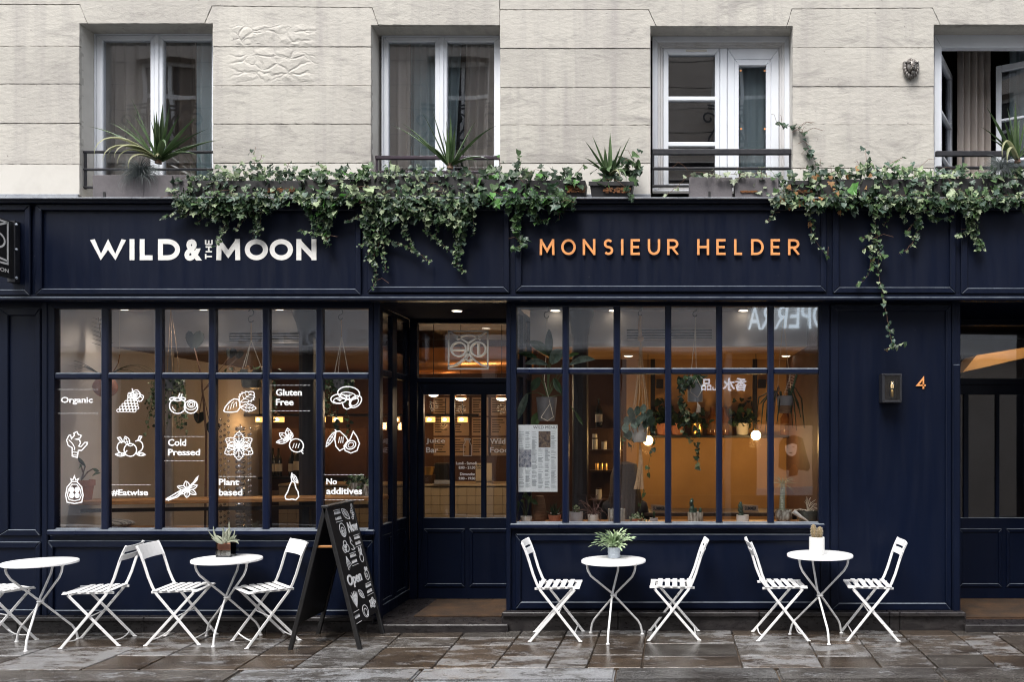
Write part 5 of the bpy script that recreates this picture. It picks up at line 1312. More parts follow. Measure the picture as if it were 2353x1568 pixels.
trough(1354, 1455, 418, .03, .20, 'black_plastic', 'short black planter holding the small spiky plant and dark ivy', debris=(1385, 1445, .04), taper=.025, lip=True)
trough(1584, 1683, 407, .03, .19, 'slate_planter', 'left grey planter under the barred window', clip=(1630,))
trough(1689, 1789, 408, .03, .19, 'slate_planter', 'right grey planter under the barred window', debris=(1700, 1735, .012))
trough(1812, 1868, 416, .03, .2, 'black_plastic', 'small black planter with browning ivy beside the stone pier', debris=(1820, 1860, .02), taper=.02, lip=True)
trough(1885, 2010, 412, .02, .22, 'black_plastic', 'black planter feeding the longest trailing ivy')
trough(2018, 2140, 412, .02, .22, 'black_plastic', 'black planter under the dense ivy left of the open window')
trough(2146, 2400, 410, .03, .2, 'black_plastic', 'dark planter under the open window at the right edge')

def ivy_leaf(sc_=1.0, v=0):
    lob = [[(0, 0), (.30, -.10), (.62, .10), (.40, .34), (.52, .62), (.20, .60), (0, 1.0)], [(0, 0), (.36, -.16), (.52, .20), (.34, .36), (.40, .58), (.16, .62), (0, .92)],
           [(0, 0), (.26, -.02), (.50, .22), (.36, .46), (.30, .66), (.12, .72), (0, 1.1)], [(0, 0), (.34, -.06), (.44, .26), (.30, .62), (.12, .86), (.05, .95), (0, 1.05)]][v]
    V = []; F = []
    up = [.0, -.06, .02, -.02, .06, .03, .0]
    for i, (x, y) in enumerate(lob): V.append((x * sc_, -y * sc_, (up[i] + .16 * abs(x)) * sc_))
    n = len(lob)
    for i, (x, y) in enumerate(lob[1:-1], 1): V.append((-x * sc_, -y * sc_, (up[i] + .16 * abs(x)) * sc_))
    V.append((0, -.45 * sc_, .02 * sc_)); c = len(V) - 1
    loop = list(range(n)) + list(range(len(V) - 2, n - 1, -1))
    for i in range(len(loop)): F.append((loop[i], loop[(i + 1) % len(loop)], c))
    return V, F
LEAFMATS = ['leaf_dark', 'leaf_mid', 'leaf_pale', 'leaf_blue', 'leaf_bright', 'leaf_brown', 'leaf_cream', 'leaf_silver']
LM_ = {}
for m_ in LEAFMATS:
    for v in range(4):
        me = bpy.data.meshes.new('leaf'); V, F = ivy_leaf(1.0, v); me.from_pydata(V, [], F); me.materials.append(MAT[m_]); LM_[(m_, v)] = (me, V, F)
ri = random.Random(99)
def y_end(st): return max(y for x, y in st)
def ivy(name, label, cat, regions, strands, size, mix, base, group=None, upshoots=(), dens=1.0, Ybase=0.05):
    """regions: ((px, py_top, py_bottom, Y_front, Y_back) ...) swept left to right; strands: pixel polylines hanging in front of the fascia"""
    t = thing(name, label, cat, base, group)
    L = []                                            # (position, size, material)
    pick = lambda: ri.choices([m for m, w in mix], [w for m, w in mix])[0]
    stems = G(); size = size * 1.08
    for reg in regions:
        for (a, b_) in zip(reg[:-1], reg[1:]):
            wpx = b_[0] - a[0]; area = wpx * ((a[2] - a[1]) + (b_[2] - b_[1])) / 2
            for _ in range(int(area / (size * size * .155) * dens)):
                u = ri.random(); px = a[0] + wpx * u; pt = a[1] + (b_[1] - a[1]) * u; pb = a[2] + (b_[2] - a[2]) * u
                pt += 7 * math.sin(px * .11) + 5 * math.sin(px * .31 + 1); pb += 8 * math.sin(px * .09 + 2) + 6 * math.sin(px * .27)
                py = pt + (pb - pt) * ri.random() ** .9
                yf = a[3] if py > 452 else a[3] + (.10 if py < 420 else .05)
                Y = ri.uniform(yf - .03, yf + .10) if py > 456 else ri.uniform(yf - .02, a[4])
                if py > 452: Y = min(Y, -.075)
                if py > 475: Y = min(Y, ri.uniform(-.10, -.025))
                L.append((P(px, py, Y), size * ri.uniform(.55, 1.2), pick()))
    for reg in regions:                               # the spill over the edge of the ledge
        for (a, b_) in zip(reg[:-1], reg[1:]):
            if min(a[2], b_[2]) < 452: continue
            for _ in range(int((b_[0] - a[0]) * 26 / (size * size * .26) * dens)):
                u = ri.random(); px = a[0] + (b_[0] - a[0]) * u
                if math.sin(px * .13 + a[0]) + .5 * math.sin(px * .41) < -.55: continue
                L.append((P(px, ri.uniform(440, 472), ri.uniform(-.125, -.078)), size * ri.uniform(.6, 1.15), pick()))
    for st in strands:
        Yb = -.085; pts = [P(x, y, Yb if y < 480 else max(-.085, min(-.03, -.03 - .0005 * (520 - y)))) for x, y in st]
        fine = []
        for p, q in zip(pts[:-1], pts[1:]):
            k = max(2, int((q - p).length / .02))
            for i in range(k): fine.append(p + (q - p) * (i / k) + Vector((ri.uniform(-.004, .004), ri.uniform(-.003, .003), ri.uniform(-.003, .003))))
        fine.append(pts[-1]); stems.tube(fine, .0022, 4)
        tot = len(fine)
        for i, p in enumerate(fine):
            for _ in range(st_leaves if (st_leaves := (3 if i < tot * .4 else 2)) else 1):
                if ri.random() < strand_density * (1.15 if y_end(st) > 540 else 1):
                    L.append((p + Vector((ri.uniform(-.022, .022), ri.uniform(-.018, .002), ri.uniform(-.012, .012))), size * ri.uniform(.45, 1.0) * (1.0 - .3 * i / tot), pick()))
    for st, sz, dn, mt in upshoots:                   # shoots on the wall or rising above the mass: (points with depth, leaf size, density, material)
        pts = [P(x, y, Y) for x, y, Y in st]; fine = []
        for p, q in zip(pts[:-1], pts[1:]):
            k = max(2, int((q - p).length / .018)); fine += [p + (q - p) * (i / k) + Vector((ri.uniform(-.004, .004), 0, ri.uniform(-.004, .004))) for i in range(k)]
        stems.tube(fine, .002, 4)
        for p in fine:
            if ri.random() < dn: L.append((p + Vector((ri.uniform(-.03, .03), ri.uniform(-.03, 0), ri.uniform(-.012, .012))), sz * ri.uniform(.6, 1.2), mt or pick()))
    # twigs inside the mass
    for _ in range(14):
        if not L: break
        p = ri.choice(L)[0]; q = p + Vector((ri.uniform(-.18, .18), ri.uniform(-.04, .02), ri.uniform(-.02, .08)))
        stems.tube([p, (p + q) / 2 + Vector((0, -.01, .03)), q], .0018, 4)
    stems.build('stem', 'stem', t, kind='stuff')
    mats = []
    for (p, s_, m_) in L:
        s_m = s_ * sc(p.y)
        rx = R(ri.gauss(62, 22)); rz = R(ri.gauss(0, 34)); ry = R(ri.gauss(0, 24))
        mats.append((p, s_m, m_, Euler((rx, ry, rz)).to_matrix().to_4x4()))
    mats.sort(key=lambda e: (e[0].y - .9 * e[1]))     # nearest and largest first
    k = 0; org = PW[t.name]
    for (p, s_m, m_, E) in mats[:300]:
        me = LM_[(m_, ri.choice((0, 0, 1, 2, 3)))][0]
        o = bpy.data.objects.new('leaf', me); COL.objects.link(o); o.parent = t
        o.matrix_local = Matrix.Translation(p - org) @ E @ Matrix.Scale(s_m, 4)
    rest = mats[300:]
    if rest:
        V, F, MI = [], [], []
        for (p, s_m, m_, E) in rest:
            _, lv, lf = LM_[(m_, ri.choice((0, 1, 2, 3)))]; b_ = len(V); T = Matrix.Translation(p - org) @ E @ Matrix.Scale(s_m, 4)
            V += [tuple(T @ Vector(v)) for v in lv]; F += [tuple(i + b_ for i in f) for f in lf]; MI += [LEAFMATS.index(m_)] * len(lf)
        me = bpy.data.meshes.new('foliage'); me.from_pydata(V, [], F)
        for m_ in LEAFMATS: me.materials.append(MAT[m_])
        me.polygons.foreach_set('material_index', MI)
        o = bpy.data.objects.new('foliage', me); COL.objects.link(o); o.parent = t; o['kind'] = 'stuff'
    return t
strand_density = .85
IG = 'ivy plants along the ledge'
MIX_A = [('leaf_dark', 6), ('leaf_mid', 3), ('leaf_blue', 2), ('leaf_pale', 3)]
MIX_B = [('leaf_dark', 5), ('leaf_mid', 3), ('leaf_blue', 2), ('leaf_pale', 3)]
MIX_D = [('leaf_dark', 6), ('leaf_mid', 4), ('leaf_blue', 2), ('leaf_bright', 1)]
MIX_H = [('leaf_dark', 5), ('leaf_mid', 4), ('leaf_blue', 3), ('leaf_pale', 2.5)]
MIX_T = [('leaf_pale', 4), ('leaf_mid', 3)]
ivy('ivy', 'dense ivy spilling over the ledge above the white sign, leftmost of the row', 'ivy',
    [[(394, 412, 452, -.06, .14), (430, 400, 488, -.08, .2), (500, 385, 492, -.09, .22), (560, 374, 492, -.09, .22), (640, 378, 470, -.08, .22), (692, 392, 452, -.07, .22)]],
    [[(440, 455), (400, 490), (376, 503)], [(500, 455), (480, 490), (455, 510)], [(470, 470), (430, 492), (405, 500)], [(520, 470), (520, 500), (510, 540), (497, 566)], [(525, 480), (522, 515), (512, 535)],
     [(545, 470), (560, 505), (540, 530)], [(560, 465), (585, 500), (598, 520), (588, 541)], [(596, 470), (600, 500), (594, 534)], [(575, 470), (590, 512), (580, 538)], [(540, 470), (505, 500), (478, 512)]],
    13.5, MIX_A, P(550, 455, .1), IG, upshoots=[([(585, 385, .12), (584, 350, .13), (588, 332, .13)], 11, .7, None), ([(592, 380, .12), (604, 352, .13)], 9, .6, None), ([(660, 385, .1), (668, 368, .1)], 10, .6, None)])
ivy('ivy', 'broad-leaved ivy between the left windows with a short tail beside the last letter', 'ivy',
    [[(690, 388, 455, -.07, .22), (720, 380, 486, -.09, .22), (770, 378, 480, -.09, .22), (812, 385, 462, -.08, .22), (846, 395, 462, -.08, .2)]],
    [[(718, 455), (712, 495), (730, 515), (742, 533), (716, 537), (690, 529)], [(740, 470), (738, 500), (722, 520)], [(745, 455), (748, 490), (728, 535)], [(760, 500), (748, 532), (757, 568)], [(790, 455), (765, 480), (752, 512)]],
    16.5, MIX_B + [('leaf_bright', .6)], P(770, 455, .1), IG, upshoots=[([(745, 385, .1), (735, 372, .1)], 12, .6, None), ([(838, 395, .1), (850, 372, .1)], 20, .5, 'leaf_mid'), ([(800, 430, -.09), (845, 428, -.10), (858, 440, -.10)], 26, .35, 'leaf_pale')])
ivy('ivy', 'densest ivy hanging in long tails over the blank fascia panel between the two signs', 'ivy',
    [[(838, 392, 476, -.08, .2), (880, 382, 505, -.10, .2), (960, 386, 500, -.10, .2), (1030, 388, 520, -.10, .2), (1075, 390, 520, -.10, .2), (1098, 402, 468, -.08, .2)]],
    [[(852, 465), (845, 538), (860, 593), (865, 623), (857, 661)], [(842, 470), (838, 520), (850, 560), (845, 600)], [(866, 480), (862, 560), (860, 610)], [(880, 480), (872, 540), (868, 580)], [(890, 500), (881, 541), (886, 623)], [(905, 480), (915, 505), (899, 520)],
     [(930, 475), (930, 532), (954, 575), (987, 602)], [(984, 481), (981, 532), (999, 548), (1033, 576)], [(1048, 490), (1054, 517), (1057, 563), (1045, 599), (1069, 627)], [(1038, 490), (1046, 530), (1050, 580)], [(1060, 490), (1064, 550), (1052, 590)], [(1070, 490), (1066, 540), (1060, 575), (1048, 606), (1064, 622)],
     [(1084, 472), (1090, 541)], [(870, 545), (920, 562), (952, 575)], [(840, 495), (815, 502), (797, 508)], [(850, 540), (838, 560), (826, 565)], [(985, 500), (1010, 515), (1000, 545)], [(945, 480), (958, 502), (940, 512)]],
    12.5, MIX_A, P(970, 455, .1), IG, upshoots=[([(900, 390, .1), (905, 372, .12)], 14, .6, None), ([(1075, 395, .1), (1083, 378, .1)], 14, .5, 'leaf_pale')])
ivy('ivy', 'large-leaved dark ivy above the first letters of the copper sign', 'ivy',
    [[(1100, 388, 456, -.07, .2), (1150, 378, 466, -.08, .22), (1210, 385, 470, -.08, .22), (1260, 380, 468, -.08, .22), (1310, 386, 458, -.07, .2), (1340, 398, 446, -.06, .2)]],
    [[(1190, 455), (1195, 487), (1184.6, 517), (1190.7, 538.5), (1204, 550.6), (1204, 563), (1181.6, 569)], [(1230, 454), (1221, 490), (1236, 508), (1260, 505)], [(1287, 454), (1285, 505)], [(1310, 457), (1321, 478)], [(1200, 460), (1212, 482)], [(1300, 460), (1296, 492)]],
    20, MIX_D, P(1220, 455, .1), IG, upshoots=[([(1196, 390, .12), (1192, 345, .2)], 15, .45, 'leaf_mid'), ([(1152, 385, .1), (1140, 352, .1)], 13, .5, None), ([(1328, 395, .1), (1345, 372, .12)], 13, .5, None)], dens=1.15)
strand_density = .7
ivy('ivy', 'bushy dark ivy standing in the short black planter beside the small spiky plant', 'ivy',
    [[(1366, 384, 420, .02, .2), (1390, 375, 418, .0, .22), (1430, 362, 415, .0, .22), (1462, 352, 398, .0, .2), (1478, 352, 372, .02, .2)]], [[(1440, 430), (1452, 455)]], 20, MIX_D[:3], P(1410, 418, .1), IG, dens=.9)
ivy('variegated_ivy', 'sparse cream-edged ivy trailing over the grey planters under the barred window', 'ivy',
    [[(1700, 396, 414, -.01, .15), (1740, 384, 440, -.05, .2), (1775, 382, 470, -.07, .2), (1800, 392, 462, -.07, .2)], [(1590, 398, 414, -.01, .12), (1640, 392, 412, -.01, .12)]],
    [[(1776, 455), (1780, 480), (1768, 510)], [(1785, 455), (1778, 490), (1770, 500)]], 14, [('leaf_cream', 4), ('leaf_mid', 2), ('leaf_dark', 2), ('leaf_blue', 2)], P(1700, 440, .1), None, dens=.5,
    upshoots=[([(1530, 450, .0), (1560, 425, .0), (1580, 405, .0), (1600, 395, .0), (1640, 402, .0), (1690, 400, .0), (1760, 398, .0)], 14, .35, 'leaf_cream'), ([(1700, 405, .02), (1690, 425, .02)], 22, .6, 'leaf_cream'), ([(1545, 385, .1), (1560, 372, .1), (1585, 395, .1)], 18, .3, 'leaf_mid')])
ivy('climbing_ivy', 'single ivy shoot climbing the stone wall right of the barred window', 'ivy', [], [], 15, [('leaf_dark', 2), ('leaf_blue', 2)], P(1868, 420, .2),
    upshoots=[([(1872, 415, .22), (1868, 385, .25), (1876, 368, .27), (1862, 350, .28), (1854, 335, .28), (1850, 318, .28), (1842, 298, .28), (1828, 290, .28), (1806, 290, .30), (1784, 281, .36)], 15, .9, None), ([(1884, 380, .22), (1886, 362, .25)], 15, .5, None)])
strand_density = .5
ivy('ivy', 'ivy with the longest single trail, hanging down past the wall lamp', 'ivy',
    [[(1800, 402, 456, -.06, .2), (1850, 390, 470, -.08, .22), (1900, 384, 476, -.08, .22), (1960, 382, 476, -.08, .22), (2005, 376, 474, -.08, .22)]],
    [[(1859.5, 463), (1862.5, 511), (1865.6, 541.5), (1885, 569), (1899, 590)], [(1917, 457), (1925, 480), (1932, 498)], [(1984, 457), (2002, 466), (2014, 526), (2020, 581), (2017, 623), (2026, 669), (2035, 714), (2044, 759.5), (2050, 796), (2032, 805)],
     [(2050, 790), (2064, 794), (2080, 788)], [(2011, 545), (2002, 593), (1997, 629), (1985, 645), (1968.5, 653.5)], [(1990, 460), (1998, 480), (2014, 499)], [(2008, 530), (1990, 548), (1978, 545)], [(2012, 560), (1998, 566), (1982, 575)], [(1895, 465), (1905, 480)], [(1870, 470), (1856, 490)], [(1940, 465), (1945, 482)]],
    15, MIX_H + [('leaf_brown', .9)], P(1920, 455, .1), IG, upshoots=[([(1995, 385, .1), (1988, 350, .2), (1992, 332, .22)], 12, .5, None), ([(2020, 582, -.05), (2034, 590, -.055)], 22, .7, 'leaf_mid'), ([(1905, 420, -.08), (1915, 445, -.09)], 15, .9, 'leaf_brown'), ([(1955, 430, -.09), (1965, 420, -.09)], 26, .5, 'leaf_bright')])
ivy('ivy', 'thick blue-green ivy left of the open window with two curved tails', 'ivy',
    [[(2005, 380, 478, -.08, .22), (2060, 378, 474, -.08, .22), (2110, 382, 480, -.08, .22), (2142, 386, 466, -.08, .22)]],
    [[(2117, 460), (2111, 523), (2099, 554), (2085, 572), (2065, 584)], [(2123, 478), (2150, 502), (2175, 502), (2194, 493)], [(2038, 466), (2047, 481), (2014, 499)], [(2062, 463), (2068, 482), (2079, 505)], [(2108, 500), (2095, 520), (2086, 540)], [(2040, 470), (2044, 500), (2030, 520)], [(2150, 500), (2136, 508)]],
    15, MIX_H, P(2070, 455, .1), IG, upshoots=[([(2030, 385, .1), (2060, 368, .12), (2078, 360, .14)], 16, .4, 'leaf_mid')])
strand_density = .85
ivy('ivy', 'ivy under the open window at the right edge with one thick tail', 'ivy',
    [[(2142, 388, 470, -.08, .2), (2200, 380, 484, -.09, .22), (2250, 384, 490, -.09, .22), (2300, 390, 470, -.08, .2), (2370, 388, 466, -.08, .2)]],
    [[(2232, 470), (2232, 517), (2241, 547.6), (2250, 576)], [(2240, 470), (2240, 520), (2246, 560)], [(2225, 480), (2228, 520), (2236, 545)], [(2232, 526), (2215, 535), (2195, 544)], [(2246, 550), (2256, 570), (2238, 576)], [(2150, 460), (2160, 475)]],
    14.5, MIX_B, P(2250, 455, .1), IG)

# spiky plants and blue grass
def spiky(label, px, py, Y, blades, seed, group='spiky strap-leaved plants on the ledge'):
    b = P(px, py, Y); t = thing('spiky_plant', label, 'plant', b, group); r = random.Random(seed)
    G().tube([b, b + Vector((0, 0, .05))], [.03, .022], 8).build('stem', 'stem', t)
    for (dx, dy, droop, m_) in blades:               # where each tip reaches, in photo pixels from the heart
        L_ = math.hypot(dx, dy) * sc(Y); out = dx * sc(Y); dep = r.uniform(-.35, .35) * abs(L_)
        az = math.atan2(-abs(dep) if r.random() < .6 else dep * .5, out if abs(out) > .01 else .01); el = math.atan2(-dy, max(8, abs(dx)) * 1.05)
        low = droop > 1.4
        if low: az = math.atan2(-abs(out) * .8 - .12, out); el = R(r.uniform(15, 45)) - droop * .45; L_ *= 1.25
        G().blade(b + Vector((r.uniform(-.015, .015), r.uniform(-.015, .015), .03)), az, el + droop * .45, L_ * (1.05 + .10 * droop), r.uniform(.034, .050), droop * (1.45 if low else 1), 10, .3, .45).build('leaf', m_, t, smooth=True)
    return t
sp_ = 'leaf_spike'; st_ = 'leaf_straw'
def fan(scale, n, seed, lo=-8, hi=188):
    r = random.Random(seed); out = []
    for k in range(n):
        a = R(lo + (hi - lo) * (k + r.uniform(.1, .9)) / n); L_ = scale * r.uniform(.7, 1.05) * (.82 + .18 * math.sin(a)); out.append((math.cos(a) * L_, -math.sin(a) * L_, r.uniform(.1, .6) + .5 * abs(math.cos(a)), sp_))
    return out
spiky('largest spiky plant, its straw-coloured lower leaves drooping over the grey planter', 364, 376, .12,
      [(-52, -128, .2, sp_), (-58, -100, .3, sp_), (-70, -92, .3, sp_), (-129, -84, .5, sp_), (-150, -60, .6, sp_), (-110, -50, .6, sp_), (8, -124, .1, sp_), (14, -122, .1, sp_), (26, -120, .15, sp_), (56, -94, .2, sp_), (-10, -108, .1, sp_), (4, -105, .1, sp_), (30, -100, .2, sp_),
       (110, -78, .4, sp_), (125, -52, .5, sp_), (125, -38, .6, sp_), (-95, -35, .8, sp_), (100, -30, .8, sp_), (-40, -75, .3, sp_), (42, -70, .3, sp_), (-20, -88, .2, sp_), (20, -84, .2, sp_), (-80, -70, .5, sp_), (70, -55, .6, sp_), (95, 12, 1.2, sp_)] +
      [(-62, 74, 1.9, st_), (-85, 66, 2.0, st_), (-50, 60, 1.8, st_), (-22, 62, 1.8, st_), (-40, 72, 1.8, st_), (28, 20, 1.5, st_), (70, 38, 1.6, sp_), (-75, 40, 1.9, st_)], 4)
spiky('spiky plant rising from the ivy under the window with parted curtains', 1034, 388, .12, [(-56, -112, .15, sp_), (-36, -118, .1, sp_), (-130, -82, .5, sp_), (-100, -80, .4, sp_), (6, -110, .05, sp_), (-10, -96, .1, sp_), (-22, -80, .2, sp_), (18, -80, .1, sp_), (54, -98, .2, sp_), (112, -64, .7, sp_), (-70, -50, .6, sp_), (-50, -35, .9, sp_), (60, -40, .8, sp_), (84, 6, 1.3, sp_), (-8, -70, .1, sp_), (10, -62, .1, 'leaf_mid'), (62, 8, 1.4, sp_), (35, -22, 1.2, st_), (-90, -60, .5, sp_)], 8)
spiky('small spiky plant in the short black planter above the copper sign', 1400, 412, .12, [(-58, -66, .25, sp_), (-40, -84, .15, sp_), (-2, -92, .05, sp_), (44, -84, .15, sp_), (34, -60, .2, sp_), (-56, -30, .7, sp_), (-50, -20, .9, sp_), (-12, -60, .1, sp_), (52, 36, 1.8, 'leaf_mid'), (30, 30, 1.8, st_), (-26, 26, 1.8, sp_), (20, -50, .2, sp_)], 15)
spiky('spiky plant cut by the right edge of the frame, standing at the open window', 2338, 374, .12, [(-26, -118, .1, sp_), (-6, -124, .05, sp_), (-78, -104, .2, sp_), (-86, -64, .5, sp_), (-40, -80, .2, sp_), (24, -120, .1, sp_), (60, -90, .3, sp_), (-60, -40, .6, sp_), (80, -50, .4, sp_), (-70, 60, 2.0, st_), (-55, 50, 2.0, st_), (-16, -90, .1, sp_), (10, -95, .1, sp_)], 23)
def tuft(label, px, py, Y, rad, n, seed):
    b = P(px, py, Y); t = thing('grass_tuft', label, 'ornamental grass', b); r = random.Random(seed); g = G()
    for k in range(n):
        az = r.uniform(-math.pi, math.pi); el = R(r.uniform(-10, 85)); L_ = rad * r.uniform(.6, 1.1); q = b.copy(); pts = []
        for i in range(6):
            pts.append(q.copy()); e = el - 1.9 * (i / 5) ** 1.3; q = q + Vector((math.cos(az) * math.cos(e), math.sin(az) * math.cos(e) * .6 - .005, math.sin(e))) * L_ / 5
        g.tube(pts, [.0016, .0015, .0013, .001, .0007, .0003], 3, cap=False)
    o = g.build('grass_blades', 'grass_blue', t); o['kind'] = 'stuff'
    return t
tuft('tuft of thin blue-grey grass hanging over the planter left of the largest spiky plant', 322, 404, .05, .24, 520, 2)
tuft('tuft of thin blue-grey grass beside the spiky plant at the right edge', 2300, 390, .05, .20, 420, 3)
# ================================================================== inside, left: juice bar
rq = random.Random(41)
def lamp_light(name, p, w, col=(1, .72, .40), r=.05, parent=None):
    d = bpy.data.lights.new(name, 'POINT'); d.energy = w; d.color = col; d.shadow_soft_size = r
    o = bpy.data.objects.new(name, d); COL.objects.link(o)
    if parent is not None: o.parent = parent; o.location = Vector(p) - PW[parent.name]
    else: o.location = p
def add_leaf(t, p, size, mat, euler=None, v=None):
    o = bpy.data.objects.new('leaf', LM_[(mat, rq.choice((1, 3)) if v is None else v)][0]); COL.objects.link(o); o.parent = t
    e = euler or Euler((R(rq.gauss(60, 30)), R(rq.gauss(0, 35)), R(rq.gauss(0, 50))))
    o.matrix_local = Matrix.Translation(Vector(p) - PW[t.name]) @ e.to_matrix().to_4x4() @ Matrix.Scale(size, 4)
def pot(name, label, px0, px1, pyt, pyb, Y, mat, flare=1.0, cat='potted plant', group=None, soil=True, belly=0.0, shape=None):
    r = (px1 - px0) / 2 * sc(Y); b = P((px0 + px1) / 2, pyb, Y); h = (pyb - pyt) * sc(Y)
    t = thing(name, label, cat, b, group)
    pr_ = shape or [(r * .96 / flare, 0), (r / flare, .01 * h), ((r + belly * r) * (1 + 1 / flare) / 2, h * .5), (r, h), (r * .9, h), (r * .88, h * .86)]
    if shape: pr_ = [(a * r, z * h) for a, z in shape]
    G().lathe(pr_, b, 20).build('pot', mat, t, smooth=True)
    if soil: G().lathe([(r * .86, h * .84), (r * .86, h * .89)], b, 14).build('soil', 'soil', t)
    return t, b + Vector((0, 0, h * .9)), r
def blades(t, c, n, L, w, mat, el=(20, 85), droop=(.3, 1.2), jit=.02, name='leaf', fold=.25, taper=.3):
    for k in range(n):
        G().blade(c + Vector((rq.uniform(-jit, jit), rq.uniform(-jit, jit), 0)), rq.uniform(-math.pi, math.pi), R(rq.uniform(*el)), L * rq.uniform(.7, 1.1), w * rq.uniform(.8, 1.2), rq.uniform(*droop), 6, fold, taper).build(name, mat, t, smooth=True)
def trail(t, pts, Y, size, mats, dens=.8, rad=.0018, spread=.02):
    q = [P(x, y, Y) for x, y in pts]; fine = []
    for a, b_ in zip(q[:-1], q[1:]):
        k = max(2, int((b_ - a).length / .028)); fine += [a + (b_ - a) * (i / k) + Vector((rq.uniform(-.004, .004), rq.uniform(-.006, .006), 0)) for i in range(k)]
    fine.append(q[-1]); G().tube(fine, rad, 4).build('stem', 'stem_green', t)
    for p in fine:
        if rq.random() < dens: add_leaf(t, p + Vector((rq.uniform(-spread, spread), rq.uniform(-spread, spread), 0)), size * sc(Y) * rq.uniform(.6, 1.1), rq.choice(mats))
def rope(t, pts, Y, r, mat='rope_jute', name='rope'):
    G().tube([P(x, y, Y + (dy[0] if dy else 0)) for x, y, *dy in pts], r, 6).build(name, mat, t, smooth=True)
def hook(t, px, y0, y1, Y):
    pts = []; m_ = (y0 + y1) / 2; h = (y1 - y0) / 4
    for i in range(9): a = R(160 - 230 * i / 8); pts.append(P(px + h * .8 * math.cos(a), y0 + h - h * math.sin(a), Y))
    for i in range(9): a = R(110 + 230 * i / 8); pts.append(P(px + h * .8 * math.cos(a), y1 - h - h * math.sin(a), Y))
    G().tube(pts, .005, 6).build('hook', 'black_metal', t, smooth=True)
def fleaf(t, x0, y0, x1, y1, wpx, Y, mat, dY=0.0, bowpx=0.0, n=8):   # a broad leaf with a folded midrib, from its base to its tip
    a, b_ = P(x0, y0, Y), P(x1, y1, Y + dY); d = b_ - a; side = Vector((-d.z, 0, d.x)).normalized(); w = wpx * sc(Y) / 2; V = []; F = []
    for i in range(n + 1):
        u = i / n; c = a + d * u + Vector((0, 0, bowpx * sc(Y) * math.sin(math.pi * u))); h = w * max(.03, math.sin(math.pi * min(1, u * .93 + .05)) ** .75)
        V += [c - side * h + Vector((0, -h * .35, 0)), c + Vector((0, h * .15, 0)), c + side * h + Vector((0, -h * .45, 0))]
    for i in range(n): F += [(3 * i, 3 * i + 1, 3 * i + 4, 3 * i + 3), (3 * i + 1, 3 * i + 2, 3 * i + 5, 3 * i + 4)]
    g = G(); g.add(V, F); return g.build('leaf', mat, t, smooth=True)
HG = 'plants hanging inside the shop windows'; SG = 'pots along the inner sill of the right window'

# window bar, its pots and the chair under it
yb0, yb1 = .55, .92
wb = thing('window_bar', 'long orange wooden bar top running along inside the left window', 'counter', P(490, 1153, yb0))
G().prism([(PX(131, yb0), PZ(1163, yb0)), (PX(880, yb0), PZ(1151, yb0)), (PX(880, yb0), PZ(1142, yb0)), (PX(131, yb0), PZ(1153.5, yb0))], yb0, yb1).build('bar_top', 'wood_counter', wb, bevel=.004)
for a in (150, 480, 700, 850): G().box(PX(a, .7), PX(a + 12, .7), .68, .74, .055, PZ(1158, .7) - .03).build('bar_leg', 'shelf_black', wb)
G().prism([(PX(140, .7), PZ(1180, .7)), (PX(870, .7), PZ(1168, .7)), (PX(870, .7), PZ(1160, .7)), (PX(140, .7), PZ(1172, .7))], .7, .76).build('bar_apron', 'wood_dark', wb)
ac = thing('armchair', 'dark grey tub chair with its back to the left shop window', 'chair', (PX(170, 1.15), 1.15, .055))
V = []; F = []
for i in range(13):
    a = R(-100 + 200 * i / 12)
    for z, rr in ((.06, .27), (.45, .31), (.84 - .06 * abs(math.sin(a)), .33)): V.append((PX(172, 1.15) + rr * math.sin(a), 1.15 - rr * math.cos(a) * .85, z))
for i in range(12):
    for j in range(2): F.append((3 * i + j, 3 * i + j + 1, 3 * i + j + 4, 3 * i + j + 3))
k = len(V); V += [(v[0] * .94 + PX(172, 1.15) * .06, v[1] + .035, v[2]) for v in V[:k]]; F += [tuple(x + k for x in reversed(f)) for f in F]
g = G(); g.add(V, F); g.build('chair_shell', 'fabric_dark', ac, smooth=True)
G().box(PX(172, 1.15) - .25, PX(172, 1.15) + .25, 1.0, 1.4, .36, .46).build('seat', 'fabric_dark', ac, bevel=.03)
G().ball(P(255, 1204, 1.2), .23, .16, .05, 16, 8).build('cushion', 'cushion', smooth=True, label='flat striped grey-white cushion lying beside the dark tub chair', cat='cushion')
bench = thing('bench', 'low dark wooden bench under the striped cushion inside the left window', 'bench', (PX(330, 1.2), 1.2, .055))
G().box(PX(215, 1.2), PX(460, 1.2), 1.02, 1.42, PZ(1216, 1.2) - .05, PZ(1214, 1.2)).build('seat', 'wood_counter', bench, bevel=.005)
for a in (225, 450): G().box(PX(a - 6, 1.2), PX(a + 6, 1.2), 1.05, 1.4, .055, PZ(1217, 1.2) - .03).build('leg', 'wood_dark', bench)
t, c, r = pot('potted_plant', 'terracotta pot with a leafy plant standing at the left end of the window bar', 155, 214, 1104, 1151, .72, 'terracotta', 1.35, shape=[(.74, 0), (.76, .02), (.90, .70), (1.0, .72), (1.0, 1), (.9, 1), (.88, .86)])
for (x0, y0, x1, y1, w, m_, bw) in [(188, 1070, 153, 1086, 18, 'leaf_mid', 3), (214, 1078, 228, 1084, 8, 'leaf_mid', 0), (165, 1090, 152, 1072, 9, 'leaf_dark', 0), (196, 1072, 180, 1052, 9, 'leaf_dark', 0), (212, 1095, 232, 1088, 5, 'leaf_mid', 3)]: fleaf(t, x0, y0, x1, y1, w, .70, m_, -.04, bw)
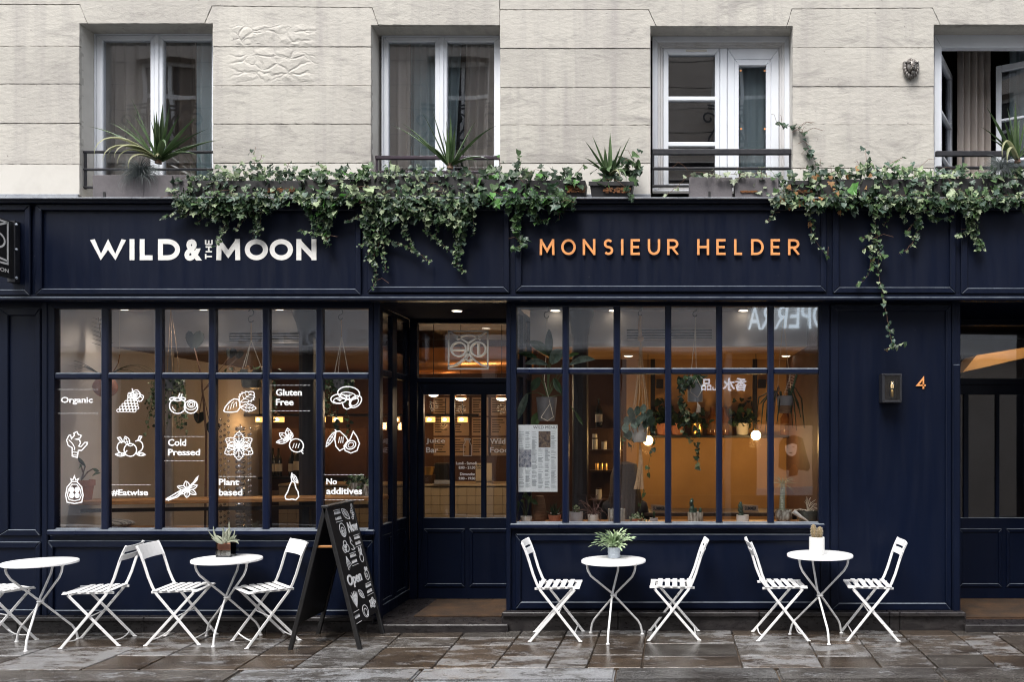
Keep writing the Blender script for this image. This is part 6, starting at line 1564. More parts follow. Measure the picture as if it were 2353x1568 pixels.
for q in ([(186, 1108), (192, 1090), (186, 1070)], [(184, 1108), (202, 1085), (214, 1078)], [(182, 1108), (172, 1096), (165, 1090)], [(186, 1108), (192, 1085), (196, 1072)]): G().tube([P(x, y, .72) for x, y in q], .006, 6).build('stem', 'twig', t, smooth=True)
for (a, b_, pt) in [(805, 834, 1110), (833, 853, 1113)]:
    t, c, r = pot('potted_plant', 'grey stoneware pot of trailing greenery on the window bar' + (' beside the corner post' if a > 820 else ', under the word additives'), a, b_, pt, 1147, .72, 'ceramic_drip', 1.15)
    for k in range(46): add_leaf(t, c + Vector((rq.gauss(0, r * .8), rq.gauss(0, r * .5), rq.uniform(-.02, .09))), rq.uniform(.03, .05), rq.choice(['leaf_mid', 'leaf_dark', 'leaf_pale']))

# iron columns, pipe and posts that hold the ceiling
def column(px0, px1, Y, ytop, flutes, mat, name, cap=True):
    cx, r = PX((px0 + px1) / 2, Y), (px1 - px0) / 2 * sc(Y); g = G()
    n = 40; prof = [(1.25, .055), (1.25, .12), (1.0, .2), (1.0, ZC - .26), (1.12, ZC - .24), (1.15, ZC - .2), (1.3, ZC - .14), (1.7, ZC - .06), (1.7, ZC)] if cap else [(1, .055), (1, ZC)]
    V = []; F = []
    for k_, z in prof:
        for j in range(n):
            a = 2 * math.pi * j / n; f_ = 1 - (.07 if (j // 2) % 2 else 0) * (flutes and .15 < z < ZC - .25)
            V.append((cx + r * k_ * f_ * math.cos(a), Y + r * k_ * f_ * math.sin(a), z))
    for i in range(len(prof) - 1):
        for j in range(n): F.append((i * n + j, i * n + (j + 1) % n, (i + 1) * n + (j + 1) % n, (i + 1) * n + j))
    g.add(V, F); return g.build(name, mat, bld, smooth=True)
column(688, 726, .98, 708, True, 'cast_iron', 'iron_column'); column(1315, 1352, .92, 704, True, 'cast_iron', 'iron_column')
column(294, 305, 1.6, 880, False, 'shelf_black', 'iron_post', False)
column(379, 399, 1.3, 705, False, 'steel_pipe', 'ceiling_pipe', False)
# hanging plants, left window
t = thing('hanging_plant', 'salmon round hanging pot with drooping strap leaves in the first two left panes', 'hanging plant', P(242, 915, .62), HG)
G().ball(P(242, 890, .62), .105, .105, .10, 18, 10).build('pot', 'terracotta', t, smooth=True)
rope(t, [(275, 712), (275, 815)], .62, .002, 'rope_white'); rope(t, [(275, 815), (272, 835), (262, 852), (250, 866)], .62, .004, 'wood_counter', 'branch')
for (dx, dy, dr) in [(-60, 30, 1.6), (-45, 70, 2.0), (-70, 50, 1.8), (40, 50, 1.8), (55, 80, 2.0), (-25, 100, 2.2), (30, 110, 2.2), (60, 40, 1.6), (-30, 60, 2.0), (15, 70, 2.2), (-66, 90, 2.0), (-50, 150, 2.2)]:
    L = math.hypot(dx, dy) * sc(.62) * 1.25; G().blade(P(242, 870, .62), 0 if dx > 0 else math.pi, R(40), L, .016, dr, 10, .2, .6).build('leaf', 'leaf_dark', t, smooth=True)
t = thing('hanging_plant', 'feathery olive-green hanging plant on jute ropes in the second and third left panes', 'hanging plant', P(395, 900, .66), HG)
rope(t, [(392, 706), (384, 856)], .66, .003); rope(t, [(392, 706), (414, 862)], .66, .003); rope(t, [(392, 706), (396, 862, .1)], .66, .003)
G().lathe([(.07, 0), (.09, .02), (.105, .13), (.09, .13)], P(398, 900, .66), 16).build('pot', 'felt_grey', t)
for k in range(30):
    x0 = rq.uniform(345, 435); x1 = x0 + rq.uniform(-26, 18); y1 = rq.uniform(915, 1005)
    trail(t, [(400 + (x0 - 400) * .6, 866), (x0, 880), ((x0 + x1) / 2, (880 + y1) / 2), (x1, y1)], .62 + rq.uniform(-.06, .08), 9, ['leaf_mid', 'leaf_dark', 'leaf_mid', 'leaf_pale'], .75, .0015, .022)
t = thing('hanging_plant', 'dark grey pot slung in white cord from a hook in the fourth left pane', 'hanging plant', P(577, 893, .42), HG)
hook(t, 577, 711, 741, .42); rope(t, [(577, 741), (577, 783)], .42, .005)
for (x, y, dy) in [(556, 850, -.06), (563, 848, .08), (602, 848, 0)]: rope(t, [(577, 783), (x, y, dy), (577 + (x - 577) * .8, 875, dy), (577, 890)], .42, .004, 'rope_white')
G().lathe([(.07, 0), (.085, .02), (.098, .17), (.088, .17)], P(578, 893, .42), 18).build('pot', 'ceramic_dark', t, smooth=True)
for k in range(60): add_leaf(t, P(578 + rq.gauss(0, 26), 850 + rq.uniform(-8, 14), .42 + rq.gauss(0, .06)), rq.uniform(.03, .05), rq.choice(['leaf_mid', 'leaf_brown', 'leaf_mid']))
for k in range(5): trail(t, [(590 + 5 * k, 852), (612 + 4 * k, 870), (618 + 5 * k, 905 + 12 * k), (622, 940 + 9 * k)], .42, 10, ['leaf_mid', 'leaf_brown'], .6)
t = thing('hanging_plant', 'hanging plant with round trailing leaves on white ropes in the sixth left pane', 'hanging plant', P(784, 900, .42), HG)
hook(t, 783, 711, 735, .42); rope(t, [(784, 735), (785, 775)], .42, .005)
for (x, dy) in [(769, -.06), (777, .05), (801, 0)]: rope(t, [(785, 775), (x, 858, dy), (785, 905)], .42, .0042, 'rope_white')
G().lathe([(.06, 0), (.085, .12), (.075, .12)], P(785, 900, .42), 16).build('pot', 'felt_grey', t)
for k in range(70): add_leaf(t, P(778 + rq.gauss(0, 18), 872 + rq.uniform(-8, 24), .40 + rq.gauss(0, .05)), rq.uniform(.035, .055), rq.choice(['leaf_mid', 'leaf_dark', 'leaf_pale']))
for pts in ([(760, 875), (752, 905), (750, 940)], [(765, 880), (758, 930), (768, 975), (764, 992)], [(790, 880), (795, 940), (800, 985), (796, 1000)], [(775, 885), (770, 940), (772, 985)], [(756, 880), (746, 915), (752, 950)]): trail(t, pts, .42, 12, ['leaf_mid', 'leaf_pale', 'leaf_dark'], .85)
t = thing('tall_plant', 'tall dark plant whose heart-shaped leaf shows in the third left pane', 'potted plant', P(470, 1218, 1.0))
G().lathe([(.12, 0), (.15, .3), (.13, .3)], (PX(470, 1.0), 1.0, .055), 18).build('pot', 'ceramic_dark', t, smooth=True)
G().tube([(PX(470, 1.0), 1.0, .3), P(474, 1000, 1.0), P(462, 860, 1.0), P(446, 800, 1.0)], [.012, .01, .008, .005], 6).build('stem', 'stem', t)
def heart(px, py, r_, Y): 
    pts = [(0, .55), (.25, .85), (.6, .95), (.95, .65), (1, .2), (.75, -.4), (.3, -.9), (0, -1.0), (-.3, -.9), (-.75, -.4), (-1, .2), (-.95, .65), (-.6, .95), (-.25, .85)]
    q = [(PX(px, Y) + a * r_ * sc(Y), PZ(py, Y) + b_ * r_ * sc(Y)) for a, b_ in pts]
    V = [(x, Y + .03 * abs(x - PX(px, Y)) / (r_ * sc(Y)), z) for x, z in q]; m_ = (PX(px, Y), Y, PZ(py, Y) - .1 * r_ * sc(Y)); g = G()
    g.add(V + [m_] + [(v[0], v[1] + .004, v[2]) for v in V] + [(m_[0], Y + .004, m_[2])], [(i, (i + 1) % 14, 14) for i in range(14)] + [(15 + (i + 1) % 14, 15 + i, 29) for i in range(14)])
    g.build('leaf', 'leaf_silhouette', t, smooth=True)
heart(444, 781, 22, 1.0); heart(528, 812, 12, 1.0); heart(546, 815, 10, 1.02); heart(486, 985, 16, .98); heart(455, 960, 14, 1.0)
for a in ((528, 812), (546, 815), (486, 985), (455, 960)): G().tube([P(466, 900, 1.0), P(a[0], a[1] + 8, 1.0)], .004, 5).build('stem', 'stem', t)
t = thing('palm_frond', 'dark serrated palm frond in the first left top pane', 'plant', P(228, 800, .8))
G().tube([P(236, 850, .8), P(234, 790, .8), P(226, 730, .8)], [.006, .005, .003], 6).build('stem', 'stem', t)
for k in range(7):
    for sx in (-1, 1): G().blade(P(235 - 1.2 * k, 795 - 10 * k, .8), 0 if sx > 0 else math.pi, R(20), .13 - .008 * k, .03, .3, 5, .15, .5).build('leaf', 'leaf_silhouette', t, smooth=True)
# glass bead strings and a ribbed glass column in the fourth pane
t = thing('bead_curtain', 'strings of clear glass beads hanging in the fourth left pane', 'bead curtain', P(540, 1216, .95))
for i, (px, y0) in enumerate([(499, 985), (507, 965), (516, 975), (525, 955), (571, 1000), (576, 985)]):
    g = G(); y = y0; G().tube([P(px, y0, .95), P(px, 1216, .95)], .0012, 4).build('string', 'steel_pipe', t)
    while y < 1216: g.ball(P(px, y, .95), .013, n=8, m=6); y += 13.2
    g.build('beads', 'glass_bead', t, smooth=True)['kind'] = 'stuff'
t = thing('glass_column', 'ribbed column of stacked glass discs behind the words plant based', 'column', P(552, 1216, 1.05))
for k in range(19): G().lathe([(.038, 0), (.048, .012), (.048, .03), (.038, .042)], P(552, 1216 - 12.5 * k, 1.05), 14).build('glass_disc', 'glass_bead', t, smooth=True)
G().tube([P(552, 1216, 1.05), P(552, 975, 1.05)], .006, 6).build('rod', 'steel_pipe', t)

# back bar: lamps, shelf with bottles, tiled counter, wall menus
def lamp(px, py, Y, w, h, label, watts):
    t = thing('shelf_lamp', label, 'lamp', P(px, py + h / 2, Y), 'amber lamps in a row over the back bar')
    r = w / 2 * sc(Y); hh = h * sc(Y); b = P(px, py + h / 2, Y)
    G().lathe([(r, 0), (r, hh)], b, 14).build('lamp_glass', 'lamp_amber', t); G().ball(b + Vector((0, -r * .72, hh * .5)), r * .5, r * .4, hh * .42, 12, 8).build('bulb', 'lamp_white', t, smooth=True); G().lathe([(r * 1.06, hh), (r * 1.06, hh + .02)], b, 14).build('cap', 'black_metal', t)
    G().tube([b + Vector((0, 0, hh + .02)), b + Vector((0, 0, hh + .25))], .006, 5).build('stem', 'black_metal', t)
    if watts: lamp_light('lamp_light', b + Vector((0, -.12, -.05)), watts, (1, .55, .2), .05, t)
for i, (px, w, where) in enumerate([(596, 17, 'over the mint drawing'), (641, 23, 'left of the iron column'), (742, 12, 'right of the iron column'), (776, 23, 'above the avocado drawing'), (898, 12, 'in the left side pane'), (915, 8, 'at the bar of the side screen'), (934, 10, 'in the right side pane'),
                       (989, 22, 'in the left door pane'), (1024, 20, 'at the first door bar'), (1063, 23, 'in the middle door pane')]):
    lamp(px, 965, 3.9, w, 12, 'amber lamp over the back bar ' + where, 1.2 if i % 2 == 0 else 0)
G().tube([P(560, 955, 3.95), P(1100, 955, 3.95)], .02, 8).build('lamp_rail', 'black_metal', label='black rail carrying the row of amber lamps', cat='rail')
hood = G().tube([P(960, 830, 3.3), P(1230, 826, 3.3)], .17, 24).build('copper_hood', 'copper', smooth=True, label='gleaming copper duct behind the owl emblem over the door', cat='duct')
def pend(px, py, Y, w, label, shade, watts):
    t = thing('pendant_lamp', label, 'lamp', P(px, py, Y), 'pendant lamps behind the shop door'); r = w / 2 * sc(Y); b = P(px, py, Y)
    G().lathe([(r, 0), (r * 1.02, .015), (r * .75, .10), (r * .3, .14), (.01, .15)], b, 18).build('shade', shade, t, smooth=True)
    G().ball(b + Vector((0, 0, .0)), r * .92, r * .92, r * .42, 16, 8).build('bulb', 'lamp_white', t, smooth=True)
    zt_ = min(3.05, ZC) if Y < 1.1 else 3.07
    G().tube([b + Vector((0, 0, .15)), Vector((b.x, b.y, zt_))], .004, 5).build('cord', 'black_metal', t)
    lamp_light('lamp_light', b + Vector((0, -.02, -.12)), watts, (1, .74, .46), .06, t)
pend(996, 908, 2.4, 24, 'copper pendant with a white bulb in the left door pane', 'copper', 3.5); pend(1059, 916, 2.4, 28, 'copper pendant with the largest white bulb, in the middle door pane', 'copper', 3.5); pend(1153, 916, 2.4, 28, 'copper pendant with a white bulb in the right door pane', 'copper', 3.5)
bar = thing('bar_counter', 'tiled juice bar counter with glowing tan tiles behind the door', 'counter', (PX(1060, 3.2), 3.3, .055))
Yc = 3.2; xa, xb = PX(640, Yc), PX(1176, Yc); zt_ = PZ(1113, Yc)
G().box(xa, xb, Yc + .02, Yc + .6, .055, zt_ - .03).build('counter_body', 'wood_dark', bar)
G().box(xa, xb + .01, Yc - .02, Yc + .62, zt_ - .03, zt_).build('counter_top', 'tile_warm', bar, bevel=.008)
n = 26; tw = (xb - xa) / n
tme = None
for i in range(n):
    for j in range(6):
        x, z = xa + tw * i, zt_ - .035 - .112 * (j + 1)
        if tme is None:
            o = G().box(x + .002, x + tw - .002, Yc, Yc + .02, z + .002, z + .110).build('tile', 'tile_warm', bar, bevel=.003); tme = (o, x, z)
        else:
            o = tme[0].copy(); COL.objects.link(o); o.location = (x - tme[1], 0, z - tme[2])
sh = thing('bottle_shelf', 'dark shelf of wine bottles and packets behind the pear drawing', 'shelf', P(680, 1096, 3.9))
for y in (1096, 1150): G().box(PX(600, 3.9), PX(830, 3.9), 3.8, 4.1, PZ(y, 3.9) - .03, PZ(y, 3.9)).build('shelf_board', 'shelf_black', sh)
G().box(PX(600, 3.9), PX(830, 3.9), 4.1, 4.13, PZ(1200, 3.9), PZ(985, 3.9)).build('shelf_back', 'wall_brown', sh)
def bottle(px, pyb, Y, h, r, mat, label, lab=True, group='bottles on the shelves'):
    b = P(px, pyb, Y); t = thing('bottle', label, 'bottle', b, group)
    G().lathe([(r * .95, 0), (r, .01), (r, h * .58), (r * .75, h * .68), (r * .32, h * .78), (r * .30, h * .97), (r * .36, h)], b, 14).build('glass_body', mat, t, smooth=True)
    if lab: G().lathe([(r * 1.02, h * .18), (r * 1.02, h * .45)], b, 14).build('paper_label', 'label_white', t)
for px, nm in ((627, 'leftmost'), (640, 'second'), (671, 'third'), (687, 'largest')): bottle(px, 1096, 3.92, .38 if px < 687 else .46, .045 if px < 687 else .07, 'bottle_dark', nm + ' dark wine bottle with a pale label on the shelf behind the left window')
for k in range(6): G().box(PX(625 + 26 * k, 4.0), PX(643 + 26 * k, 4.0), 3.95, 4.05, PZ(1150, 4.0), PZ(1128 - 5 * (k % 2), 4.0)).build('packet', 'poster_tan', sh)
wm = thing('wall_menu', 'pinned tan menu sheets on the wall behind the door panes', 'menu', (PX(1080, YB1 - .03), YB1 - .03, 1.3))
for i in range(4):
    for j in range(3): 
        s_ = G().box(PX(996 + 44 * i, 4.56), PX(1034 + 44 * i, 4.56), 4.565, 4.58, PZ(956 + 46 * j, 4.56), PZ(914 + 46 * j, 4.56)).build('sheet', 'poster_tan', wm)
        g = G()
        for k in range(6): g.box(PX(999 + 44 * i, 4.56), PX(1012 + 44 * i + rq.uniform(0, 16), 4.56), 4.561, 4.565, PZ(921 + 46 * j + 5.4 * k, 4.56), PZ(919 + 46 * j + 5.4 * k, 4.56))
        g.build('printed_line', 'room_dark2', s_)
ts = thing('tip_sign', 'yellowish card standing on the bar counter right of the opening hours', 'sign', P(1112, 1112, 3.18))
G().box(PX(1093, 3.18), PX(1130, 3.18), 3.18, 3.2, PZ(1106, 3.18), PZ(1065, 3.18)).build('card', 'tile_warm', ts)
V, F = text_mesh('Skin\nGlow', PX(1095, 3.18), PX(1112, 3.18), PZ(1078, 3.18), PZ(1068, 3.18), 3.176, 3.18, .02); g = G(); g.add(V, F); g.build('lettering', 'ink', ts)
G().box(PX(1093, 3.2), PX(1130, 3.2), 3.2, 3.3, zt_, PZ(1105, 3.2)).build('foot', 'tile_warm', ts)
hb = thing('counter_label', 'small grey-violet label strip on the front edge of the bar counter', 'sign', P(1015, 1112, 3.15))
G().box(PX(998, 3.15), PX(1034, 3.15), 3.15, 3.165, PZ(1113, 3.15), PZ(1104, 3.15)).build('strip', 'ceramic_grey', hb)
V, F = text_mesh('Hot Bowl', PX(1000, 3.15), PX(1030, 3.15), PZ(1111.5, 3.15), PZ(1106, 3.15), 3.147, 3.15, .02); g = G(); g.add(V, F); g.build('lettering', 'vinyl_grey', hb)
t = thing('fruit_bowl', 'small yellow bowl heaped with orange peel on the bar counter', 'bowl', P(985, 1092, 3.3))
G().lathe([(.05, 0), (.075, .10), (.068, .10)], P(985, 1092, 3.3), 14).build('bowl', 'brass', t)
for k in range(14): G().ball(P(985 + rq.gauss(0, 6), 1078 + rq.uniform(-4, 4), 3.3), .016, n=6, m=5).build('peel', 'sign_copper', t)
G().box(PX(976, 3.3), PX(996, 3.3), 3.22, 3.4, zt_, PZ(1092, 3.3)).build('crate', 'wood_dark', label='dark wooden crate under the yellow bowl on the bar counter', cat='crate', bevel=.004)
G().box(PX(1000, 3.5), PX(1034, 3.5), 3.4, 3.6, zt_, PZ(1064, 3.5)).build('juicer', 'shelf_black', label='black juice machine on the bar counter in the left door pane', cat='machine', bevel=.02)

# ================================================================== inside, right: warm room
YBW = YB2
sl = G().box(XR + .06, XB, .235, .50, PZ(1203, YG) - .05, PZ(1203, YG)).build('inner_sill', 'wood_counter', bld, bevel=.004)
ZS = PZ(1203, YG)
def spot_y(Y): return VY - (ZS - CAMZ) / sc(Y)       # photo row of the inner sill at depth Y
def sp(label, px0, px1, pyt, Y, mat, **k): return pot('potted_plant', label, px0, px1, pyt, spot_y(Y), Y, mat, group=SG, **k)
t, c, r = sp('white pot with drooping green leaves under the menu sheet', 1196, 1223, 1187, .36, 'ceramic_white', flare=1.05)
for (x0, y0, x1, y1, w) in [(1200, 1140, 1220, 1147, 9), (1218, 1150, 1236, 1160, 11), (1192, 1152, 1187, 1184, 9), (1204, 1156, 1196, 1150, 7), (1214, 1158, 1222, 1140, 7), (1212, 1150, 1206, 1132, 8)]:
    fleaf(t, x0, y0, x1, y1, w, .35, 'leaf_mid', -.02, 2); G().tube([c, P(x0, y0, .35)], .002, 5).build('stem', 'stem_green', t)
t = thing('vase', 'tapering brown wicker vase between two pots on the inner sill', 'vase', P(1240, spot_y(.42), .42))
G().lathe([(.055, 0), (.066, .02), (.062, .10), (.048, .19), (.036, .23), (.030, .23)], P(1240, spot_y(.42), .42), 20).build('wicker_body', 'wicker', t, smooth=True)
t, c, r = sp('small terracotta pot with dark spiky leaves beside the wicker vase', 1259, 1290, 1184, .36, 'terracotta', flare=1.3); blades(t, c, 26, .13, .012, 'leaf_dark', (25, 88), (.2, .9), .025)
t, c, r = sp('grey cement pot with a small pale succulent in the second right pane', 1306, 1340, 1177, .36, 'ceramic_grey', flare=1.02)
for k in range(40): add_leaf(t, c + Vector((rq.gauss(0, .016), rq.gauss(0, .016), rq.uniform(0, .07))), .022, rq.choice(['leaf_pale', 'leaf_mid']))
t, c, r = sp('white pot with wild brown twisting stems in the second right pane', 1350, 1377, 1183, .36, 'ceramic_white', flare=1.12)
for k in range(26):
    a = rq.uniform(0, 6.28); q = c.copy(); pts = []; e = R(rq.uniform(30, 85)); cu = rq.uniform(-.5, .1); tw_ = rq.uniform(-.5, .5)
    for i in range(11):
        pts.append(q.copy()); q = q + Vector((math.cos(a) * math.cos(e), math.sin(a) * math.cos(e) * .6, math.sin(e))) * .02; e += cu; a += tw_ * .5
    G().tube(pts, .0028, 5).build('stem', 'twig', t, smooth=True)
t, c, r = sp('streaked white drip-glazed pot behind the bar between the second and third right panes', 1397, 1437, 1170, .36, 'ceramic_drip', flare=1.0)
for k in range(2): G().tube([c + Vector((.02 - .03 * k, 0, 0)), c + Vector((.03 - .03 * k, 0, .07)), c + Vector((.045 - .03 * k, 0, .13 - .08 * k))], .004, 5).build('stem', 'twig', t)
t, c, r = sp('low pot smothered by a pale green leafy succulent in the third right pane', 1448, 1478, 1192, .36, 'terracotta', flare=1.1)
for k in range(120): add_leaf(t, c + Vector((rq.gauss(0, .035), rq.gauss(0, .03), abs(rq.gauss(0, .035)) - .02)), rq.uniform(.018, .028), rq.choice(['leaf_pale', 'leaf_pale', 'leaf_mid', 'leaf_cream']))
t, c, r = sp('tiny grey square pot with a dark knobbly cactus in the third right pane', 1493, 1512, 1191, .33, 'ceramic_grey', flare=1.0); G().ball(c + Vector((0, 0, .03)), .012, .012, .035, 10, 8, .12, 7).build('cactus_stem', 'leaf_dark', t, smooth=True)
def column_cactus(t, c, h, r_):
    for k in range(7): G().ball(c + Vector((rq.uniform(-.01, .01), rq.uniform(-.01, .01), h * k / 7)), r_ * (1.1 - .06 * k), r_ * (1.1 - .06 * k), r_ * 1.3, 10, 7, .16, 6).build('cactus_segment', 'leaf_blue', t, smooth=True)
t, c, r = sp('streaked drip-glazed pot with a knobbly green cactus in the fourth right pane', 1580, 1616, 1178, .36, 'ceramic_drip', flare=1.02); column_cactus(t, c + Vector((-.035, 0, 0)), .13, .02)
for dx in (0.0, .045): G().ball(c + Vector((dx, -.01, .025)), .012, .012, .03, 10, 7, .12, 6).build('cactus_stem', 'leaf_blue', t, smooth=True)
t, c, r = sp('small white square pot with a knobbly green cactus in the fifth right pane', 1692, 1721, 1184, .36, 'ceramic_white', flare=1.0); column_cactus(t, c + Vector((-.02, 0, 0)), .12, .019)
t, c, r = sp('mottled round-bellied pot with a scaly pale trunk and green needles in the sixth right pane', 1781, 1820, 1172, .36, 'ceramic_drip', flare=1.25, shape=[(.72, 0), (.95, .2), (1.0, .5), (.92, .8), (.98, .92), (1, 1), (.9, 1), (.88, .86)])
tr = G()
for k in range(16): tr.lathe([(.026 - .0004 * k, 0), (.030 - .0004 * k, .006), (.025 - .0004 * k, .016)], c + Vector((-.015 + .0005 * k, 0, .0155 * k)), 9)
tr.build('trunk', 'succulent_pale', t)['kind'] = 'stuff'
blades(t, c + Vector((-.008, 0, .25)), 34, .14, .007, 'leaf_pale', (-30, 70), (.3, 1.2), .012)
t, c, r = sp('dark glazed pot with wispy bare twigs at the right end of the sill', 1832, 1880, 1174, .40, 'ceramic_dark', flare=1.15)
for k in range(22):
    a = rq.uniform(0, 6.28); q = c.copy(); pts = []; e = R(rq.uniform(20, 85))
    for i in range(8): pts.append(q.copy()); q = q + Vector((math.cos(a) * math.cos(e), math.sin(a) * math.cos(e) * .6, math.sin(e))) * .02; e += rq.uniform(-.5, .3); a += rq.uniform(-.4, .4)
    G().tube(pts, .0018, 4).build('twig', 'rope_white', t)
cn = G().tube([P(1823, 1176, .30), P(1838, 1187, .30), P(1862, 1202, .30)], [.024, .016, .002], 14).build('paper_cone', 'ceramic_white', smooth=True, label='white paper cone leaning on the sill at the right end of the right window', cat='cone')
# hanging planters, right window
t = thing('hanging_plant', 'grey felt pot with large paddle leaves hanging above the menu sheet', 'hanging plant', P(1256, 969, .45), HG)
hook(t, 1256, 703, 731, .45); rope(t, [(1256, 731), (1257, 760), (1256, 800), (1250, 880)], .45, .004, 'rope_white')
for pts in ([(1252, 880), (1264, 928), (1243, 960)], [(1252, 880), (1264, 928), (1272, 960)], [(1243, 960), (1258, 968), (1273, 958)]): rope(t, [(x, y, -.085) for x, y in pts], .45, .0034, 'rope_white')
G().lathe([(.072, 0), (.078, .01), (.096, .20), (.098, .22), (.088, .22)], P(1256, 968, .45), 20).build('pot', 'felt_grey', t, smooth=True)
for (x0, y0, x1, y1, w, m_, bw) in [(1264, 817, 1217, 785, 22, 'leaf_mid', 4), (1262, 820, 1262, 757, 18, 'leaf_dark', 0), (1266, 836, 1292, 804, 28, 'leaf_silver', 3), (1258, 838, 1205, 837, 15, 'leaf_silver', 6), (1234, 823, 1190, 812, 13, 'leaf_dark', 3), (1310, 838, 1366, 826, 16, 'leaf_silver', 6), (1303, 823, 1331, 813, 9, 'leaf_mid', 3),
                               (1212, 905, 1189, 965, 17, 'leaf_silver', 0), (1238, 948, 1225, 982, 22, 'leaf_mid', 0), (1322, 948, 1340, 978, 8, 'leaf_mid', 0), (1240, 868, 1222, 898, 20, 'leaf_dark', 0), (1272, 870, 1290, 905, 16, 'leaf_dark', 0)]:
    fleaf(t, x0, y0, x1, y1, w, .43, m_, rq.uniform(-.05, .02), bw)
    G().tube([P(1258, 914, .45), P((1258 + x0) / 2, min(y0, 914) * .5 + 450, .44), P(x0, y0, .43)], .004, 6).build('stem', 'stem_green', t, smooth=True)
t = thing('hanging_plant', 'jute macrame planter with crinkled blue-green leaves and a long tassel', 'hanging plant', P(1470, 1125, .5), HG)
hook(t, 1471, 704, 726, .5); G().tube([P(1471, 726, .5), P(1470, 750, .5), P(1472, 778, .5)], [.014, .016, .018], 8).build('rope_wrap', 'rope_jute', t, smooth=True)
G().ball(P(1472, 778, .5), .03, n=10, m=8).build('knot', 'rope_jute', t, smooth=True)
for (dx, dy) in [(-17, -.07), (-12, .06), (-4, -.09), (6, .08), (14, -.07), (20, .04)]: rope(t, [(1472, 782), (1472 + dx * .35, 860, dy * .3), (1472 + dx * .75, 915, dy * .7), (1469 + dx * 1.1, 962, dy), (1469 + dx * 1.05, 985, dy * 1.1), (1470, 1019)], .5, .006)
G().lathe([(.058, 0), (.066, .01), (.086, .14), (.088, .175), (.080, .175)], P(1469, 1017, .5), 20).build('pot', 'ceramic_white', t, smooth=True)
for k in range(9):
    dx = rq.uniform(-1, 1); G().tube([P(1470, 1019, .5), P(1473 + dx * 4, 1060, .5), P(1471 + dx * 9, 1105, .5 + rq.uniform(-.02, .02)), P(1470 + dx * 13, 1125, .5)], [.009, .008, .008, .009], 5).build('tassel_strand', 'rope_jute', t, smooth=True)
for (x, y) in [(1440, 968), (1452, 958), (1466, 945), (1480, 940), (1492, 952), (1496, 968), (1485, 975), (1455, 975), (1436, 985), (1443, 1000), (1500, 985), (1472, 965), (1448, 948), (1490, 965), (1462, 972), (1478, 958)]:
    fleaf(t, x, y - 11, x + rq.uniform(-7, 7), y + 11, rq.uniform(14, 19), .43 + rq.uniform(-.035, .03), rq.choice(['leaf_silver', 'leaf_silver', 'leaf_blue', 'leaf_dark']), -.03)
for pts in ([(1438, 985), (1430, 1010), (1425, 1020)], [(1448, 1000), (1452, 1022), (1450, 1040)], [(1500, 985), (1508, 1010), (1497, 1030), (1492, 1060), (1490, 1095)], [(1460, 1010), (1455, 1030)], [(1482, 1125), (1475, 1150), (1470, 1175)]): trail(t, pts, .48, 13, ['leaf_blue', 'leaf_mid'], .4)
t = thing('hanging_plant', 'metallic grey pot in white cord with round leaves trailing to its left', 'hanging plant', P(1597, 922, .42), HG)
hook(t, 1597, 704, 728, .42)
for pts in ([(1598, 728), (1597, 760), (1589, 850), (1586, 900, -.08)], [(1598, 728), (1598, 760), (1600, 855), (1600, 868, -.05)], [(1600, 868, -.09), (1585, 900, -.09), (1603, 914, -.09), (1614, 896, -.06)], [(1600, 868, -.09), (1614, 896, -.06)]): rope(t, pts, .42, .0036, 'rope_white')
G().lathe([(.066, 0), (.070, .004), (.070, .17), (.062, .17)], P(1597, 924, .42), 22).build('pot', 'pewter', t, smooth=True)
for k in range(5): G().tube([P(1602, 924, .36), P(1603 + 1.5 * k, 935, .36), P(1600 + 2.2 * k, 949, .36)], .0022, 4).build('tassel_strand', 'rope_white', t)
for k in range(60): add_leaf(t, P(1590 + rq.gauss(0, 15), 872 + rq.uniform(-10, 14), .40 + rq.gauss(0, .05)), rq.uniform(.04, .07), rq.choice(['leaf_dark', 'leaf_mid', 'leaf_silver']))
for pts, m_ in (([(1576, 878), (1565, 910), (1572, 945), (1578, 970), (1566, 990), (1590, 1012)], ['leaf_dark', 'leaf_blue', 'leaf_pale']), ([(1580, 880), (1560, 900), (1566, 930), (1575, 950)], ['leaf_dark', 'leaf_mid']), ([(1575, 885), (1568, 925), (1580, 955)], ['leaf_dark']),
                ([(1590, 1012), (1600, 1025), (1600, 1050), (1598, 1075)], ['leaf_pale', 'leaf_dark']), ([(1600, 945), (1606, 1010), (1603, 1040), (1594, 1062)], ['leaf_dark'])): trail(t, pts, .40, 15, m_, .85)
t = thing('hanging_plant', 'two-tone grey and tan pot with dark drooping cactus stems in the sixth right pane', 'hanging plant', P(1804, 950, .45), HG)
hook(t, 1800, 706, 726, .45); rope(t, [(1800, 726), (1812, 850), (1820, 915)], .45, .0032, 'rope_jute'); rope(t, [(1800, 726), (1790, 850), (1786, 915)], .45, .0032, 'rope_jute')
G().lathe([(.072, .07), (.078, .16), (.070, .16)], P(1804, 950, .45), 20).build('pot_rim', 'felt_grey', t, smooth=True); G().lathe([(.062, 0), (.0718, .07)], P(1804, 950, .45), 20).build('pot', 'wicker', t, smooth=True)
for (x, y, k) in [(1738, 960, -1), (1748, 985, -1), (1762, 940, -1), (1775, 985, -1), (1785, 975, -1), (1840, 960, 1), (1848, 985, 1), (1835, 940, 1), (1830, 990, 1), (1822, 985, 1), (1770, 1010, -1), (1758, 1000, -1), (1745, 930, -1)]:
    m_ = (x + 1804) / 2; G().tube([P(1804 + 8 * k, 918, .43), P(m_, 895 + rq.uniform(-8, 8), .41), P(x - 6 * k, 915 + rq.uniform(-4, 14), .40), P(x, y, .40)], [.006, .0075, .007, .003], 6).build('stem', rq.choice(['leaf_dark', 'twig', 'leaf_dark']), t, smooth=True)
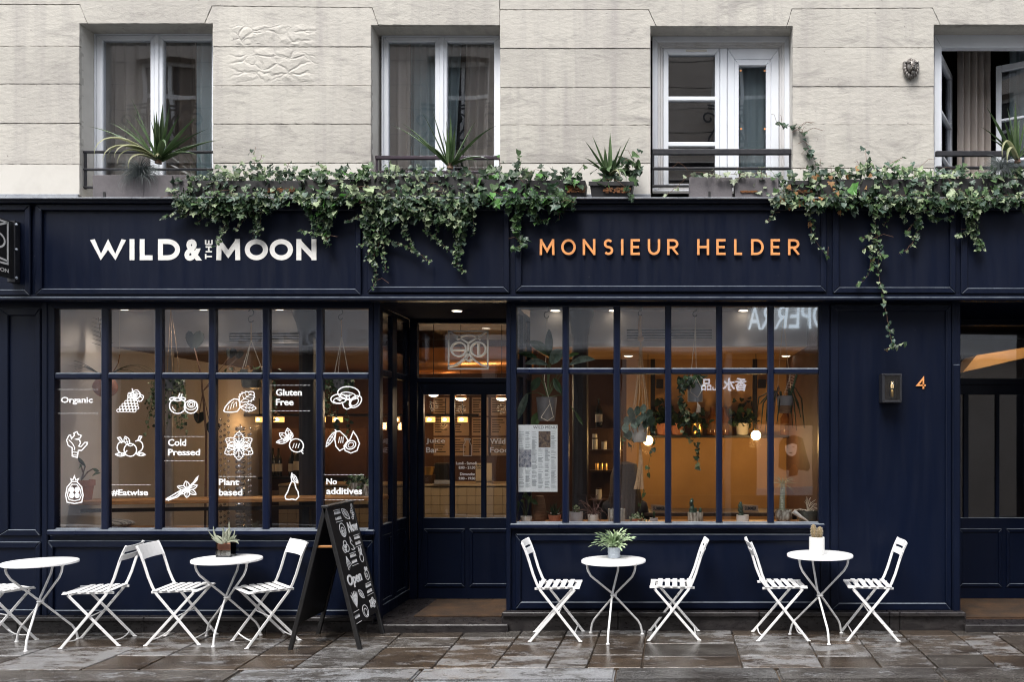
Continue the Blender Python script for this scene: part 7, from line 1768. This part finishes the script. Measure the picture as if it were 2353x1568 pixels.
G().tube([P(1815, 915, .45), P(1824, 885, .45), P(1832, 858, .45), P(1836, 846, .45)], [.010, .010, .009, .005], 7).build('stem', 'leaf_dark', t, smooth=True)
for k in range(9): G().tube([P(1818 + 1.9 * k, 905 - 6 * k, .45), P(1806 + 1.9 * k, 900 - 6 * k, .44), P(1800 + 2 * k, 908 - 6 * k, .44)], .0015, 3).build('aerial_root', 'rope_white', t)

# bulbs, shelf and what stands on it
def bulb(px, py, Y, label, watts):
    t = thing('hanging_bulb', label, 'lamp', P(px, py, Y), 'bare glowing bulbs in the right window'); b = P(px, py, Y); r = 11.5 * sc(Y)
    G().ball(b, r, n=18, m=12).build('bulb', 'bulb_glow', t, smooth=True); G().lathe([(.018, 0), (.02, .05), (.012, .07)], b + Vector((0, 0, r * .92)), 12).build('socket', 'brass', t, smooth=True)
    G().tube([b + Vector((0, 0, r + .05)), Vector((b.x, b.y, ZL - .001))], .004, 6).build('cord', 'black_metal', t)
    lamp_light('bulb_light', b + Vector((0, -.0, -r - .03)), watts, (1, .60, .22), .06, t)
bulb(1489, 1013, 1.9, 'bare glowing bulb half hidden behind the jute macrame planter', 4.2); bulb(1737, 1001, 1.9, 'bare glowing globe bulb under the shelf plant in the fifth right pane', 5)
ws = thing('wall_shelf', 'long black shelf across the warm wall of the right room', 'shelf', P(1660, 1006, 2.4))
Ysh = 2.36
G().box(PX(1440, Ysh), XB, Ysh, YB2, PZ(1007, Ysh), PZ(1001, Ysh)).build('shelf_board', 'shelf_black', ws, bevel=.003)
for a in (1500, 1735): G().box(PX(a - 5, 2.55), PX(a + 5, 2.55), 2.55, YB2, PZ(1000, Ysh), ZL).build('upright', 'shelf_black', ws)
for a in (1508, 1744): G().box(PX(a, 2.5), PX(a + 16, 2.5), 2.5, YB2, PZ(892, 2.5), PZ(872, 2.5)).build('bracket_box', 'shelf_black', ws, bevel=.004)
zsh = PZ(1001, Ysh)
def shelf_plant(px, w, h, label, m_, nleaf, sz, potmat):
    b = Vector((PX(px, 2.45), 2.45, zsh)); t = thing('potted_plant', label, 'potted plant', b, 'plants on the black shelf'); r = w / 2 * sc(2.45)
    G().lathe([(r * .8, 0), (r, .14), (r * .9, .14)], b, 14).build('pot', potmat, t, smooth=True)
    for k in range(nleaf): add_leaf(t, b + Vector((rq.gauss(0, r * 1.1), rq.gauss(0, .04), .13 + abs(rq.gauss(0, h * sc(2.45) * .5)))), sz * rq.uniform(.7, 1.2), m_)
shelf_plant(1523, 30, 50, 'bushy dark plant on the black shelf behind the macrame planter', 'leaf_dark', 60, .09, 'terracotta')
shelf_plant(1556, 30, 40, 'dark leafy plant in a terracotta pot on the black shelf', 'leaf_dark', 46, .08, 'terracotta')
shelf_plant(1602, 30, 30, 'dark plant in a brassy pot on the black shelf behind the metallic pot', 'leaf_dark', 30, .08, 'brass')
shelf_plant(1706, 32, 55, 'dark spreading plant in a labelled cream pot on the black shelf', 'leaf_dark', 80, .075, 'label_white')
for px, nm in ((1637, 'left amber bottle on the black shelf'), (1664, 'amber bottle half behind a window bar on the black shelf'), (1805, 'amber bottle glowing under the two-tone hanging pot')):
    b = Vector((PX(px, 2.45), 2.45, zsh)); t = thing('bottle', nm, 'bottle', b, 'bottles on the shelves')
    G().lathe([(.055, 0), (.06, .01), (.06, .2), (.03, .25), (.028, .32), (.034, .325)], b, 14).build('glass_body', 'jar_amber', t, smooth=True); G().lathe([(.061, .06), (.061, .14)], b, 14).build('paper_label', 'wicker', t)
# shelf unit with jars, tins and a bottle
su = thing('shelf_unit', 'dark shelf unit with jars and tins behind the second right pane', 'shelf', P(1385, 1160, 2.0))
Yu = 2.0
for y in (1150, 1082, 1034, 982): G().box(PX(1352, Yu), PX(1428, Yu), Yu, Yu + .3, PZ(y + 4, Yu), PZ(y, Yu)).build('shelf_board', 'wood_dark', su)
G().box(PX(1352, Yu), PX(1430, Yu), Yu + .3, Yu + .33, .055, PZ(930, Yu)).build('back_panel', 'wood_dark', su)
def jar(px, y, w, h, mat, label, Y=Yu + .12):
    b = P(px, y, Yu); b.y = Y; b.x = PX(px, Y); t = thing('jar', label, 'jar', b, 'jars on the dark shelf unit'); r = w / 2 * sc(Y); hh = h * sc(Y)
    G().lathe([(r, 0), (r, hh * .84), (r * .9, hh * .88)], b, 14).build('glass_body', mat, t, smooth=True); G().lathe([(r * .92, hh * .88), (r * .92, hh)], b, 14).build('lid', 'wood_dark', t)
jar(1367, 1034, 13, 27, 'label_white', 'left cream jar on the upper shelf of the dark unit'); jar(1388, 1034, 13, 20, 'label_white', 'right cream jar on the upper shelf of the dark unit'); jar(1367, 1007, 11, 10, 'label_white', 'small cream tub stacked on the left cream jar')
for k, nm in enumerate(('left', 'middle', 'right')): jar(1372 + 10 * k, 1082, 8, 17, 'brass', nm + ' one of three shiny tins on the middle shelf of the dark unit')
jar(1376, 1150, 14, 26, 'label_white', 'cream jar with a dark lid on the lowest shelf of the dark unit')
bottle(1376, 982, Yu + .1, .32, .04, 'bottle_dark', 'dark bottle on the top of the shelf unit', True)
tb = thing('table', 'dark table with scattered papers behind the sill pots', 'table', P(1650, 1178, 1.1))
G().box(PX(1480, 1.1), PX(1840, 1.1), .95, 1.5, PZ(1184, 1.1), PZ(1176, 1.1)).build('tabletop', 'wood_dark', tb, bevel=.004)
for a in (1495, 1825): G().box(PX(a - 5, 1.2), PX(a + 5, 1.2), 1.15, 1.25, .055, PZ(1184, 1.1)).build('leg', 'shelf_black', tb)
for px, nm in ((1515, 'folded sheet left of the drip-glazed pot'), (1725, 'folded sheet right of the small white square pot')):
    t = thing('leaflet', 'standing cream ' + nm, 'leaflet', P(px, 1176, 1.05)); s_ = sc(1.05)
    G().prism([(PX(px - 18, 1.05), PZ(1176, 1.05)), (PX(px + 18, 1.05), PZ(1176, 1.05)), (PX(px + 17, 1.05), PZ(1163, 1.05)), (PX(px - 19, 1.05), PZ(1160, 1.05))], 1.05, 1.07).build('sheet', 'poster_tan', t)
    V, F = text_mesh('SUMMER', PX(px - 14, 1.05), PX(px + 13, 1.05), PZ(1173, 1.05), PZ(1165, 1.05), 1.046, 1.05, .03); g = G(); g.add(V, F); g.build('lettering', 'ink', t)
# a guest with long hair, seated with the back to the street
pe = thing('person', 'person with long dark hair seated inside, between the second and third right panes', 'person', (PX(1436, 1.0), 1.0, .055))
def skin_body(pts, edges, rad, name, mat):
    me = bpy.data.meshes.new(name); me.from_pydata(pts, edges, []); o = bpy.data.objects.new(name, me); COL.objects.link(o)
    m_ = o.modifiers.new('skin', 'SKIN'); s_ = o.modifiers.new('sub', 'SUBSURF'); s_.levels = 1
    for i, r_ in enumerate(rad): me.skin_vertices[0].data[i].radius = (r_, r_ * .8)
    me.skin_vertices[0].data[0].use_root = True
    e = bpy.data.meshes.new_from_object(o.evaluated_get(bpy.context.evaluated_depsgraph_get())); bpy.data.objects.remove(o); bpy.data.meshes.remove(me)
    e.name = name; e.materials.clear(); e.materials.append(MAT[mat])
    for p in e.polygons: p.use_smooth = True
    return link(name, e, pe, None)
B = [(0, 0, .48), (0, -.02, .66), (0, -.02, .86), (0, 0, 1.02), (0, .02, 1.10), (0, .05, 1.20), (0, .06, 1.29), (-.18, 0, .98), (-.23, .06, .74), (-.13, .28, .72), (.18, 0, .98), (.23, .06, .74), (.13, .28, .72),
     (-.12, .1, .46), (-.13, .45, .50), (-.13, .46, .1), (.12, .1, .46), (.13, .45, .50), (.13, .46, .1), (-.13, .58, .04), (.13, .58, .04)]
E = [(0, 1), (1, 2), (2, 3), (3, 4), (4, 5), (5, 6), (3, 7), (7, 8), (8, 9), (3, 10), (10, 11), (11, 12), (0, 13), (13, 14), (14, 15), (0, 16), (16, 17), (17, 18), (15, 19), (18, 20)]
RD = [.15, .15, .17, .14, .06, .10, .085, .07, .05, .04, .07, .05, .04, .09, .065, .045, .09, .065, .045, .04, .04]
skin_body(B, E, RD, 'body', 'fabric_dark')
g = G()
for k in range(26):
    a = R(20 + 320 * k / 25) + math.pi / 2; rr = .10; q = Vector((0, .055, 1.33)); pts = []
    d = Vector((math.cos(a), math.sin(a), 0))
    for i, (o_, z) in enumerate([(.03, 1.40), (.09, 1.38), (.118, 1.27), (.125, 1.12), (.16, .98), (.17, .84 + rq.uniform(-.05, .05))]): pts.append(Vector((0, .05, 0)) + d * o_ * (1.0 if i < 4 else 1.0 + rq.uniform(-.1, .1)) + Vector((0, -.03 if i > 3 else 0, z)))
    g.tube(pts, [.02, .03, .034, .032, .026, .008], 6)
g.V = [(v[0] + PW[pe.name][0], v[1] + PW[pe.name][1], v[2] + PW[pe.name][2]) for v in g.V]
g.build('hair', 'hair', pe, smooth=True)['kind'] = 'stuff'
G().lathe([(.17, .40), (.17, .43)], (PX(1436, 1.0), 1.02, .055), 16).build('stool', 'wood_dark', None, label='dark round stool under the seated person', cat='stool')
# ceiling spots
def cspot(px, z, Y, label, watts, r=.045, col=(1, .88, .74), cone=78, tilt=-24):
    t = thing('ceiling_spot', label, 'lamp', (PX(px, Y), Y, z), 'recessed ceiling spots'); b = Vector((PX(px, Y), Y, z))
    G().lathe([(r * 1.25, -.006), (r * 1.25, -.001)], b, 16).build('bezel', 'ceiling_paint', t); G().lathe([(r, -.010), (r, -.0065)], b, 16).build('lens', 'lamp_white', t)
    d = bpy.data.lights.new('spot_light', 'SPOT'); d.energy = watts; d.color = col; d.spot_size = R(cone); d.spot_blend = .6; d.shadow_soft_size = .05
    o = bpy.data.objects.new('spot_light', d); COL.objects.link(o); o.parent = t; o.location = (0, 0, -.03); o.rotation_euler = (R(tilt), 0, 0)
for px, nm in ((283, 'leftmost spot in the front ceiling of the left window'), (465, 'spot in the front ceiling above the third left pane'), (640, 'spot in the front ceiling above the fifth left pane')): cspot(px, ZC, .92, nm, 4 if px < 300 else 11, cone=112, tilt=-22)
for px, nm in ((1276, 'spot in the front ceiling left of the right room\'s iron column'), (1410, 'spot in the front ceiling above the second right pane'), (1708, 'spot in the front ceiling beside the mirrored letters')): cspot(px, ZC, 1.02, nm, 15)
for px, nm in ((1444, 'spot in the lower ceiling left of the air grille'), (1806, 'spot in the lower ceiling above the two-tone pot')): cspot(px, ZL, 2.1, nm, .7, col=(1, .66, .36), tilt=0)
cspot(1050, SOF - .001, .62, 'spot in the dark ceiling of the first doorway', 3.5, cone=100, tilt=34)
cspot(2310, 3.018, 1.75, 'added spot lighting the soffit behind the right-hand door', 14, col=(1, .75, .45), cone=150, tilt=25)  # lamp added to brighten the slanted soffit seen through the fanlight
